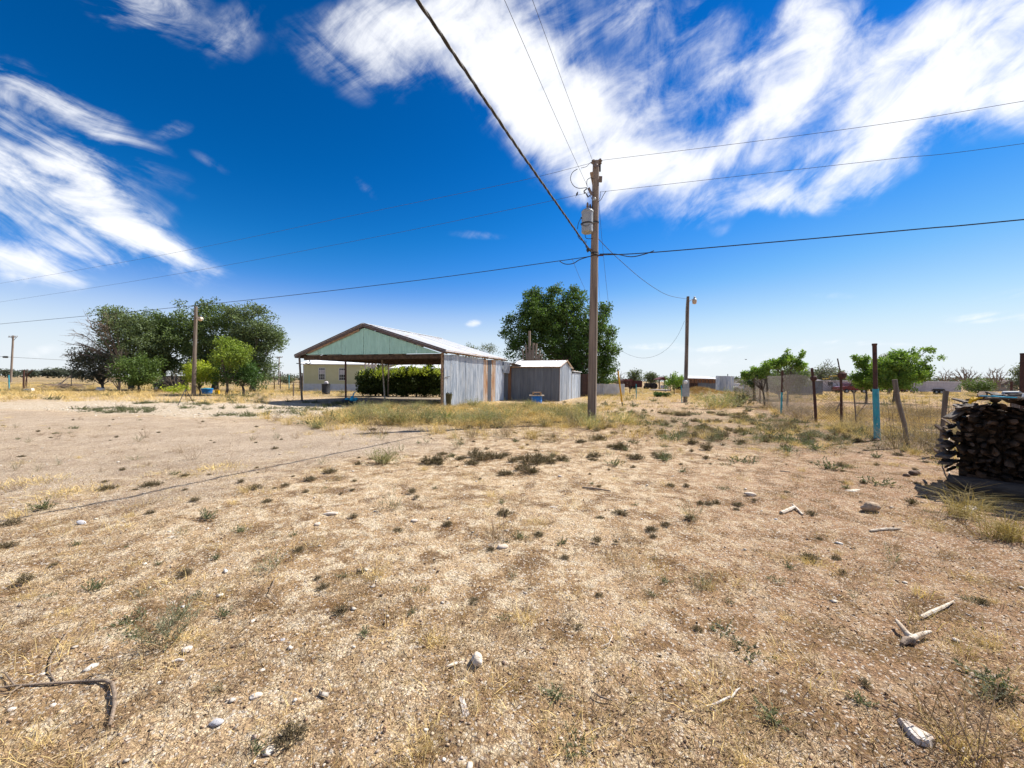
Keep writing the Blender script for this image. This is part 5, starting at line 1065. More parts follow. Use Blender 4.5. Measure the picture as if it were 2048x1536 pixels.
def tree(name, label, base, lobes, n, per, size, cols, rad=.5, trunk=(.25, .4), wood='treebark', limbs=28, group=None, cat='tree', twigs=True, mat='leaf', shell=.45, flat=.8, droop=0., fork=None, stems=1, elong=1.9):
    base = Vector(base); root = thing(name, label, cat, base, group); Y = base.y
    C = lobe_points(lobes, Y, n, shell); V, F, c = leaves_arr(C, rad, per, size, cols, flat, droop=droop, elong=elong)
    npmesh('crown', V, F, M[mat], c, root, (0, 0, 0))
    top = float(np.percentile(C[:, 2], 60)); cx = C.mean(0)
    fk = fork if fork else trunk[1]
    for s in range(stems):
        b = base + Vector((rng.uniform(-.3, .3), rng.uniform(-.2, .2), -.1)) * (stems > 1); fo = base + Vector(((cx[0] - base.x) * .25 + (s - (stems-1)/2) * .35, 0, fk))
        MB().tube([b, b.lerp(fo, .5) + Vector((.05, .03, 0)), fo], [trunk[0], trunk[0] * .8, trunk[0] * .65], 8).build('trunk', M[wood], root)
        if limbs:
            mb = MB(); idx = rng.choice(len(C), min(limbs, len(C)), replace=False)
            for i in idx:
                e = Vector(C[i]); m1 = fo.lerp(e, .35) + Vector((rng.uniform(-.3, .3), rng.uniform(-.3, .3), abs(e.z - fo.z) * .15)); m2 = fo.lerp(e, .7) + Vector((rng.uniform(-.2, .2), rng.uniform(-.2, .2), abs(e.z - fo.z) * .1))
                r0 = trunk[0] * .38; mb.tube([fo, m1, m2, e], [r0, r0 * .6, r0 * .35, r0 * .12], 5, cap=False)
            mb.build('limbs', M[wood], root)
    return root
G1 = ((.135, .185, .06), (.08, .12, .038)); GG2 = ((.155, .20, .085), (.09, .125, .055)); GD = ((.07, .13, .03), (.04, .085, .02)); YG = ((.42, .46, .04), (.18, .25, .03)); GS = ((.15, .17, .10), (.10, .12, .07))
LG = ((.24, .35, .06), (.13, .23, .04))
def P0(u, Y):
    p = P(u, 770, Y); p.z = 0; return p
# left group
tree('elm_tree', 'grey green elm with loose upper crown, leftmost tall tree of the left grove', P0(262, 46), [(232, 650, 36, 32, 0), (268, 655, 40, 32, -1), (250, 700, 52, 36, 0), (285, 690, 40, 50, -1), (220, 628, 24, 14, 0)], 360, 48, .22, GG2, .62, (.3, 2.0), limbs=22)
tree('elm_tree', 'mid green elm in the middle of the left grove behind the light pole', P0(325, 48), [(318, 668, 42, 40, 0), (305, 640, 30, 20, -1), (350, 700, 46, 50, 0), (345, 660, 36, 28, 1), (310, 730, 40, 32, 0)], 420, 50, .22, G1, .62, (.35, 2.2), limbs=22)
tree('elm_tree', 'tallest broad elm of the left grove, right of the light pole', P0(430, 48), [(385, 640, 38, 30, 0), (430, 634, 46, 30, 0), (400, 680, 50, 50, -1), (450, 690, 56, 54, 0), (425, 735, 60, 32, 0), (418, 614, 20, 10, 0)], 580, 50, .22, G1, .64, (.4, 2.2), limbs=30)
tree('elm_tree', 'rounded elm at the right end of the left grove', P0(505, 47), [(500, 650, 46, 36, 0), (525, 680, 40, 34, 0), (500, 705, 48, 42, 0), (515, 740, 32, 34, 0), (545, 672, 20, 18, 0), (475, 628, 26, 15, 0), (520, 622, 16, 9, 0)], 520, 48, .22, GG2, .62, (.35, 2.0), limbs=26)
tree('shaggy_shrub', 'dusty grey green shrub at the left foot of the left grove', P0(205, 45), [(190, 726, 42, 26, 0), (170, 715, 22, 20, 0), (215, 738, 38, 24, 0), (235, 720, 20, 28, 0), (185, 752, 32, 10, 0)], 210, 46, .20, ((.13, .13, .095), (.075, .082, .055)), .6, (.16, .6), limbs=24, cat='shrub')
def bare(name, label, base, ends, r0, wood='twig', fine=7, cat='tree', group=None, sub=2):
    base = Vector(base); root = thing(name, label, cat, base, group); mb = MB(); tw = MB()
    for e in ends:
        e = Vector(e); L = (e - base).length; m1 = base.lerp(e, .35) + Vector((0, 0, L * .05)); m2 = base.lerp(e, .7) + Vector((rng.uniform(-.1, .1) * L * .3, 0, L * .06))
        mb.tube([base, m1, m2, e], [r0, r0 * .65, r0 * .4, r0 * .12], 5, cap=False)
        for k in range(fine):
            t = rng.uniform(.35, 1); p = (m1.lerp(m2, (t - .35) / .35) if t < .7 else m2.lerp(e, (t - .7) / .3)); d = (e - base).normalized() + Vector(rdirs(1)[0]) * .8; l = L * rng.uniform(.15, .32)
            q = p + d.normalized() * l; tw.tube([p, p.lerp(q, .5) + Vector(rdirs(1)[0]) * l * .12, q], [r0 * .22, r0 * .15, r0 * .06], 4, cap=False)
            for j in range(sub):
                a = p.lerp(q, rng.uniform(.4, .95)); d2 = (d + Vector(rdirs(1)[0]) * .9).normalized(); tw.tube([a, a + d2 * l * .45], [r0 * .11, r0 * .04], 3, cap=False)
    mb.build('branches', M[wood], root); tw.build('twigs', M[wood], root); return root
bare('bare_tree', 'leafless grey tree spreading left out of the left grove', P0(248, 44.5) + Vector((0, 0, 2.2)), [P(u, v, 44) for u, v in ((150, 684), (165, 668), (180, 652), (200, 645), (212, 650), (140, 705), (172, 690), (225, 640), (195, 668))], .13, fine=11, sub=4)
bare('dead_brush', 'pale leafless brush hanging at the left of the light green shrub', P0(240, 42), [P(u, v, 42) for u, v in ((215, 735), (225, 715), (242, 705), (210, 750), (235, 728), (222, 762))], .06, 'polegrey', 9, 'brush', sub=4)
bare('dead_brush', 'twiggy grey brush under the big trees beside the light pole', P0(352, 41), [P(u, v, 41) for u, v in ((335, 752), (348, 745), (362, 746), (372, 755), (330, 765), (380, 768), (355, 758))], .05, 'polegrey', 10, 'brush', sub=4)
tree('green_shrub', 'rounded fresh green shrub on a short trunk before the left grove', P0(277, 39.5), [(275, 735, 36, 28, 0), (255, 745, 22, 24, 0), (300, 742, 26, 24, 0), (280, 760, 34, 14, 0)], 170, 46, .17, ((.12, .18, .04), (.06, .10, .025)), .5, (.12, .6), limbs=20, cat='shrub')
tree('yellow_green_shrub', 'low bright yellow green shrub around the foot of the left light pole', P0(400, 36), [(398, 740, 28, 17, 0), (380, 750, 14, 14, 0), (418, 750, 20, 15, 0), (392, 760, 24, 10, 0), (352, 777, 18, 8, 1)], 110, 46, .16, YG, .42, (.08, .5), limbs=16, cat='shrub')
tree('young_tree', 'young tree with bright yellow green top beside the blue tub', P0(452, 35.5), [(462, 712, 30, 34, 0), (455, 690, 18, 20, 0), (440, 722, 20, 22, 0), (478, 705, 20, 26, 0)], 100, 44, .17, ((.27, .34, .045), (.11, .17, .028)), .55, (.13, 1.0), limbs=18)
tree('young_tree', 'dark leafy low tree right of the yellow green tree', P0(487, 36.5), [(480, 752, 38, 20, 0), (455, 748, 22, 18, 0), (500, 745, 22, 20, 0)], 120, 44, .17, GD, .45, (.13, .8), limbs=18)
# big mulberry behind the shed
tree('mulberry_tree', 'large dense dark green tree towering behind the tin shed', P0(1150, 44), [(1065, 640, 52, 50, 0), (1120, 625, 52, 46, 0), (1075, 605, 34, 28, 0), (1150, 605, 28, 28, 0), (1185, 660, 46, 54, 0), (1130, 690, 70, 56, 1), (1045, 695, 40, 40, 0), (1205, 710, 30, 44, 0), (1170, 740, 56, 28, 0), (1105, 584, 13, 12, 0), (1075, 585, 9, 9, 0), (1147, 580, 9, 8, 0), (1222, 665, 14, 10, 0), (1210, 620, 14, 18, 0), (1016, 640, 14, 10, 0), (1010, 665, 12, 12, 0), (1226, 698, 14, 12, 0), (1100, 650, 60, 40, 1), (1160, 700, 50, 40, 0)], 1300, 46, .24, ((.10, .17, .035), (.055, .10, .022)), .55, (.42, 2.4), limbs=26, droop=.15, shell=.35)
tree('dark_bush', 'dark shaded bush at the foot of the large tree by the tin fence', P0(1200, 47), [(1205, 755, 24, 14, 0), (1190, 765, 24, 10, 0)], 60, 44, .2, GD, .5, (.1, .4), limbs=8, cat='bush')
tree('feathery_tree', 'pale feathery tree peeking over the carport roof', P0(960, 58), [(958, 700, 36, 14, 0), (935, 705, 18, 10, 0), (985, 697, 16, 10, 0)], 90, 26, .16, GS, .55, (.15, 3.0), limbs=20)
# pruned grey tree before it
def pruned(name, label, base, ends, r0, wood):
    base = Vector(base); root = thing(name, label, 'tree', base)
    mb = MB(); MB().tube([base, base + Vector((0, 0, 1.6))], [r0 * 2, r0 * 1.7], 9).build('trunk', M[wood], root)
    for u, v, Y, r in ends:
        e = P(u, v, Y); s = base + Vector(((e.x - base.x) * .25, 0, 1.5)); m = s.lerp(e, .5) + Vector(((e.x - base.x) * .2, 0, 0)); MB().tube([s, m, e], [r0 * r * 1.1, r0 * r, r0 * r * .85], 7).build('cut_limb', M[wood], root)
pruned('pruned_tree', 'heavily pruned grey tree stump with upright cut limbs behind the tin shed', P0(1062, 38), [(1059, 662, 38, .9), (1052, 690, 38, .7), (1067, 686, 38, .8), (1073, 687, 38, .75), (1080, 700, 38, .6), (1045, 697, 38, .5), (1084, 708, 38, .5), (1064, 700, 38, .7), (1056, 705, 38, .7), (1076, 710, 38, .6)], .15, 'twig')
pruned('pruned_tree', 'pale pruned tree trunk seen under the carport above the hedge', P0(741, 40), [(731, 724, 40, .9), (738, 726, 40, .8), (745, 726, 40, .8), (752, 722, 40, .9), (734, 735, 40, .9), (749, 738, 40, .9)], .16, 'bone')
# hedge behind the carport
def hedge(name, label, us, v0, v1, Y, n, cols):
    lob = [(u, v0 + (v1 - v0) * .5 + rng.uniform(-3, 3), 17, (v1 - v0) * .52 * rng.uniform(.85, 1.1), rng.uniform(-.5, .5)) for u in us]
    r = tree(name, label, P0(sum(us) / len(us), Y), lob, int(n * 1.5), 56, .18, cols, .38, (.1, .4), limbs=16, cat='hedge', shell=.45, droop=-.6, mat='hedgeleaf')
    C = np.vstack([np.array(P(u + rng.normal() * 7, v0 + 2 + rng.uniform(-2, 8), Y + rng.uniform(-1.2, .8)))[None] for u in us for _ in range(10)])
    V, F, c = leaves_arr(C, .2, 26, .17, ((.42, .46, .05), (.24, .32, .035)), 2.2, 2.6, droop=-.9); npmesh('shoot_tips', V, F, M['leaf'], c, r)
    return r
HC = ((.05, .075, .014), (.028, .048, .010))  # body leaves darkened in colour for the shade on the backlit front
hedge('privet_hedge', 'dense hedge with yellow green shoot tips under the carport, left clump', [730, 744, 758, 770], 742, 794, 36.5, 210, HC)
hedge('privet_hedge', 'dense hedge with yellow green shoot tips under the carport, right clump', [790, 808, 826, 842, 858, 872], 738, 794, 36.0, 300, HC)
# right side shrubs and trees
tree('leafy_shrub', 'small light green shrub left of the yard light pole', P0(1348, 46), [(1345, 765, 15, 13, 0), (1358, 762, 10, 13, 0), (1350, 752, 8, 6, 0)], 50, 30, .17, LG, .35, (.06, .5), limbs=10, cat='shrub', elong=1.5)
tree('round_tree', 'small round distant tree with feathery top right of the yellow guard', P0(1269, 92), [(1269, 752, 13, 12, 0)], 70, 24, .3, ((.13, .155, .075), (.08, .10, .05)), .7, (.2, 2.0), limbs=12)
tree('round_tree', 'small round distant tree left of the leafy shrub', P0(1301, 92), [(1302, 755, 13, 10, 0)], 70, 24, .3, ((.13, .155, .075), (.08, .10, .05)), .7, (.2, 1.6), limbs=12)
bare('bare_tree', 'small leafless distant tree behind the yellow guy guard', P0(1238, 88), [P(u, v, 88) for u, v in ((1228, 745), (1235, 741), (1243, 742), (1249, 750), (1226, 755))], .14, fine=8, sub=3)
SL = [(1500, 750, 20, 14, 0), (1530, 735, 22, 14, 0), (1515, 745, 16, 14, 0), (1570, 730, 26, 14, 0), (1600, 728, 20, 12, 0), (1555, 738, 20, 12, 0)]
tree('fruit_tree', 'bright leafy fruit tree spreading above the chain link, left part', P0(1530, 27), [(1497, 748, 14, 9, 0), (1518, 742, 13, 9, 0), (1535, 735, 14, 10, 0), (1508, 738, 6, 5, 0), (1521, 750, 12, 7, 0), (1492, 752, 8, 6, 0)], 130, 30, .115, LG, .2, (.07, 1.0), limbs=26, elong=1.5, shell=.2)
tree('fruit_tree', 'bright leafy fruit tree with tall sprigs above the chain link, middle part', P0(1575, 27), [(1562, 728, 16, 9, 0), (1580, 720, 9, 9, 0), (1600, 730, 15, 9, 0), (1575, 702, 3, 4, 0), (1576, 712, 4, 6, 0), (1602, 712, 3, 5, 0), (1594, 720, 5, 5, 0), (1605, 706, 2.5, 3, 0), (1545, 728, 10, 9, 0), (1563, 718, 6, 5, 0)], 170, 30, .115, LG, .18, (.07, 1.2), limbs=34, elong=1.5, shell=.2)
tree('grey_green_shrub', 'broad grey green shrub behind the chain link mesh', P0(1560, 36), [(1545, 755, 36, 18, 0), (1590, 755, 28, 18, 0), (1510, 765, 18, 10, 0), (1545, 765, 50, 12, 0)], 330, 40, .17, ((.14, .18, .085), (.085, .12, .05)), .4, (.08, .5), limbs=18, cat='shrub')
tree('dense_tree', 'dark olive tree line clump behind the grey storage shed', P0(1640, 105), [(1625, 752, 28, 13, 0), (1655, 750, 26, 15, 0), (1680, 755, 18, 9, 0)], 130, 40, .4, GS, 1.2, (.3, 2), limbs=8)
tree('fruit_tree', 'bright green fruit tree left of the tall gate post', P0(1733, 33), [(1735, 752, 24, 12, 0), (1722, 728, 9, 14, 0), (1712, 715, 5, 6, 0), (1732, 718, 5, 8, 0), (1745, 760, 18, 8, 0), (1712, 756, 12, 7, 0), (1736, 735, 10, 9, 0), (1733, 768, 24, 11, 0)], 230, 34, .14, LG, .24, (.09, 1.1), limbs=30, elong=1.5, shell=.2)
tree('fruit_tree', 'broad bright green fruit tree with knobbly top right of the tall gate post', P0(1788, 31.5), [(1790, 730, 34, 22, 0), (1765, 742, 22, 18, 0), (1820, 745, 26, 18, 0), (1795, 755, 36, 10, 0), (1800, 715, 20, 14, 0), (1842, 752, 16, 10, 0), (1845, 727, 8, 5, 0), (1857, 720, 5, 4, 0), (1848, 700, 3.5, 3.5, 0), (1858, 697, 3.5, 3, 0), (1866, 702, 3.5, 3, 0), (1880, 716, 4, 3, 0), (1832, 712, 6, 7, 0), (1824, 700, 3.5, 3, 0), (1852, 738, 9, 6, 0), (1790, 768, 36, 11, 0), (1758, 760, 20, 12, 0)], 760, 34, .13, LG, .24, (.13, 1.2), limbs=44, elong=1.5, shell=.3)
tree('grey_green_tree', 'grey green feathery tree behind the broad fruit tree', P0(1778, 60), [(1780, 722, 24, 16, 0), (1765, 728, 18, 12, 0)], 90, 30, .2, GS, .6, (.2, 2.4), limbs=16)
bare('bare_tree', 'leafless spreading tree above the right end of the white trailer', P0(1932, 72) + Vector((0, 0, 1.2)), [P(u, v, 72) for u, v in ((1906, 748), (1915, 743), (1925, 741), (1932, 740), (1942, 743), (1952, 747), (1960, 752), (1900, 755))], .2, fine=9, sub=3)
bare('bare_tree', 'leafless tree left of the far right house', P0(1994, 74) + Vector((0, 0, .6)), [P(u, v, 74) for u, v in ((1976, 748), (1984, 742), (1994, 740), (2003, 743), (2010, 750), (1972, 756))], .2, fine=9, sub=3)
bare('bare_tree', 'faint leafless tree left of the bare tree over the trailer', P0(1890, 90) + Vector((0, 0, .8)), [P(u, v, 90) for u, v in ((1874, 752), (1882, 746), (1892, 744), (1901, 748))], .2, fine=9, sub=3)
tree('green_bush', 'light green bush right of the white cargo trailer', P0(1955, 52), [(1945, 772, 22, 12, 0), (1968, 770, 14, 12, 0), (1975, 775, 14, 9, 0)], 90, 32, .18, ((.13, .19, .05), (.08, .12, .035)), .5, (.08, .5), limbs=14, cat='bush')
tree('grey_green_tree', 'feathery grey green tree at the far right edge', P0(2040, 40), [(2038, 752, 16, 16, 0), (2050, 740, 16, 18, 0), (2030, 770, 12, 12, 0), (2060, 755, 20, 24, 0)], 110, 30, .16, GS, .5, (.12, 1), limbs=16)
tree('green_bush', 'low dark green bush on the bare ground left of the light pole', P0(1322, 40.5), [(1316, 789, 11, 5, 0), (1330, 790, 10, 4, 0)], 40, 40, .12, ((.06, .12, .03), (.04, .085, .02)), .22, (.03, .2), limbs=0, cat='bush')
tree('small_tree', 'dark tree behind the cream mobile home at the far horizon', P0(572, 105), [(572, 760, 14, 5, 0)], 30, 30, .4, GS, .9, (.1, 1), limbs=0)
for (u, v, ru, rv, lb) in ((20, 746.5, 22, 4.5, 'far dark tree clump at the left edge of the horizon'), (62, 746.8, 18, 4, 'far tree clump right of the far utility pole'), (95, 746, 12, 6, 'far rounded tree on the horizon left of the brush pile'), (118, 745.5, 14, 7, 'far rounded tree on the horizon above the brush pile'), (146, 747.5, 14, 6, 'far dark tree just left of the shaggy shrub')):
    tree('distant_tree', lb, P0(u, 250), [(u, v, ru, rv, 0)], 60, 26, 1.0, ((.10, .115, .085), (.07, .085, .065)), 2.0, (.4, 1), limbs=0, shell=.1)  # leaf colour lightened and greyed to paint in distance haze
for (u0, u1, v, Y, nm, lb) in ((530, 640, 757.5, 260, 'distant_woodland', 'low far tree line behind the mobile home'), (1230, 1480, 762, 300, 'distant_woodland', 'low far tree line behind the barns'), (1480, 2060, 764, 230, 'distant_woodland', 'far tree line behind the right-hand houses'), (-900, 10, 744, 280, 'distant_woodland', 'far tree line along the left horizon')):
    us = np.arange(u0, u1, 16 if u1 - u0 < 1000 else 24); C = np.vstack([lobe_points([(u, v - rng.uniform(0, 4), 13, rng.uniform(3, 6.5), rng.uniform(-15, 15))], Y, 10, .1) for u in us])
    Vv, Ff, cc = leaves_arr(C, 2.2, 22, 1.1, ((.11, .125, .09), (.075, .09, .068)), .7); o = npmesh(nm, Vv, Ff, M['leaf'], cc); tag(o, lb, 'woodland', kind='stuff')  # haze of the far tree line put into the leaf colour
# left brush pile
bp0 = GG(128, 776); r = thing('brush_pile', 'heap of cut dead branches in the field behind the left fence', 'brush pile', bp0); mb = MB()
for k in range(150):
    c = P(rng.normal(128, 22), 772, bp0.y + rng.uniform(-1.5, 2)); c.z = rng.uniform(0, .45); d = Vector(rdirs(1)[0]); d.z *= .25; l = rng.uniform(.5, 1.6); mb.tube([c - d * l, c + d * l * .3 + Vector((0, 0, .1)), c + d * l], [.03, .02, .008], 4, cap=False)
mb.build('dead_branches', M['twig'], r)
for (a, b) in (((105, 775), (128, 763)), ((118, 770), (140, 752)), ((150, 774), (120, 776))): MB().tube([P(a[0], a[1], bp0.y - .3), P(b[0], b[1], bp0.y)], [.09, .05], 6).build('pale_log', M['bleached'], r)
# straw mound before the barn
mo = P0(1402, 52); Vm = []; 
def blades(base, dirs, L, W, cols, bend=.25):
    n = len(base); L = np.asarray(L).reshape(-1, 1); W = np.asarray(W).reshape(-1, 1); side = unit(np.cross(dirs, np.tile([0, 0, 1.], (n, 1))) + rng.normal(size=(n, 3)) * .4)
    hor = dirs.copy(); hor[:, 2] = 0; mid = base + dirs * L * .55; tip = base + dirs * L + unit(hor + 1e-4) * L * bend - np.array([0, 0, 1.]) * L * bend * .6
    V = np.stack([base - side * W * .5, base + side * W * .5, mid + side * W * .38, mid - side * W * .38, tip], 1).reshape(-1, 3)
    i = np.arange(n)[:, None] * 5; F = np.concatenate([i + [0, 1, 2], i + [0, 2, 3], i + [3, 2, 4]], 1).reshape(-1, 3)
    return V, F, np.repeat(cols, 5, 0)
def cmix(a, b, n, lo=.7, hi=1.25):
    f = rng.random((n, 1)); return (np.array(a) * (1 - f) + np.array(b) * f) * rng.uniform(lo, hi, (n, 1))
def merge(parts):
    V = []; F = []; C = []; k = 0
    for v, f, c in parts: V.append(v); F.append(f + k); C.append(c); k += len(v)
    return np.vstack(V), np.vstack(F), np.vstack(C)
# ------------------------------------------------------------------ weeds: prototypes (built at unit scale = metres)
STRAW = ((.72, .55, .25), (.54, .38, .15)); DRYB = ((.34, .23, .13), (.22, .145, .085)); GRYG = ((.17, .185, .12), (.25, .245, .155)); DKW = ((.11, .085, .05), (.18, .145, .085)); GRN = ((.10, .12, .06), (.16, .165, .085)); OLV = ((.17, .185, .085), (.30, .27, .13))
def w_straw(n=60, L=.22, W=.004, sp=.05, up=.9, cols=STRAW, bend=.4):
    b = rng.normal(size=(n, 3)) * sp; b[:, 2] = 0; d = rdirs(n); d[:, 2] = np.abs(d[:, 2]) + up; d = unit(d + b * 3)
    return blades(b, d, L * rng.uniform(.4, 1.15, n), W * rng.uniform(.7, 1.3, n), cmix(*cols, n), bend)
def w_stems(n=26, L=.25, leaves=14, ls=.02, lw=3.5, cols=GRYG, stemc=DRYB, sp=.03, up=.8, sw=.003, lean=(0, 0)):
    b = rng.normal(size=(n, 3)) * sp; b[:, 2] = 0; d = rdirs(n); d[:, 2] = np.abs(d[:, 2]) * .6 + up; d[:, 0] += lean[0]; d[:, 1] += lean[1]; d = unit(d + b * 4); Ls = L * rng.uniform(.45, 1.1, n)
    parts = [blades(b, d, Ls, sw * np.ones(n), cmix(*stemc, n), .12)]
    if leaves:
        k = n * leaves; t = rng.uniform(.2, 1.02, (k, 1)); p = np.repeat(b, leaves, 0) + np.repeat(d, leaves, 0) * t * np.repeat(Ls, leaves)[:, None]; dd = unit(np.repeat(d, leaves, 0) * .9 + rdirs(k) * .8)
        parts.append(blades(p, dd, ls * rng.uniform(.6, 1.3, k), ls / lw * np.ones(k), cmix(*cols, k), .1))
    return merge(parts)
def w_cushion(Rr=.09, H=.05, n=110, cols=DKW, ls=.014):
    a = rng.uniform(0, 6.283, n); r = Rr * np.sqrt(rng.random(n)); tip = np.stack([np.cos(a) * r, np.sin(a) * r, H * (1 - .6 * (r / Rr) ** 2) * rng.uniform(.55, 1.15, n)], 1); base = tip * [.35, .35, 0]
    d = tip - base; L = np.linalg.norm(d, axis=1); d = unit(d); parts = [blades(base, d, L, .0035 * np.ones(n), cmix((.10, .075, .05), (.17, .13, .09), n), .05)]
    k = n * 9; t = rng.uniform(.35, 1.05, (k, 1)); p = np.repeat(base, 9, 0) + np.repeat(d, 9, 0) * t * np.repeat(L, 9)[:, None] + rng.normal(size=(k, 3)) * .003
    parts.append(blades(p, unit(np.repeat(d, 9, 0) + rdirs(k) * .9), ls * rng.uniform(.6, 1.2, k), ls * .34 * np.ones(k), cmix(*cols, k), .05)); return merge(parts)
PRO = {
 'straw': [w_straw(70, .20, .004, .05), w_straw(50, .16, .0035, .07, .5), w_straw(90, .26, .004, .06, 1.1)],
 'strawflat': [w_straw(60, .17, .0035, .10, .12, bend=.15), w_straw(70, .14, .003, .12, .15, bend=.2)],
 'cushion': [w_cushion(.09, .06, 80), w_cushion(.11, .06, 95, ls=.016), w_cushion(.08, .075, 75)],
 'upright': [w_stems(22, .26, 16, .022, 4), w_stems(16, .20, 14, .02, 4), w_stems(30, .30, 18, .02, 5)],
 'twiggy': [w_stems(26, .24, 8, .010, 2, DRYB, DRYB, .03, .5, .0028), w_stems(34, .30, 10, .009, 2, DRYB, ((.16, .105, .07), (.26, .18, .12)), .04, .7, .0028), w_stems(18, .20, 6, .010, 2, DRYB, DRYB, .02, .4)],
 'green': [w_stems(20, .13, 14, .022, 2.2, GRN, GRN, .03, .35), w_stems(26, .11, 12, .02, 2, GRN, GRN, .05, .25)],
 'olive': [w_stems(120, .48, 14, .045, 4, OLV, ((.30, .25, .12), (.22, .19, .09)), .09, .7, .006), w_stems(130, .55, 12, .042, 4, ((.22, .25, .12), (.34, .31, .16)), STRAW, .11, .8, .006), w_stems(110, .42, 12, .04, 4, ((.16, .20, .10), (.24, .25, .13)), DRYB, .10, .55, .006)],
 'mat': [w_straw(420, .075, .0035, .14, .10, bend=.15), w_straw(380, .085, .0035, .16, .12, bend=.15)],
 'brush': [w_stems(90, .55, 7, .02, 3, ((.32, .26, .15), (.24, .19, .11)), ((.26, .19, .12), (.36, .28, .18)), .10, .9, .006)],
 'tallstraw': [w_straw(90, .45, .006, .09, 1.3), w_straw(80, .36, .006, .11, 1.0)],
 'debris': [w_straw(26, .055, .003, .05, .05, DRYB, .1), w_straw(24, .045, .003, .05, .08, ((.5, .38, .22), (.34, .23, .12)), .1)],
}
PM = {}
def proto_mesh(kind, i):
    if (kind, i) not in PM:
        v, f, c = PRO[kind][i]; o = npmesh('weed_proto', v, f, M['leaf' if kind in ('green', 'upright', 'olive') else 'dryleaf'], c); PM[(kind, i)] = o.data; bpy.data.objects.remove(o)
    return PM[(kind, i)]
def weed(kind, u, v, s, name, label, cat='weed', group=None, i=None, sz=(1, 1, 1), rz=None):
    p = GG(u, v); i = rng.integers(len(PRO[kind])) if i is None else i
    o = bpy.data.objects.new(name, proto_mesh(kind, int(i))); COL.objects.link(o); o.location = p + Vector((0, 0, -.004)); o.rotation_euler = (0, 0, rng.uniform(0, 6.28) if rz is None else rz); o.scale = (s * sz[0], s * sz[1], s * sz[2])
    tag(o, label, cat, group); return o
def scatter(kind, pts, smin, smax):
    """merge many placed prototypes into one array; pts (n,2)"""
    out = []; pr = PRO[kind]; n = len(pts); z = gh(pts[:, 0], pts[:, 1]); which = rng.integers(0, len(pr), n); ang = rng.uniform(0, 6.283, n); sc = rng.uniform(smin, smax, n); cv = rng.uniform(.75, 1.22, n)
    for k in range(len(pr)):
        v, f, c = pr[k]; idx = np.where(which == k)[0]
        if not len(idx): continue
        ca, sa = np.cos(ang[idx]) * sc[idx], np.sin(ang[idx]) * sc[idx]
        X = v[None, :, 0] * ca[:, None] - v[None, :, 1] * sa[:, None] + pts[idx, 0][:, None]; Y = v[None, :, 0] * sa[:, None] + v[None, :, 1] * ca[:, None] + pts[idx, 1][:, None]; Z = v[None, :, 2] * sc[idx][:, None] + z[idx][:, None]
        V = np.stack([X, Y, Z], -1).reshape(-1, 3); F = (f[None] + (np.arange(len(idx)) * len(v))[:, None, None]).reshape(-1, 3); C = (c[None] * cv[idx][:, None, None]).reshape(-1, 3); out.append((V, F, C))
    return merge(out)
def region(n, fx, fy, dens):
    """rejection sampling in the visible fan, distance profile fy -> y, keep with probability dens(x, y)"""
    y = fy(rng.random(n)); x = fx(rng.random(n), y); k = rng.random(n) < dens(x, y); return np.stack([x[k], y[k]], 1)
fan = lambda r, y: (r * 2 - 1) * (y * 1.42 + .8)
def put(name, parts, label, cat, mat='dryleaf'):
    V, F, C = merge(parts); tag(npmesh(name, V, F, M[mat], C), label, cat, kind='stuff')
# thick dry grass before the carport and shed
def d_grass(x, y): return zones(x, y)[4] * (.25 + .75 * (fbm(x / 1.1, y / 1.1, 3, 2) > .47)) * .95 + .10 * sst(9.5, 12, y) * (x > -6) * (x < 6)
gp = region(6200, lambda r, y: r * 18 - 10, lambda r: 9.5 + r * 18.5, d_grass)
a = rng.random(len(gp))
put('dry_grass', [scatter('straw', gp[a < .30], 1.0, 2.0), scatter('tallstraw', gp[(a >= .30) & (a < .40)], .6, 1.35), scatter('strawflat', gp[(a >= .40) & (a < .72)], 1.2, 2.4), scatter('twiggy', gp[(a >= .72) & (a < .83)], .8, 2.2), scatter('brush', gp[gp[:, 0] * 0 + a > .975], .5, 1.1)], 'thick dry yellow grass in front of the carport and shed', 'grass')
put('green_undergrowth', [scatter('green', gp[(a >= .83) & (a < .87)], 1.2, 2.4), scatter('olive', gp[(a >= .93) & (a < .965)], .6, 1.35)], 'olive weeds among the dry grass', 'weeds', 'leaf')
# caliche patch: flat green weeds and straw
cp = region(1500, lambda r, y: -22 + r * 22, lambda r: 13.5 + r * 17, lambda x, y: zones(x, y)[1] * (fbm(x / 2.5, y / 1.5, 3, 4) > .5))
put('chalk_weeds', [scatter('green', cp[::2], 1.3, 2.4), scatter('upright', cp[1::8], .7, 1.4)], 'flat green weeds on the pale chalky ground', 'weeds', 'leaf')
# right side: green cover by the fence
rp = region(5200, lambda r, y: 1 + r * 15, lambda r: 7.5 + r * 22, lambda x, y: np.clip(zones(x, y)[5] * .75 + .10, 0, 1) * (fbm(x / 1.6, y / 1.2, 3, 5) > .46))
a = rng.random(len(rp)); 
put('fence_weeds', [scatter('green', rp[a < .22], 1.0, 2.0), scatter('upright', rp[(a >= .40) & (a < .55)], .6, 1.3)], 'green weeds spreading along the chain link fence', 'weeds', 'leaf')
put('fence_straw', [scatter('straw', rp[(a >= .55) & (a < .66)], .7, 1.4), scatter('cushion', rp[(a >= .22) & (a < .40)], 1., 2.4), scatter('twiggy', rp[(a >= .66) & (a < .9)], .7, 1.5), scatter('strawflat', rp[a > .9], 1., 2.)], 'dry stalks and straw among the fence weeds', 'grass')
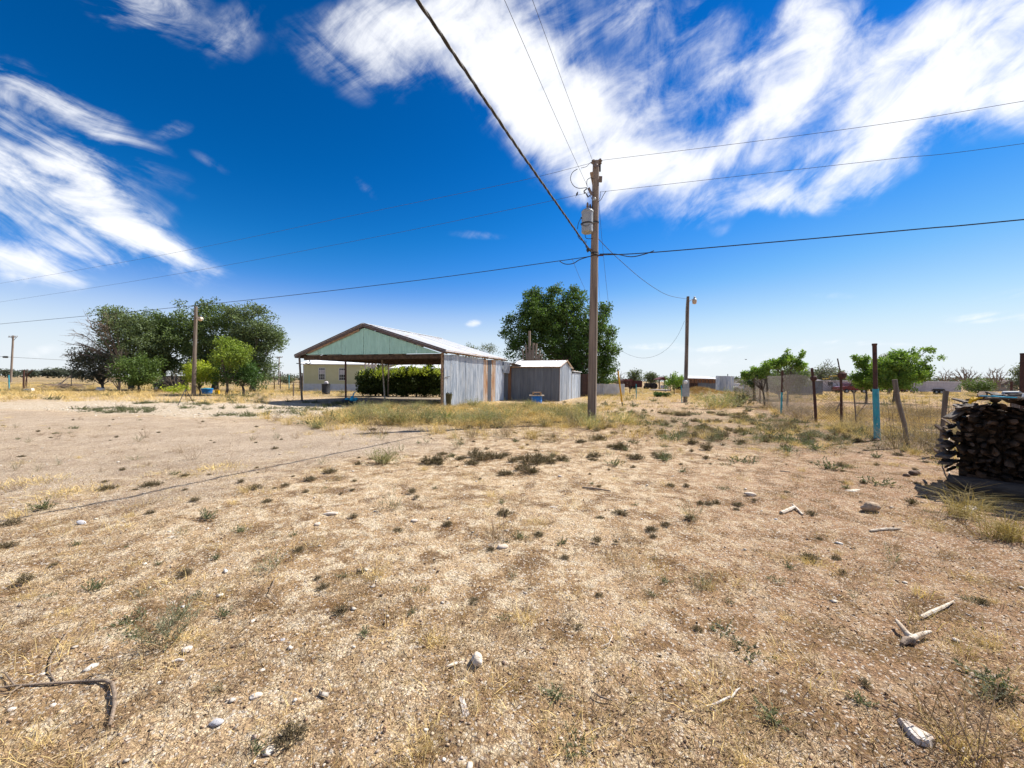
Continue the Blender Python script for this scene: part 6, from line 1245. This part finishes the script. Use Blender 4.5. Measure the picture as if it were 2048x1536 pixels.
# tall dead brush against the fence mesh and beyond it
fb = region(2600, lambda r, y: 7.6 + r * 16, lambda r: 6.5 + r * 22, lambda x, y: sst(0, .5, x - np.interp(y, [6, 9, 11.4, 15.4, 16.5, 20.8, 30], [8.3, 9.0, 9.4, 11.8, 11.9, 13.0, 17.4])) * (.25 + .75 * (fbm(x / 1.3, y / 1.3, 3, 1) > .5)) * sst(28, 18, y))
a = rng.random(len(fb)); put('fence_brush', [scatter('brush', fb[a < .12], .9, 1.8), scatter('twiggy', fb[(a > .12) & (a < .35)], 1.6, 3.4), scatter('tallstraw', fb[(a >= .35) & (a < .5)], .6, 1.2), scatter('straw', fb[(a >= .5) & (a < .8)], 1.2, 2.4), scatter('strawflat', fb[a >= .8], 1.5, 3)], 'tall dry brush tangled behind the fence', 'brush')
# far field stubble
ff = region(9000, lambda r, y: (r * 2 - 1) * (y * 1.4), lambda r: 24 + 60 * r ** 1.6, lambda x, y: (zones(x, y)[2] * .75 + .1) * (.3 + .7 * (fbm(x / 6, y / 3, 3, 2) > .5)) * ~((x > -15) & (x < 6) & (y < 42)))
a = rng.random(len(ff)); put('field_stubble', [scatter('straw', ff[(a < .25)], 1.6, 3.2), scatter('strawflat', ff[(a >= .25) & (a < .7)], 2.2, 4.4)], 'dry stubble over the open field', 'grass')
put('field_weeds', [scatter('green', ff[(a >= .7) & (a < .78)], 1.8, 3.6)], 'scattered olive weeds in the field', 'weeds', 'leaf')
# foreground litter: straw bits, crumbs, small dead plants
lp = region(15000, fan, lambda r: 1.2 + 12 * r ** 1.7, lambda x, y: np.clip(zones(x, y)[6] * .55 + .06, 0, 1) * (1 - .75 * zones(x, y)[0]))
put('litter', [scatter('debris', lp, .5, 1.5)], 'straw bits and dry litter strewn over the foreground soil', 'litter')
lp2 = region(2400, fan, lambda r: 1.3 + 15 * r ** 1.15, lambda x, y: (zones(x, y)[6] * .6 + .05) * (1 - .8 * zones(x, y)[0])); a = rng.random(len(lp2))
put('sparse_grass', [scatter('strawflat', lp2[a < .45], .35, .9), scatter('straw', lp2[(a >= .45) & (a < .62)], .3, .7), scatter('twiggy', lp2[(a >= .62) & (a < .85)], .25, .7)], 'thin wisps of dead grass over the sandy yard', 'grass')
lw = region(2600, fan, lambda r: 2.2 + 13 * r ** .9, lambda x, y: (1 - .8 * zones(x, y)[0]) * (.06 + .5 * (fbm(x / 1.4, y / 1.4, 3, 1) > .54)) * (.4 + .6 * sst(3, 7, y)))
b_ = rng.random(len(lw)); put('low_weeds', [scatter('cushion', lw[b_ < .45], .25, .8), scatter('twiggy', lw[(b_ >= .45) & (b_ < .85)], .25, .8), scatter('mat', lw[b_ >= .95], .4, .9)], 'low dark dead weeds matted over the sandy yard', 'weeds')
put('sparse_green', [scatter('green', lp2[(a >= .85)], .25, .7)], 'tiny green sprouts over the sandy yard', 'weeds', 'leaf')
# gravel
def pebbles(name, pts, smin, smax, cols, label, mat='pebble', sq=.6, ex=2.2, bury=.25):
    n = len(pts); s = smin + (smax - smin) * rng.random(n) ** ex
    base = unit(np.array([[1,0,0],[.5,.87,.1],[-.5,.87,-.05],[-1,0,.1],[-.5,-.87,0],[.5,-.87,.05],[.25,.1,1],[-.3,-.1,.9],[0,0,-.8]])); base[:, 2] *= 1
    Fp = np.array([[0,1,6],[1,2,6],[2,7,6],[2,3,7],[3,4,7],[4,5,7],[5,6,7],[5,0,6],[1,0,8],[2,1,8],[3,2,8],[4,3,8],[5,4,8],[0,5,8]])
    V = base[None] * rng.uniform(.7, 1.25, (n, 9, 1)) * np.stack([rng.uniform(.7, 1.5, n), rng.uniform(.6, 1.1, n), sq * rng.uniform(.6, 1.2, n)], 1)[:, None] * s[:, None, None] * .5
    a = rng.uniform(0, 6.283, n); x = V[..., 0] * np.cos(a)[:, None] - V[..., 1] * np.sin(a)[:, None]; y = V[..., 0] * np.sin(a)[:, None] + V[..., 1] * np.cos(a)[:, None]
    z = V[..., 2] + (gh(pts[:, 0], pts[:, 1], True) + s * sq * (.5 - bury))[:, None]
    Vv = np.stack([x + pts[:, 0][:, None], y + pts[:, 1][:, None], z], -1).reshape(-1, 3); F = (Fp[None] + (np.arange(n) * 9)[:, None, None]).reshape(-1, 3)
    k = rng.integers(0, len(cols), n); c = np.array(cols)[k] * rng.uniform(.75, 1.2, (n, 1)); tag(npmesh(name, Vv, F, M[mat], np.repeat(c, 9, 0)), label, 'gravel', kind='stuff')
gv = region(21000, fan, lambda r: 1.15 + 11 * r ** 1.6, lambda x, y: np.clip(.35 + .9 * zones(x, y)[6] + zones(x, y)[0] * .4, 0, 1))
pebbles('fine_gravel', gv, .006, .022, [(.30, .19, .12), (.42, .29, .18), (.52, .40, .28), (.20, .13, .09), (.36, .26, .18), (.48, .40, .33)], 'fine brown gravel and crumbs of dry soil', 'clod')
wv = region(1500, fan, lambda r: 1.3 + 18 * r ** 1.3, lambda x, y: .35 + .65 * sst(.5, -.6, x / (y + 1)))
pebbles('white_pebbles', wv, .012, .055, [(.60, .54, .46), (.68, .64, .58), (.52, .46, .39), (.55, .43, .34)], 'scattered small white pebbles', sq=.5, ex=3)
dv = region(1200, fan, lambda r: 1.3 + 9 * r ** 1.3, lambda x, y: .8 + 0 * x)
pebbles('dark_clods', dv, .010, .026, [(.09, .06, .045), (.13, .085, .06)], 'small dark clods of dirt and droppings', 'clod', .8, 2)
cb = region(2600, lambda r, y: -24 + r * 24, lambda r: 13.5 + r * 14, lambda x, y: zones(x, y)[1])
pebbles('caliche_lumps', cb, .03, .14, [(.66, .58, .46), (.58, .49, .36), (.72, .66, .56)], 'pale lumps of caliche left of the carport', sq=.4, ex=3, bury=.35)
# individually placed weeds (picture spots)
WL_ = [
 ('upright', 318, 1300, 1.15, 'grey_green_bush', 'largest spiky grey green bush low at left in the foreground', 2, 'bush'),
 ('upright', 337, 1290, .85, 'grey_green_bush', 'smaller spiky grey green bush touching the largest one at left', 0, 'bush'),
 ('cushion', 580, 1482, .95, 'cushion_weed', 'compact dark cushion weed near the bottom edge left of centre', 2, 'weed'),
 ('upright', 432, 1385, .42, 'small_tuft', 'thin green grey tuft between the big bush and the bottom cushion weed', 1, 'weed'),
 ('upright', 290, 1195, .45, 'small_tuft', 'small grey green tuft above the largest foreground bush', 0, 'weed'),
 ('twiggy', 550, 1225, .65, 'dead_weed', 'dead brown weed with a long lying stalk left of centre', 2, 'weed'),
 ('straw', 755, 1160, .7, 'straw_tuft', 'fan shaped pale straw tuft left of the centre', 2, 'grass tuft'),
 ('cushion', 948, 1205, .55, 'cushion_weed', 'small olive cushion weed above the egg shaped stone', 0, 'weed'),
 ('cushion', 1198, 1195, .48, 'cushion_weed', 'small bristly weed right of centre in the foreground', 2, 'weed'),
 ('cushion', 1156, 1258, .55, 'cushion_weed', 'dark bristly weed beside the pale hoop of grass', 0, 'weed'),
 ('cushion', 1396, 1262, .50, 'cushion_weed', 'dark rounded weed far right of the egg shaped stone', 2, 'weed'),
 ('upright', 1406, 1172, .80, 'small_tuft', 'sprawling grey tuft on the bare soil right of centre', 1, 'weed'),
 ('twiggy', 1005, 1085, 1.5, 'dead_weed', 'large bushy dead weed in the centre of the yard', 1, 'weed'),
 ('cushion', 1010, 1030, 1.0, 'cushion_weed', 'dark weed on top of the large dead weed in the centre', 1, 'weed'),
 ('upright', 785, 1020, 1.3, 'small_tuft', 'fine grey green tuft on the gravel left of the large dead weed', 1, 'weed'),
 ('cushion', 895, 1052, .75, 'cushion_weed', 'dark cushion weed just left of the large dead weed', 0, 'weed'),
 ('cushion', 213, 979, 1.15, 'cushion_weed', 'dark cushion weed on the gravel, left one of the far left pair', 1, 'weed'),
 ('cushion', 302, 972, 1.35, 'cushion_weed', 'wide dark cushion weed on the gravel, right one of the far left pair', 1, 'weed'),
 ('cushion', 25, 1048, 1.15, 'cushion_weed', 'dark cushion weed on the cable shadow at the left edge', 0, 'weed'),
 ('green', 88, 1017, 1.2, 'green_weed', 'small green weed above the cable shadow near the left edge', 0, 'weed'),
 ('cushion', 390, 1002, .8, 'cushion_weed', 'small grey cushion weed right under the cable shadow', 0, 'weed'),
 ('cushion', 370, 980, .5, 'cushion_weed', 'tiny dark weed standing in the line of the cable shadow', 2, 'weed'),
 ('cushion', 510, 980, 1.2, 'cushion_weed', 'grey cushion weed left of centre on the gravel edge', 0, 'weed'),
 ('cushion', 660, 948, 1.2, 'cushion_weed', 'dark flat cushion weed under the cable shadow near the centre', 1, 'weed'),
 ('cushion', 716, 932, 1.0, 'cushion_weed', 'dark weed pair member right of the flat cushion weed', 2, 'weed'),
 ('upright', 645, 930, 1.0, 'small_tuft', 'pale green tuft just above the flat cushion weed', 1, 'weed'),
 ('olive', 768, 928, .75, 'olive_tuft', 'olive tuft leaning over the soil below the dry grass', 0, 'weed'),
 ('upright', 915, 895, 1.6, 'small_tuft', 'grey green tuft standing before the dry grass at centre', 0, 'weed'),
 ('upright', 1330, 915, 1.4, 'small_tuft', 'thin grey tuft on the pale soil right of the utility pole', 1, 'weed'),
 ('green', 1484, 920, 1.8, 'green_weed', 'green leafy weed on pale soil between pole and fence', 1, 'weed'),
 ('green', 1660, 935, 1.9, 'green_weed', 'green weed on red soil before the tall gate post', 0, 'weed'),
 ('green', 1757, 965, 1.6, 'green_weed', 'green weed above the yellow flowers near the tan rock', 1, 'weed'),
 ('cushion', 1622, 1025, .85, 'cushion_weed', 'dark weed right of the crossed bleached sticks', 0, 'weed'),
 ('upright', 1400, 1180, .4, 'small_tuft', 'short stub tuft at the foot of the sprawling grey tuft', 0, 'weed'),
 ('twiggy', 1640, 1335, .75, 'dead_weed', 'grey brown weed with tiny yellow flowers lower right', 0, 'weed'),
 ('green', 1988, 1370, .95, 'green_weed', 'dark green weed near the lower right edge', 0, 'weed'),
 ('upright', 1785, 1120, .62, 'small_tuft', 'grey green tuft left of the bottom of the woodpile grass', 0, 'weed'),
 ('upright', 1708, 1195, .45, 'small_tuft', 'small spiky tuft above the forked bleached wood', 1, 'weed'),
 ('green', 1578, 1135, .5, 'green_weed', 'tiny green sprout right of centre, upper of two', 0, 'weed'),
 ('green', 1552, 1160, .45, 'green_weed', 'tiny green sprout right of centre, lower of two', 1, 'weed'),
 ('twiggy', 1930, 1530, 1.6, 'dead_weed', 'wide tangle of dead brush at the bottom right corner', 1, 'weed'),
 ('twiggy', 1900, 1460, 1.5, 'dead_weed', 'grey dead tangle beside the big white splinter', 0, 'weed'),
 ('upright', 1965, 1400, .6, 'small_tuft', 'grey tuft above the dead brush at lower right', 0, 'weed'),
 ('straw', 845, 1500, .62, 'straw_tuft', 'short greenish straw patch at the bottom centre', 0, 'grass tuft'),
 ('straw', 880, 1460, .55, 'straw_tuft', 'short straw patch left of the long white splinter', 1, 'grass tuft'),
 ('straw', 825, 1530, .62, 'straw_tuft', 'greenish straw clump touching the bottom edge', 1, 'grass tuft'),
 ('twiggy', 1085, 1480, .5, 'dead_weed', 'flattened brown weed right of the long white splinter', 2, 'weed'),
 ('mat', 140, 987, 1.6, 'straw_tuft', 'flat yellow straw patch on the gravel left of the cushion pair', 0, 'grass tuft'),
 ('mat', 60, 968, 1.5, 'straw_tuft', 'flat yellow straw streak near the left edge', 1, 'grass tuft'),
 ('straw', 30, 1034, .9, 'straw_tuft', 'upright straw behind the cushion weed at the left edge', 0, 'grass tuft'),
 ('mat', 435, 938, 1.6, 'straw_tuft', 'flat yellow straw streak above the cable shadow', 0, 'grass tuft'),
 ('twiggy', 770, 870, 2.6, 'dead_weed', 'tall dry stemmed weed left of the dry grass belt', 1, 'weed'),
 ('olive', 880, 848, 1.5, 'olive_tuft', 'bushy olive weed before the yucca plant', 2, 'weed'),
 ('olive', 790, 850, 1.6, 'olive_tuft', 'bushy grey olive weed under the carport gable', 0, 'weed'),
 ('olive', 965, 850, 1.6, 'olive_tuft', 'large green olive weed before the corrugated wall', 2, 'weed'),
 ('olive', 850, 845, 1.5, 'olive_tuft', 'olive weed left of the yucca plant', 0, 'weed'),
 ('olive', 1020, 838, 1.5, 'olive_tuft', 'olive weed right of the corrugated wall corner', 1, 'weed'),
 ('brush', 740, 838, 1.3, 'dead_brush_weed', 'feathery brown brush under the carport gable, leftmost', 0, 'weed'),
 ('brush', 820, 832, 1.4, 'dead_brush_weed', 'feathery brown brush under the carport between two olive weeds', 0, 'weed'),
 ('olive', 1075, 832, 1.4, 'olive_tuft', 'olive weed in front of the blue drum', 2, 'weed'),
 ('olive', 1120, 830, 1.3, 'olive_tuft', 'olive weed before the right end of the tin shed', 0, 'weed'),
 ('olive', 700, 846, 1.3, 'olive_tuft', 'grey olive weed at the left end of the dry grass belt', 1, 'weed'),
 ('brush', 1150, 856, 1.0, 'dead_brush_weed', 'brown twiggy brush left of the utility pole foot', 0, 'weed'),
 ('brush', 1560, 862, 1.1, 'dead_brush_weed', 'brown twiggy brush before the chain link fence', 0, 'weed'),
 ('brush', 1010, 875, .9, 'dead_brush_weed', 'reddish dry brush on the soil before the grass belt', 0, 'weed'),
 ('brush', 1100, 882, .9, 'dead_brush_weed', 'reddish dry brush above the dark weed cluster', 0, 'weed'),
 ('green', 630, 848, 3.4, 'green_weed', 'broad flat green weed on the pale ground left of the carport', 1, 'weed'),
 ('green', 660, 842, 3.2, 'green_weed', 'second flat green weed right of the broad one', 0, 'weed'),
 ('green', 490, 795, 6.5, 'green_weed', 'wide green ground weed under the young trees', 1, 'weed'),
 ('green', 460, 798, 5.0, 'green_weed', 'left part of the green weeds under the young trees', 0, 'weed'),
 ('olive', 1450, 815, 3.0, 'olive_tuft', 'large pale olive bush right of the yard light pole', 2, 'bush'),
 ('olive', 1475, 812, 3.0, 'olive_tuft', 'large soft olive bush leaning on the fence start', 0, 'bush'),
 ('olive', 1425, 818, 2.4, 'olive_tuft', 'low olive bush closest to the yard light pole', 1, 'bush'),
 ('green', 1482, 800, 6.5, 'green_weed', 'bright green clump at the start of the chain link fence', 0, 'bush'),
]
for (k, u, v, s, nm, lb, i, cat) in WL_: weed(k, u, v, s, nm, lb, cat, i=i)
# countable lesser weeds
NAMES = {'cushion': ('cushion_weed', 'small dark cushion weed dotted over the open sandy yard', 'small dark cushion weeds'), 'upright': ('small_tuft', 'small grey green tuft dotted over the open sandy yard', 'small grey green tufts'),
 'twiggy': ('dead_weed', 'small dead brown weed dotted over the open sandy yard', 'small dead brown weeds'), 'green': ('green_weed', 'small low green weed dotted over the open sandy yard', 'small green weeds')}
pts = region(1400, fan, lambda r: 2.0 + 12 * r ** 1.0, lambda x, y: (1 - .85 * zones(x, y)[0]) * (.15 + .35 * sst(6, 9, y)))[:290]
for (x, y) in pts:
    k = rng.choice(['cushion', 'upright', 'twiggy', 'green'], p=[.34, .18, .36, .12]); nm, lb, gr = NAMES[k]
    o = bpy.data.objects.new(nm, proto_mesh(k, int(rng.integers(len(PRO[k]))))); COL.objects.link(o); s = rng.uniform(.3, .75) * (1 + y * .05); o.location = (x, y, gz(x, y)); o.rotation_euler = (0, 0, rng.uniform(0, 6.28)); o.scale = (s * rng.uniform(.7, 1.5), s, s * rng.uniform(.7, 1.5)); tag(o, lb, 'weed', gr)
cl = [(905, 912), (925, 916), (950, 912), (975, 915), (1000, 915), (1040, 918), (1055, 922), (1075, 915), (1090, 920), (1105, 914), (1035, 940), (1060, 945), (880, 930), (855, 928), (1020, 948), (1220, 893), (1190, 912), (960, 920)]
for (u, v) in cl + [(u + rng.uniform(-22, 22), v + rng.uniform(-6, 8)) for (u, v) in cl]: weed('cushion', u, v, rng.uniform(.8, 2.0), 'cushion_weed', 'dark cushion weed in the cluster below the dry grass at centre', 'weed', 'dark weed cluster at centre', sz=(rng.uniform(.8, 1.6), 1, rng.uniform(.8, 1.5)))
# yucca
yc = GG(893, 843); b = np.tile(np.array(yc), (90, 1)) + rng.normal(size=(90, 3)) * .04; d = rdirs(90); d[:, 2] = np.abs(d[:, 2]) * .9 + .35; d = unit(d)
V, F, C = blades(b, d, rng.uniform(.45, .85, 90), .028 * np.ones(90), cmix((.17, .20, .06), (.26, .27, .10), 90), .12); r = thing('yucca_plant', 'spiky yucca plant before the corner of the corrugated wall', 'yucca', yc); npmesh('leaf_rosette', V, F, M['leaf'], C, r)
# bunch grass at the woodpile
for (u, v, n, L, lb) in ((1925, 1030, 240, .50, 'big dry bunch grass with long curved blades before the woodpile'), (2010, 1075, 260, .42, 'second dry bunch grass at the right edge under the woodpile'), (1975, 1015, 120, .33, 'dry grass clump wedged against the base log')):
    p = GG(u, v); b = np.tile(np.array(p), (n, 1)) + rng.normal(size=(n, 3)) * [.09, .07, 0]; d = rdirs(n); d[:, 2] = np.abs(d[:, 2]) + .8; d = unit(d)
    V, F, C = blades(b, d, L * rng.uniform(.35, 1.25, n), .0055 * np.ones(n), cmix((.42, .33, .13), (.30, .22, .10), n), .45); r = thing('bunch_grass', lb, 'grass', p); npmesh('blades', V, F, M['dryleaf'], C, r)
mz = []; V, F, C = merge([scatter('tallstraw', np.stack([rng.normal(mo.x, 1.7, 160), rng.normal(52, 1.2, 160)], 1), .9, 1.8)]); V[:, 2] += .62 * np.exp(-((V[:, 0] - mo.x) ** 2 + (V[:, 1] - 52.3) ** 2) / 3.6)
tag(npmesh('straw_mound', V, F, M['dryleaf'], C * [.62, .52, .45]), 'orange brown mound of dry grass before the open barn', 'straw mound', kind='stuff')
tag(MB().lathe([(3.6, -.05), (2.6, .10), (1.9, .23), (1.3, .39), (.7, .54), (.1, .62)], (mo.x, 52.3, 0), 18).build('earth_mound', M['tan'], loc=(mo.x, 52.3, 0), smooth=True), 'low earth mound under the dry grass before the barn', 'mound')
# ------------------------------------------------------------------ stones, wood and bits on the soil
def rock(u, v, rx, ry, rz, name, label, mat, seed=0, rot=0., cat='stone', sink=.25):
    p = GG(u, v); me = bpy.data.meshes.new(name); import bmesh
    bm = bmesh.new(); bmesh.ops.create_icosphere(bm, subdivisions=3, radius=1); st = np.random.default_rng(seed)
    A = st.normal(size=(5, 3)); 
    for vt in bm.verts:
        q = vt.co; f = 1 + .10 * math.sin(q.x * 2.3 + A[0, 0] * 3) * math.cos(q.y * 2.1 + A[1, 1]) + .05 * math.sin(q.z * 5 + q.x * 4 + A[2, 0])
        f += .030 * math.sin(q.x * 9 + A[3, 0] * 5) * math.sin(q.y * 8 + A[3, 1] * 5) + .018 * math.sin(q.z * 17 + q.x * 13 + A[4, 0] * 5)
        for a in A[:3]:
            an = Vector(a).normalized(); dd = q.dot(an)
            if dd > .62: f *= 1 - (dd - .62) * .70
        vt.co = Vector((q.x * rx, q.y * ry, q.z * rz)) * f
    bm.to_mesh(me); bm.free(); me.polygons.foreach_set('use_smooth', [True] * len(me.polygons)); me.materials.append(M[mat])
    o = bpy.data.objects.new(name, me); COL.objects.link(o); o.location = p + Vector((0, 0, rz * (1 - sink * 2) )); o.rotation_euler = (rng.uniform(-.1, .1), rng.uniform(-.1, .1), rot); return tag(o, label, cat)
rock(953, 1325, .034, .052, .030, 'egg_stone', 'smooth pale egg shaped stone in the lower centre foreground', 'stone', 1, .25, sink=.08)
rock(1741, 1018, .125, .075, .07, 'tan_rock', 'chunky tan rock with white end right of centre near the fence', 'tanstone', 2, .1, sink=.12)
rock(1499, 988, .09, .045, .03, 'flat_stone', 'flat pale oval stone on the soil between pole and fence', 'stone', 3, -.1)
rock(512, 1394, .028, .022, .010, 'white_stone', 'flat white stone lower left of centre', 'bone', 4, .4)
rock(433, 1448, .030, .020, .012, 'grey_stone', 'grey flat pebble near the bottom left', 'greystone', 5, .2)
rock(375, 1300, .026, .034, .012, 'white_stone', 'white stone beside the largest grey green bush', 'bone', 6, .5)
rock(1004, 1098, .055, .035, .022, 'white_stone', 'pale stone at the foot of the large dead weed', 'stone', 7, .1)
rock(661, 1033, .085, .04, .022, 'flat_stone', 'flat whitish slab stone left of centre', 'bone', 8, .15)
rock(635, 1054, .035, .03, .02, 'round_stone', 'small round pale stone just below the flat whitish slab', 'stone', 9)
rock(163, 1046, .050, .035, .022, 'round_stone', 'pale round stone below the cable shadow at left', 'greystone', 10)
rock(828, 1045, .04, .03, .018, 'white_stone', 'small white stone left of the large dead weed', 'bone', 11)
rock(1106, 1018, .045, .03, .012, 'flat_stone', 'flat white stone right of the large dead weed', 'bone', 12)
rock(1830, 947, .10, .07, .055, 'brown_stone', 'dark brown stone left of the woodpile, larger of two', 'darkstone', 13); rock(1813, 950, .05, .05, .04, 'brown_stone', 'small dark brown stone touching the larger one by the woodpile', 'darkstone', 14)
rock(1551, 1037, .03, .02, .015, 'grey_stone', 'small dark grey stone by the crossed bleached sticks', 'greystone', 15)
rock(1750, 880, .14, .08, .05, 'brown_stone', 'brown clod at the foot of the tall gate post', 'darkstone', 16); rock(105, 1413, .018, .014, .008, 'white_stone', 'small white pebble in the lower left corner', 'bone', 17); rock(85, 1350, .016, .014, .008, 'white_stone', 'white pebble above the long curved branch', 'bone', 18)
rock(564, 1282, .020, .012, .010, 'grey_stone', 'small dark shadowed stone below the dead brown weed', 'greystone', 19); rock(563, 1190, .018, .016, .008, 'white_stone', 'small white stone beside the dead brown weed', 'bone', 20)
rock(505, 1245, .014, .018, .008, 'white_stone', 'narrow white pebble left of the dead brown weed', 'bone', 21); rock(24, 1420, .018, .014, .007, 'white_stone', 'small white pebble at the left edge below the branch', 'bone', 22)
rock(1120, 953, .04, .03, .02, 'white_stone', 'white stone at the foot of the dark weed cluster', 'bone', 23); rock(1212, 1349, .012, .009, .006, 'white_stone', 'tiny white pebble right of the egg shaped stone', 'bone', 24)
def stick(pts, rs, name, label, mat='twig', cat='stick', n=7, lift=.012, flat=None):
    q = [GG(u, v) + Vector((0, 0, lift + (l if l else 0))) for (u, v, l) in pts]
    o = MB().tube(q, rs, n).build(name, M[mat], loc=q[0], smooth=True)
    return tag(o, label, cat)
r = thing('long_branch', 'long grey bent branch lying in the lower left corner', 'branch', GG(100, 1374))
def bpart(nm, pts, rs, mat='twig'): MB().tube([GG(u, v) + Vector((0, 0, .010 + l)) for u, v, l in pts], rs, 8).build(nm, M[mat], r, smooth=True)
bpart('main_stem', [(-40, 1385, 0), (30, 1376, .003), (105, 1373, .006), (170, 1369, .008), (212, 1370, .012), (224, 1376, .014)], [.003, .0045, .006, .007, .009, .009])
bpart('bent_end', [(224, 1376, .014), (229, 1395, .014), (229, 1420, .012), (222, 1448, .004), (219, 1456, 0)], [.009, .009, .008, .008, .007])
bpart('side_twig', [(112, 1372, .006), (99, 1352, .012), (102, 1325, .018), (122, 1295, .026), (141, 1270, .03)], [.0035, .0035, .003, .003, .002])
bpart('side_twig', [(30, 1376, .003), (10, 1355, .012), (-5, 1350, .01)], [.004, .003, .002]); bpart('side_twig', [(45, 1375, .004), (20, 1390, .0), (-10, 1392, 0)], [.004, .003, .002])
def slab(pts, th, name, label, mat='bone', cat='wood piece'):
    q = [GG(u, v) for u, v in pts]; z = min(p.z for p in q); q = [Vector((p.x, p.y, z + .002)) for p in q]
    c = sum(q, Vector()) / len(q); top = [c + (p - c) * .86 + Vector((0, 0, th)) for p in q]; n = len(q)
    o = MB().add(q + top + [c + Vector((0, 0, th * 1.25))], [(i, (i+1)%n, n+(i+1)%n, n+i) for i in range(n)] + [(n+i, n+(i+1)%n, 2*n) for i in range(n)]).build(name, M[mat], loc=c); return tag(o, label, cat)
slab([(917, 1384), (924, 1386), (930, 1402), (936, 1420), (940, 1434), (936, 1442), (926, 1440), (922, 1420), (917, 1400)], .010, 'wood_splinter', 'long pale pointed wood splinter in the lower centre')
slab([(1793, 1440), (1805, 1444), (1840, 1466), (1868, 1480), (1873, 1490), (1862, 1496), (1835, 1490), (1815, 1470)], .022, 'wood_splinter', 'big white pointed wood splinter at lower right')
slab([(1918, 1020), (1942, 1013), (1957, 1015), (1959, 1021), (1935, 1028), (1926, 1029)], .05, 'wood_block', 'whitish split wood block before the woodpile')
slab([(930, 1324), (905, 1334), (892, 1335), (908, 1326)], .006, 'soil_flake', 'curled flake of dry soil left of the egg shaped stone', 'stone', 'soil flake')
slab([(1688, 978), (1716, 976), (1724, 977), (1712, 981)], .012, 'wood_chip', 'thin pale wood chip lying left of the woodpile', 'bleached')
stick([(1413, 1417, 0), (1430, 1414, .004), (1447, 1407, .006), (1460, 1401, .008)], [.003, .005, .006, .005], 'white_twig', 'small forked white twig at lower right of centre', 'bone')
stick([(1462, 1402, .004), (1474, 1388, .010), (1480, 1385, .012)], [.005, .004, .003], 'white_twig', 'upper prong of the small white twig', 'bone')
r = thing('forked_wood', 'chunky Y shaped bleached wood fork at right', 'driftwood', GG(1818, 1285))
def fpart(nm, pts, rs, mat='bleached'): MB().tube([GG(u, v) + Vector((0, 0, .016 + l)) for u, v, l in pts], rs, 9).build(nm, M[mat], r, smooth=True)
fpart('prong', [(1792, 1252, .03), (1802, 1265, .03), (1816, 1280, .02), (1826, 1286, .014)], [.009, .014, .018, .02]); fpart('prong', [(1820, 1288, .016), (1838, 1280, .02), (1852, 1275, .02), (1862, 1272, .018)], [.018, .014, .011, .007])
fpart('stump_end', [(1826, 1288, .01), (1812, 1287, .01), (1804, 1292, 0)], [.024, .022, .012], 'twig')
stick([(1842, 1236, 0), (1862, 1228, .008), (1885, 1218, .01), (1907, 1204, .006)], [.012, .014, .012, .006], 'bleached_stick', 'bleached stick above the forked wood', 'bleached')
stick([(1562, 1024, 0), (1580, 1018, .01), (1590, 1013, .01)], [.022, .024, .015], 'bleached_stick', 'short bleached stick, left of the crossed pair', 'bleached'); stick([(1585, 1010, .02), (1595, 1018, .01), (1605, 1027, 0)], [.012, .015, .012], 'bleached_stick', 'short bleached stick, right of the crossed pair', 'bleached')
stick([(1165, 976, 0), (1190, 979, .005), (1222, 983, 0)], [.014, .016, .008], 'dark_stick', 'long dark stick on the soil right of centre', 'twig'); stick([(1186, 1388, 0), (1200, 1399, .003), (1225, 1406, 0)], [.003, .005, .004], 'dark_stick', 'small dark curved stick near the bottom centre', 'twig')
stick([(1560, 940, 0), (1580, 942, 0)], [.015, .01], 'dark_stick', 'short dark stick above the flat pale oval stone', 'twig'); stick([(1000, 1055, 0), (1012, 1045, 0)], [.005, .004], 'dark_stick', 'tiny stick at the large dead weed', 'twig')
stick([(560, 1148, 0), (548, 1170, .02), (541, 1195, .03), (556, 1212, .01)], [.003, .004, .003, .003], 'dry_stalk', 'long dry stalk arching over the dead brown weed', 'twig')
stick([(1195, 1257, 0), (1215, 1264, .01), (1225, 1280, .014), (1218, 1294, .01), (1202, 1297, 0)], [.0025] * 5, 'grass_hoop', 'pale hoop of dry grass right of centre', 'bone', 'grass stalk'); stick([(345, 1328, 0), (357, 1325, .003), (368, 1326, .002)], [.006, .008, .005], 'curved_chip', 'small curved whitish chip below the largest bush', 'bone', 'chip')
stick([(1740, 1058, 0), (1770, 1056, .01), (1800, 1054, 0)], [.012, .014, .01], 'tan_stick', 'straight tan stick below the tan rock', 'bleached'); stick([(1800, 860, .02), (1850, 885, .03), (1895, 905, .06)], [.03, .04, .03], 'rotten_branch', 'rotten grey branch lying from the fence to the woodpile', 'twig')
stick([(1898, 905, .35), (1893, 925, .25), (1897, 950, .1), (1905, 975, 0)], [.012, .01, .01, .008], 'dry_vine', 'pale twisted dry vine hanging at the woodpile corner', 'bleached')
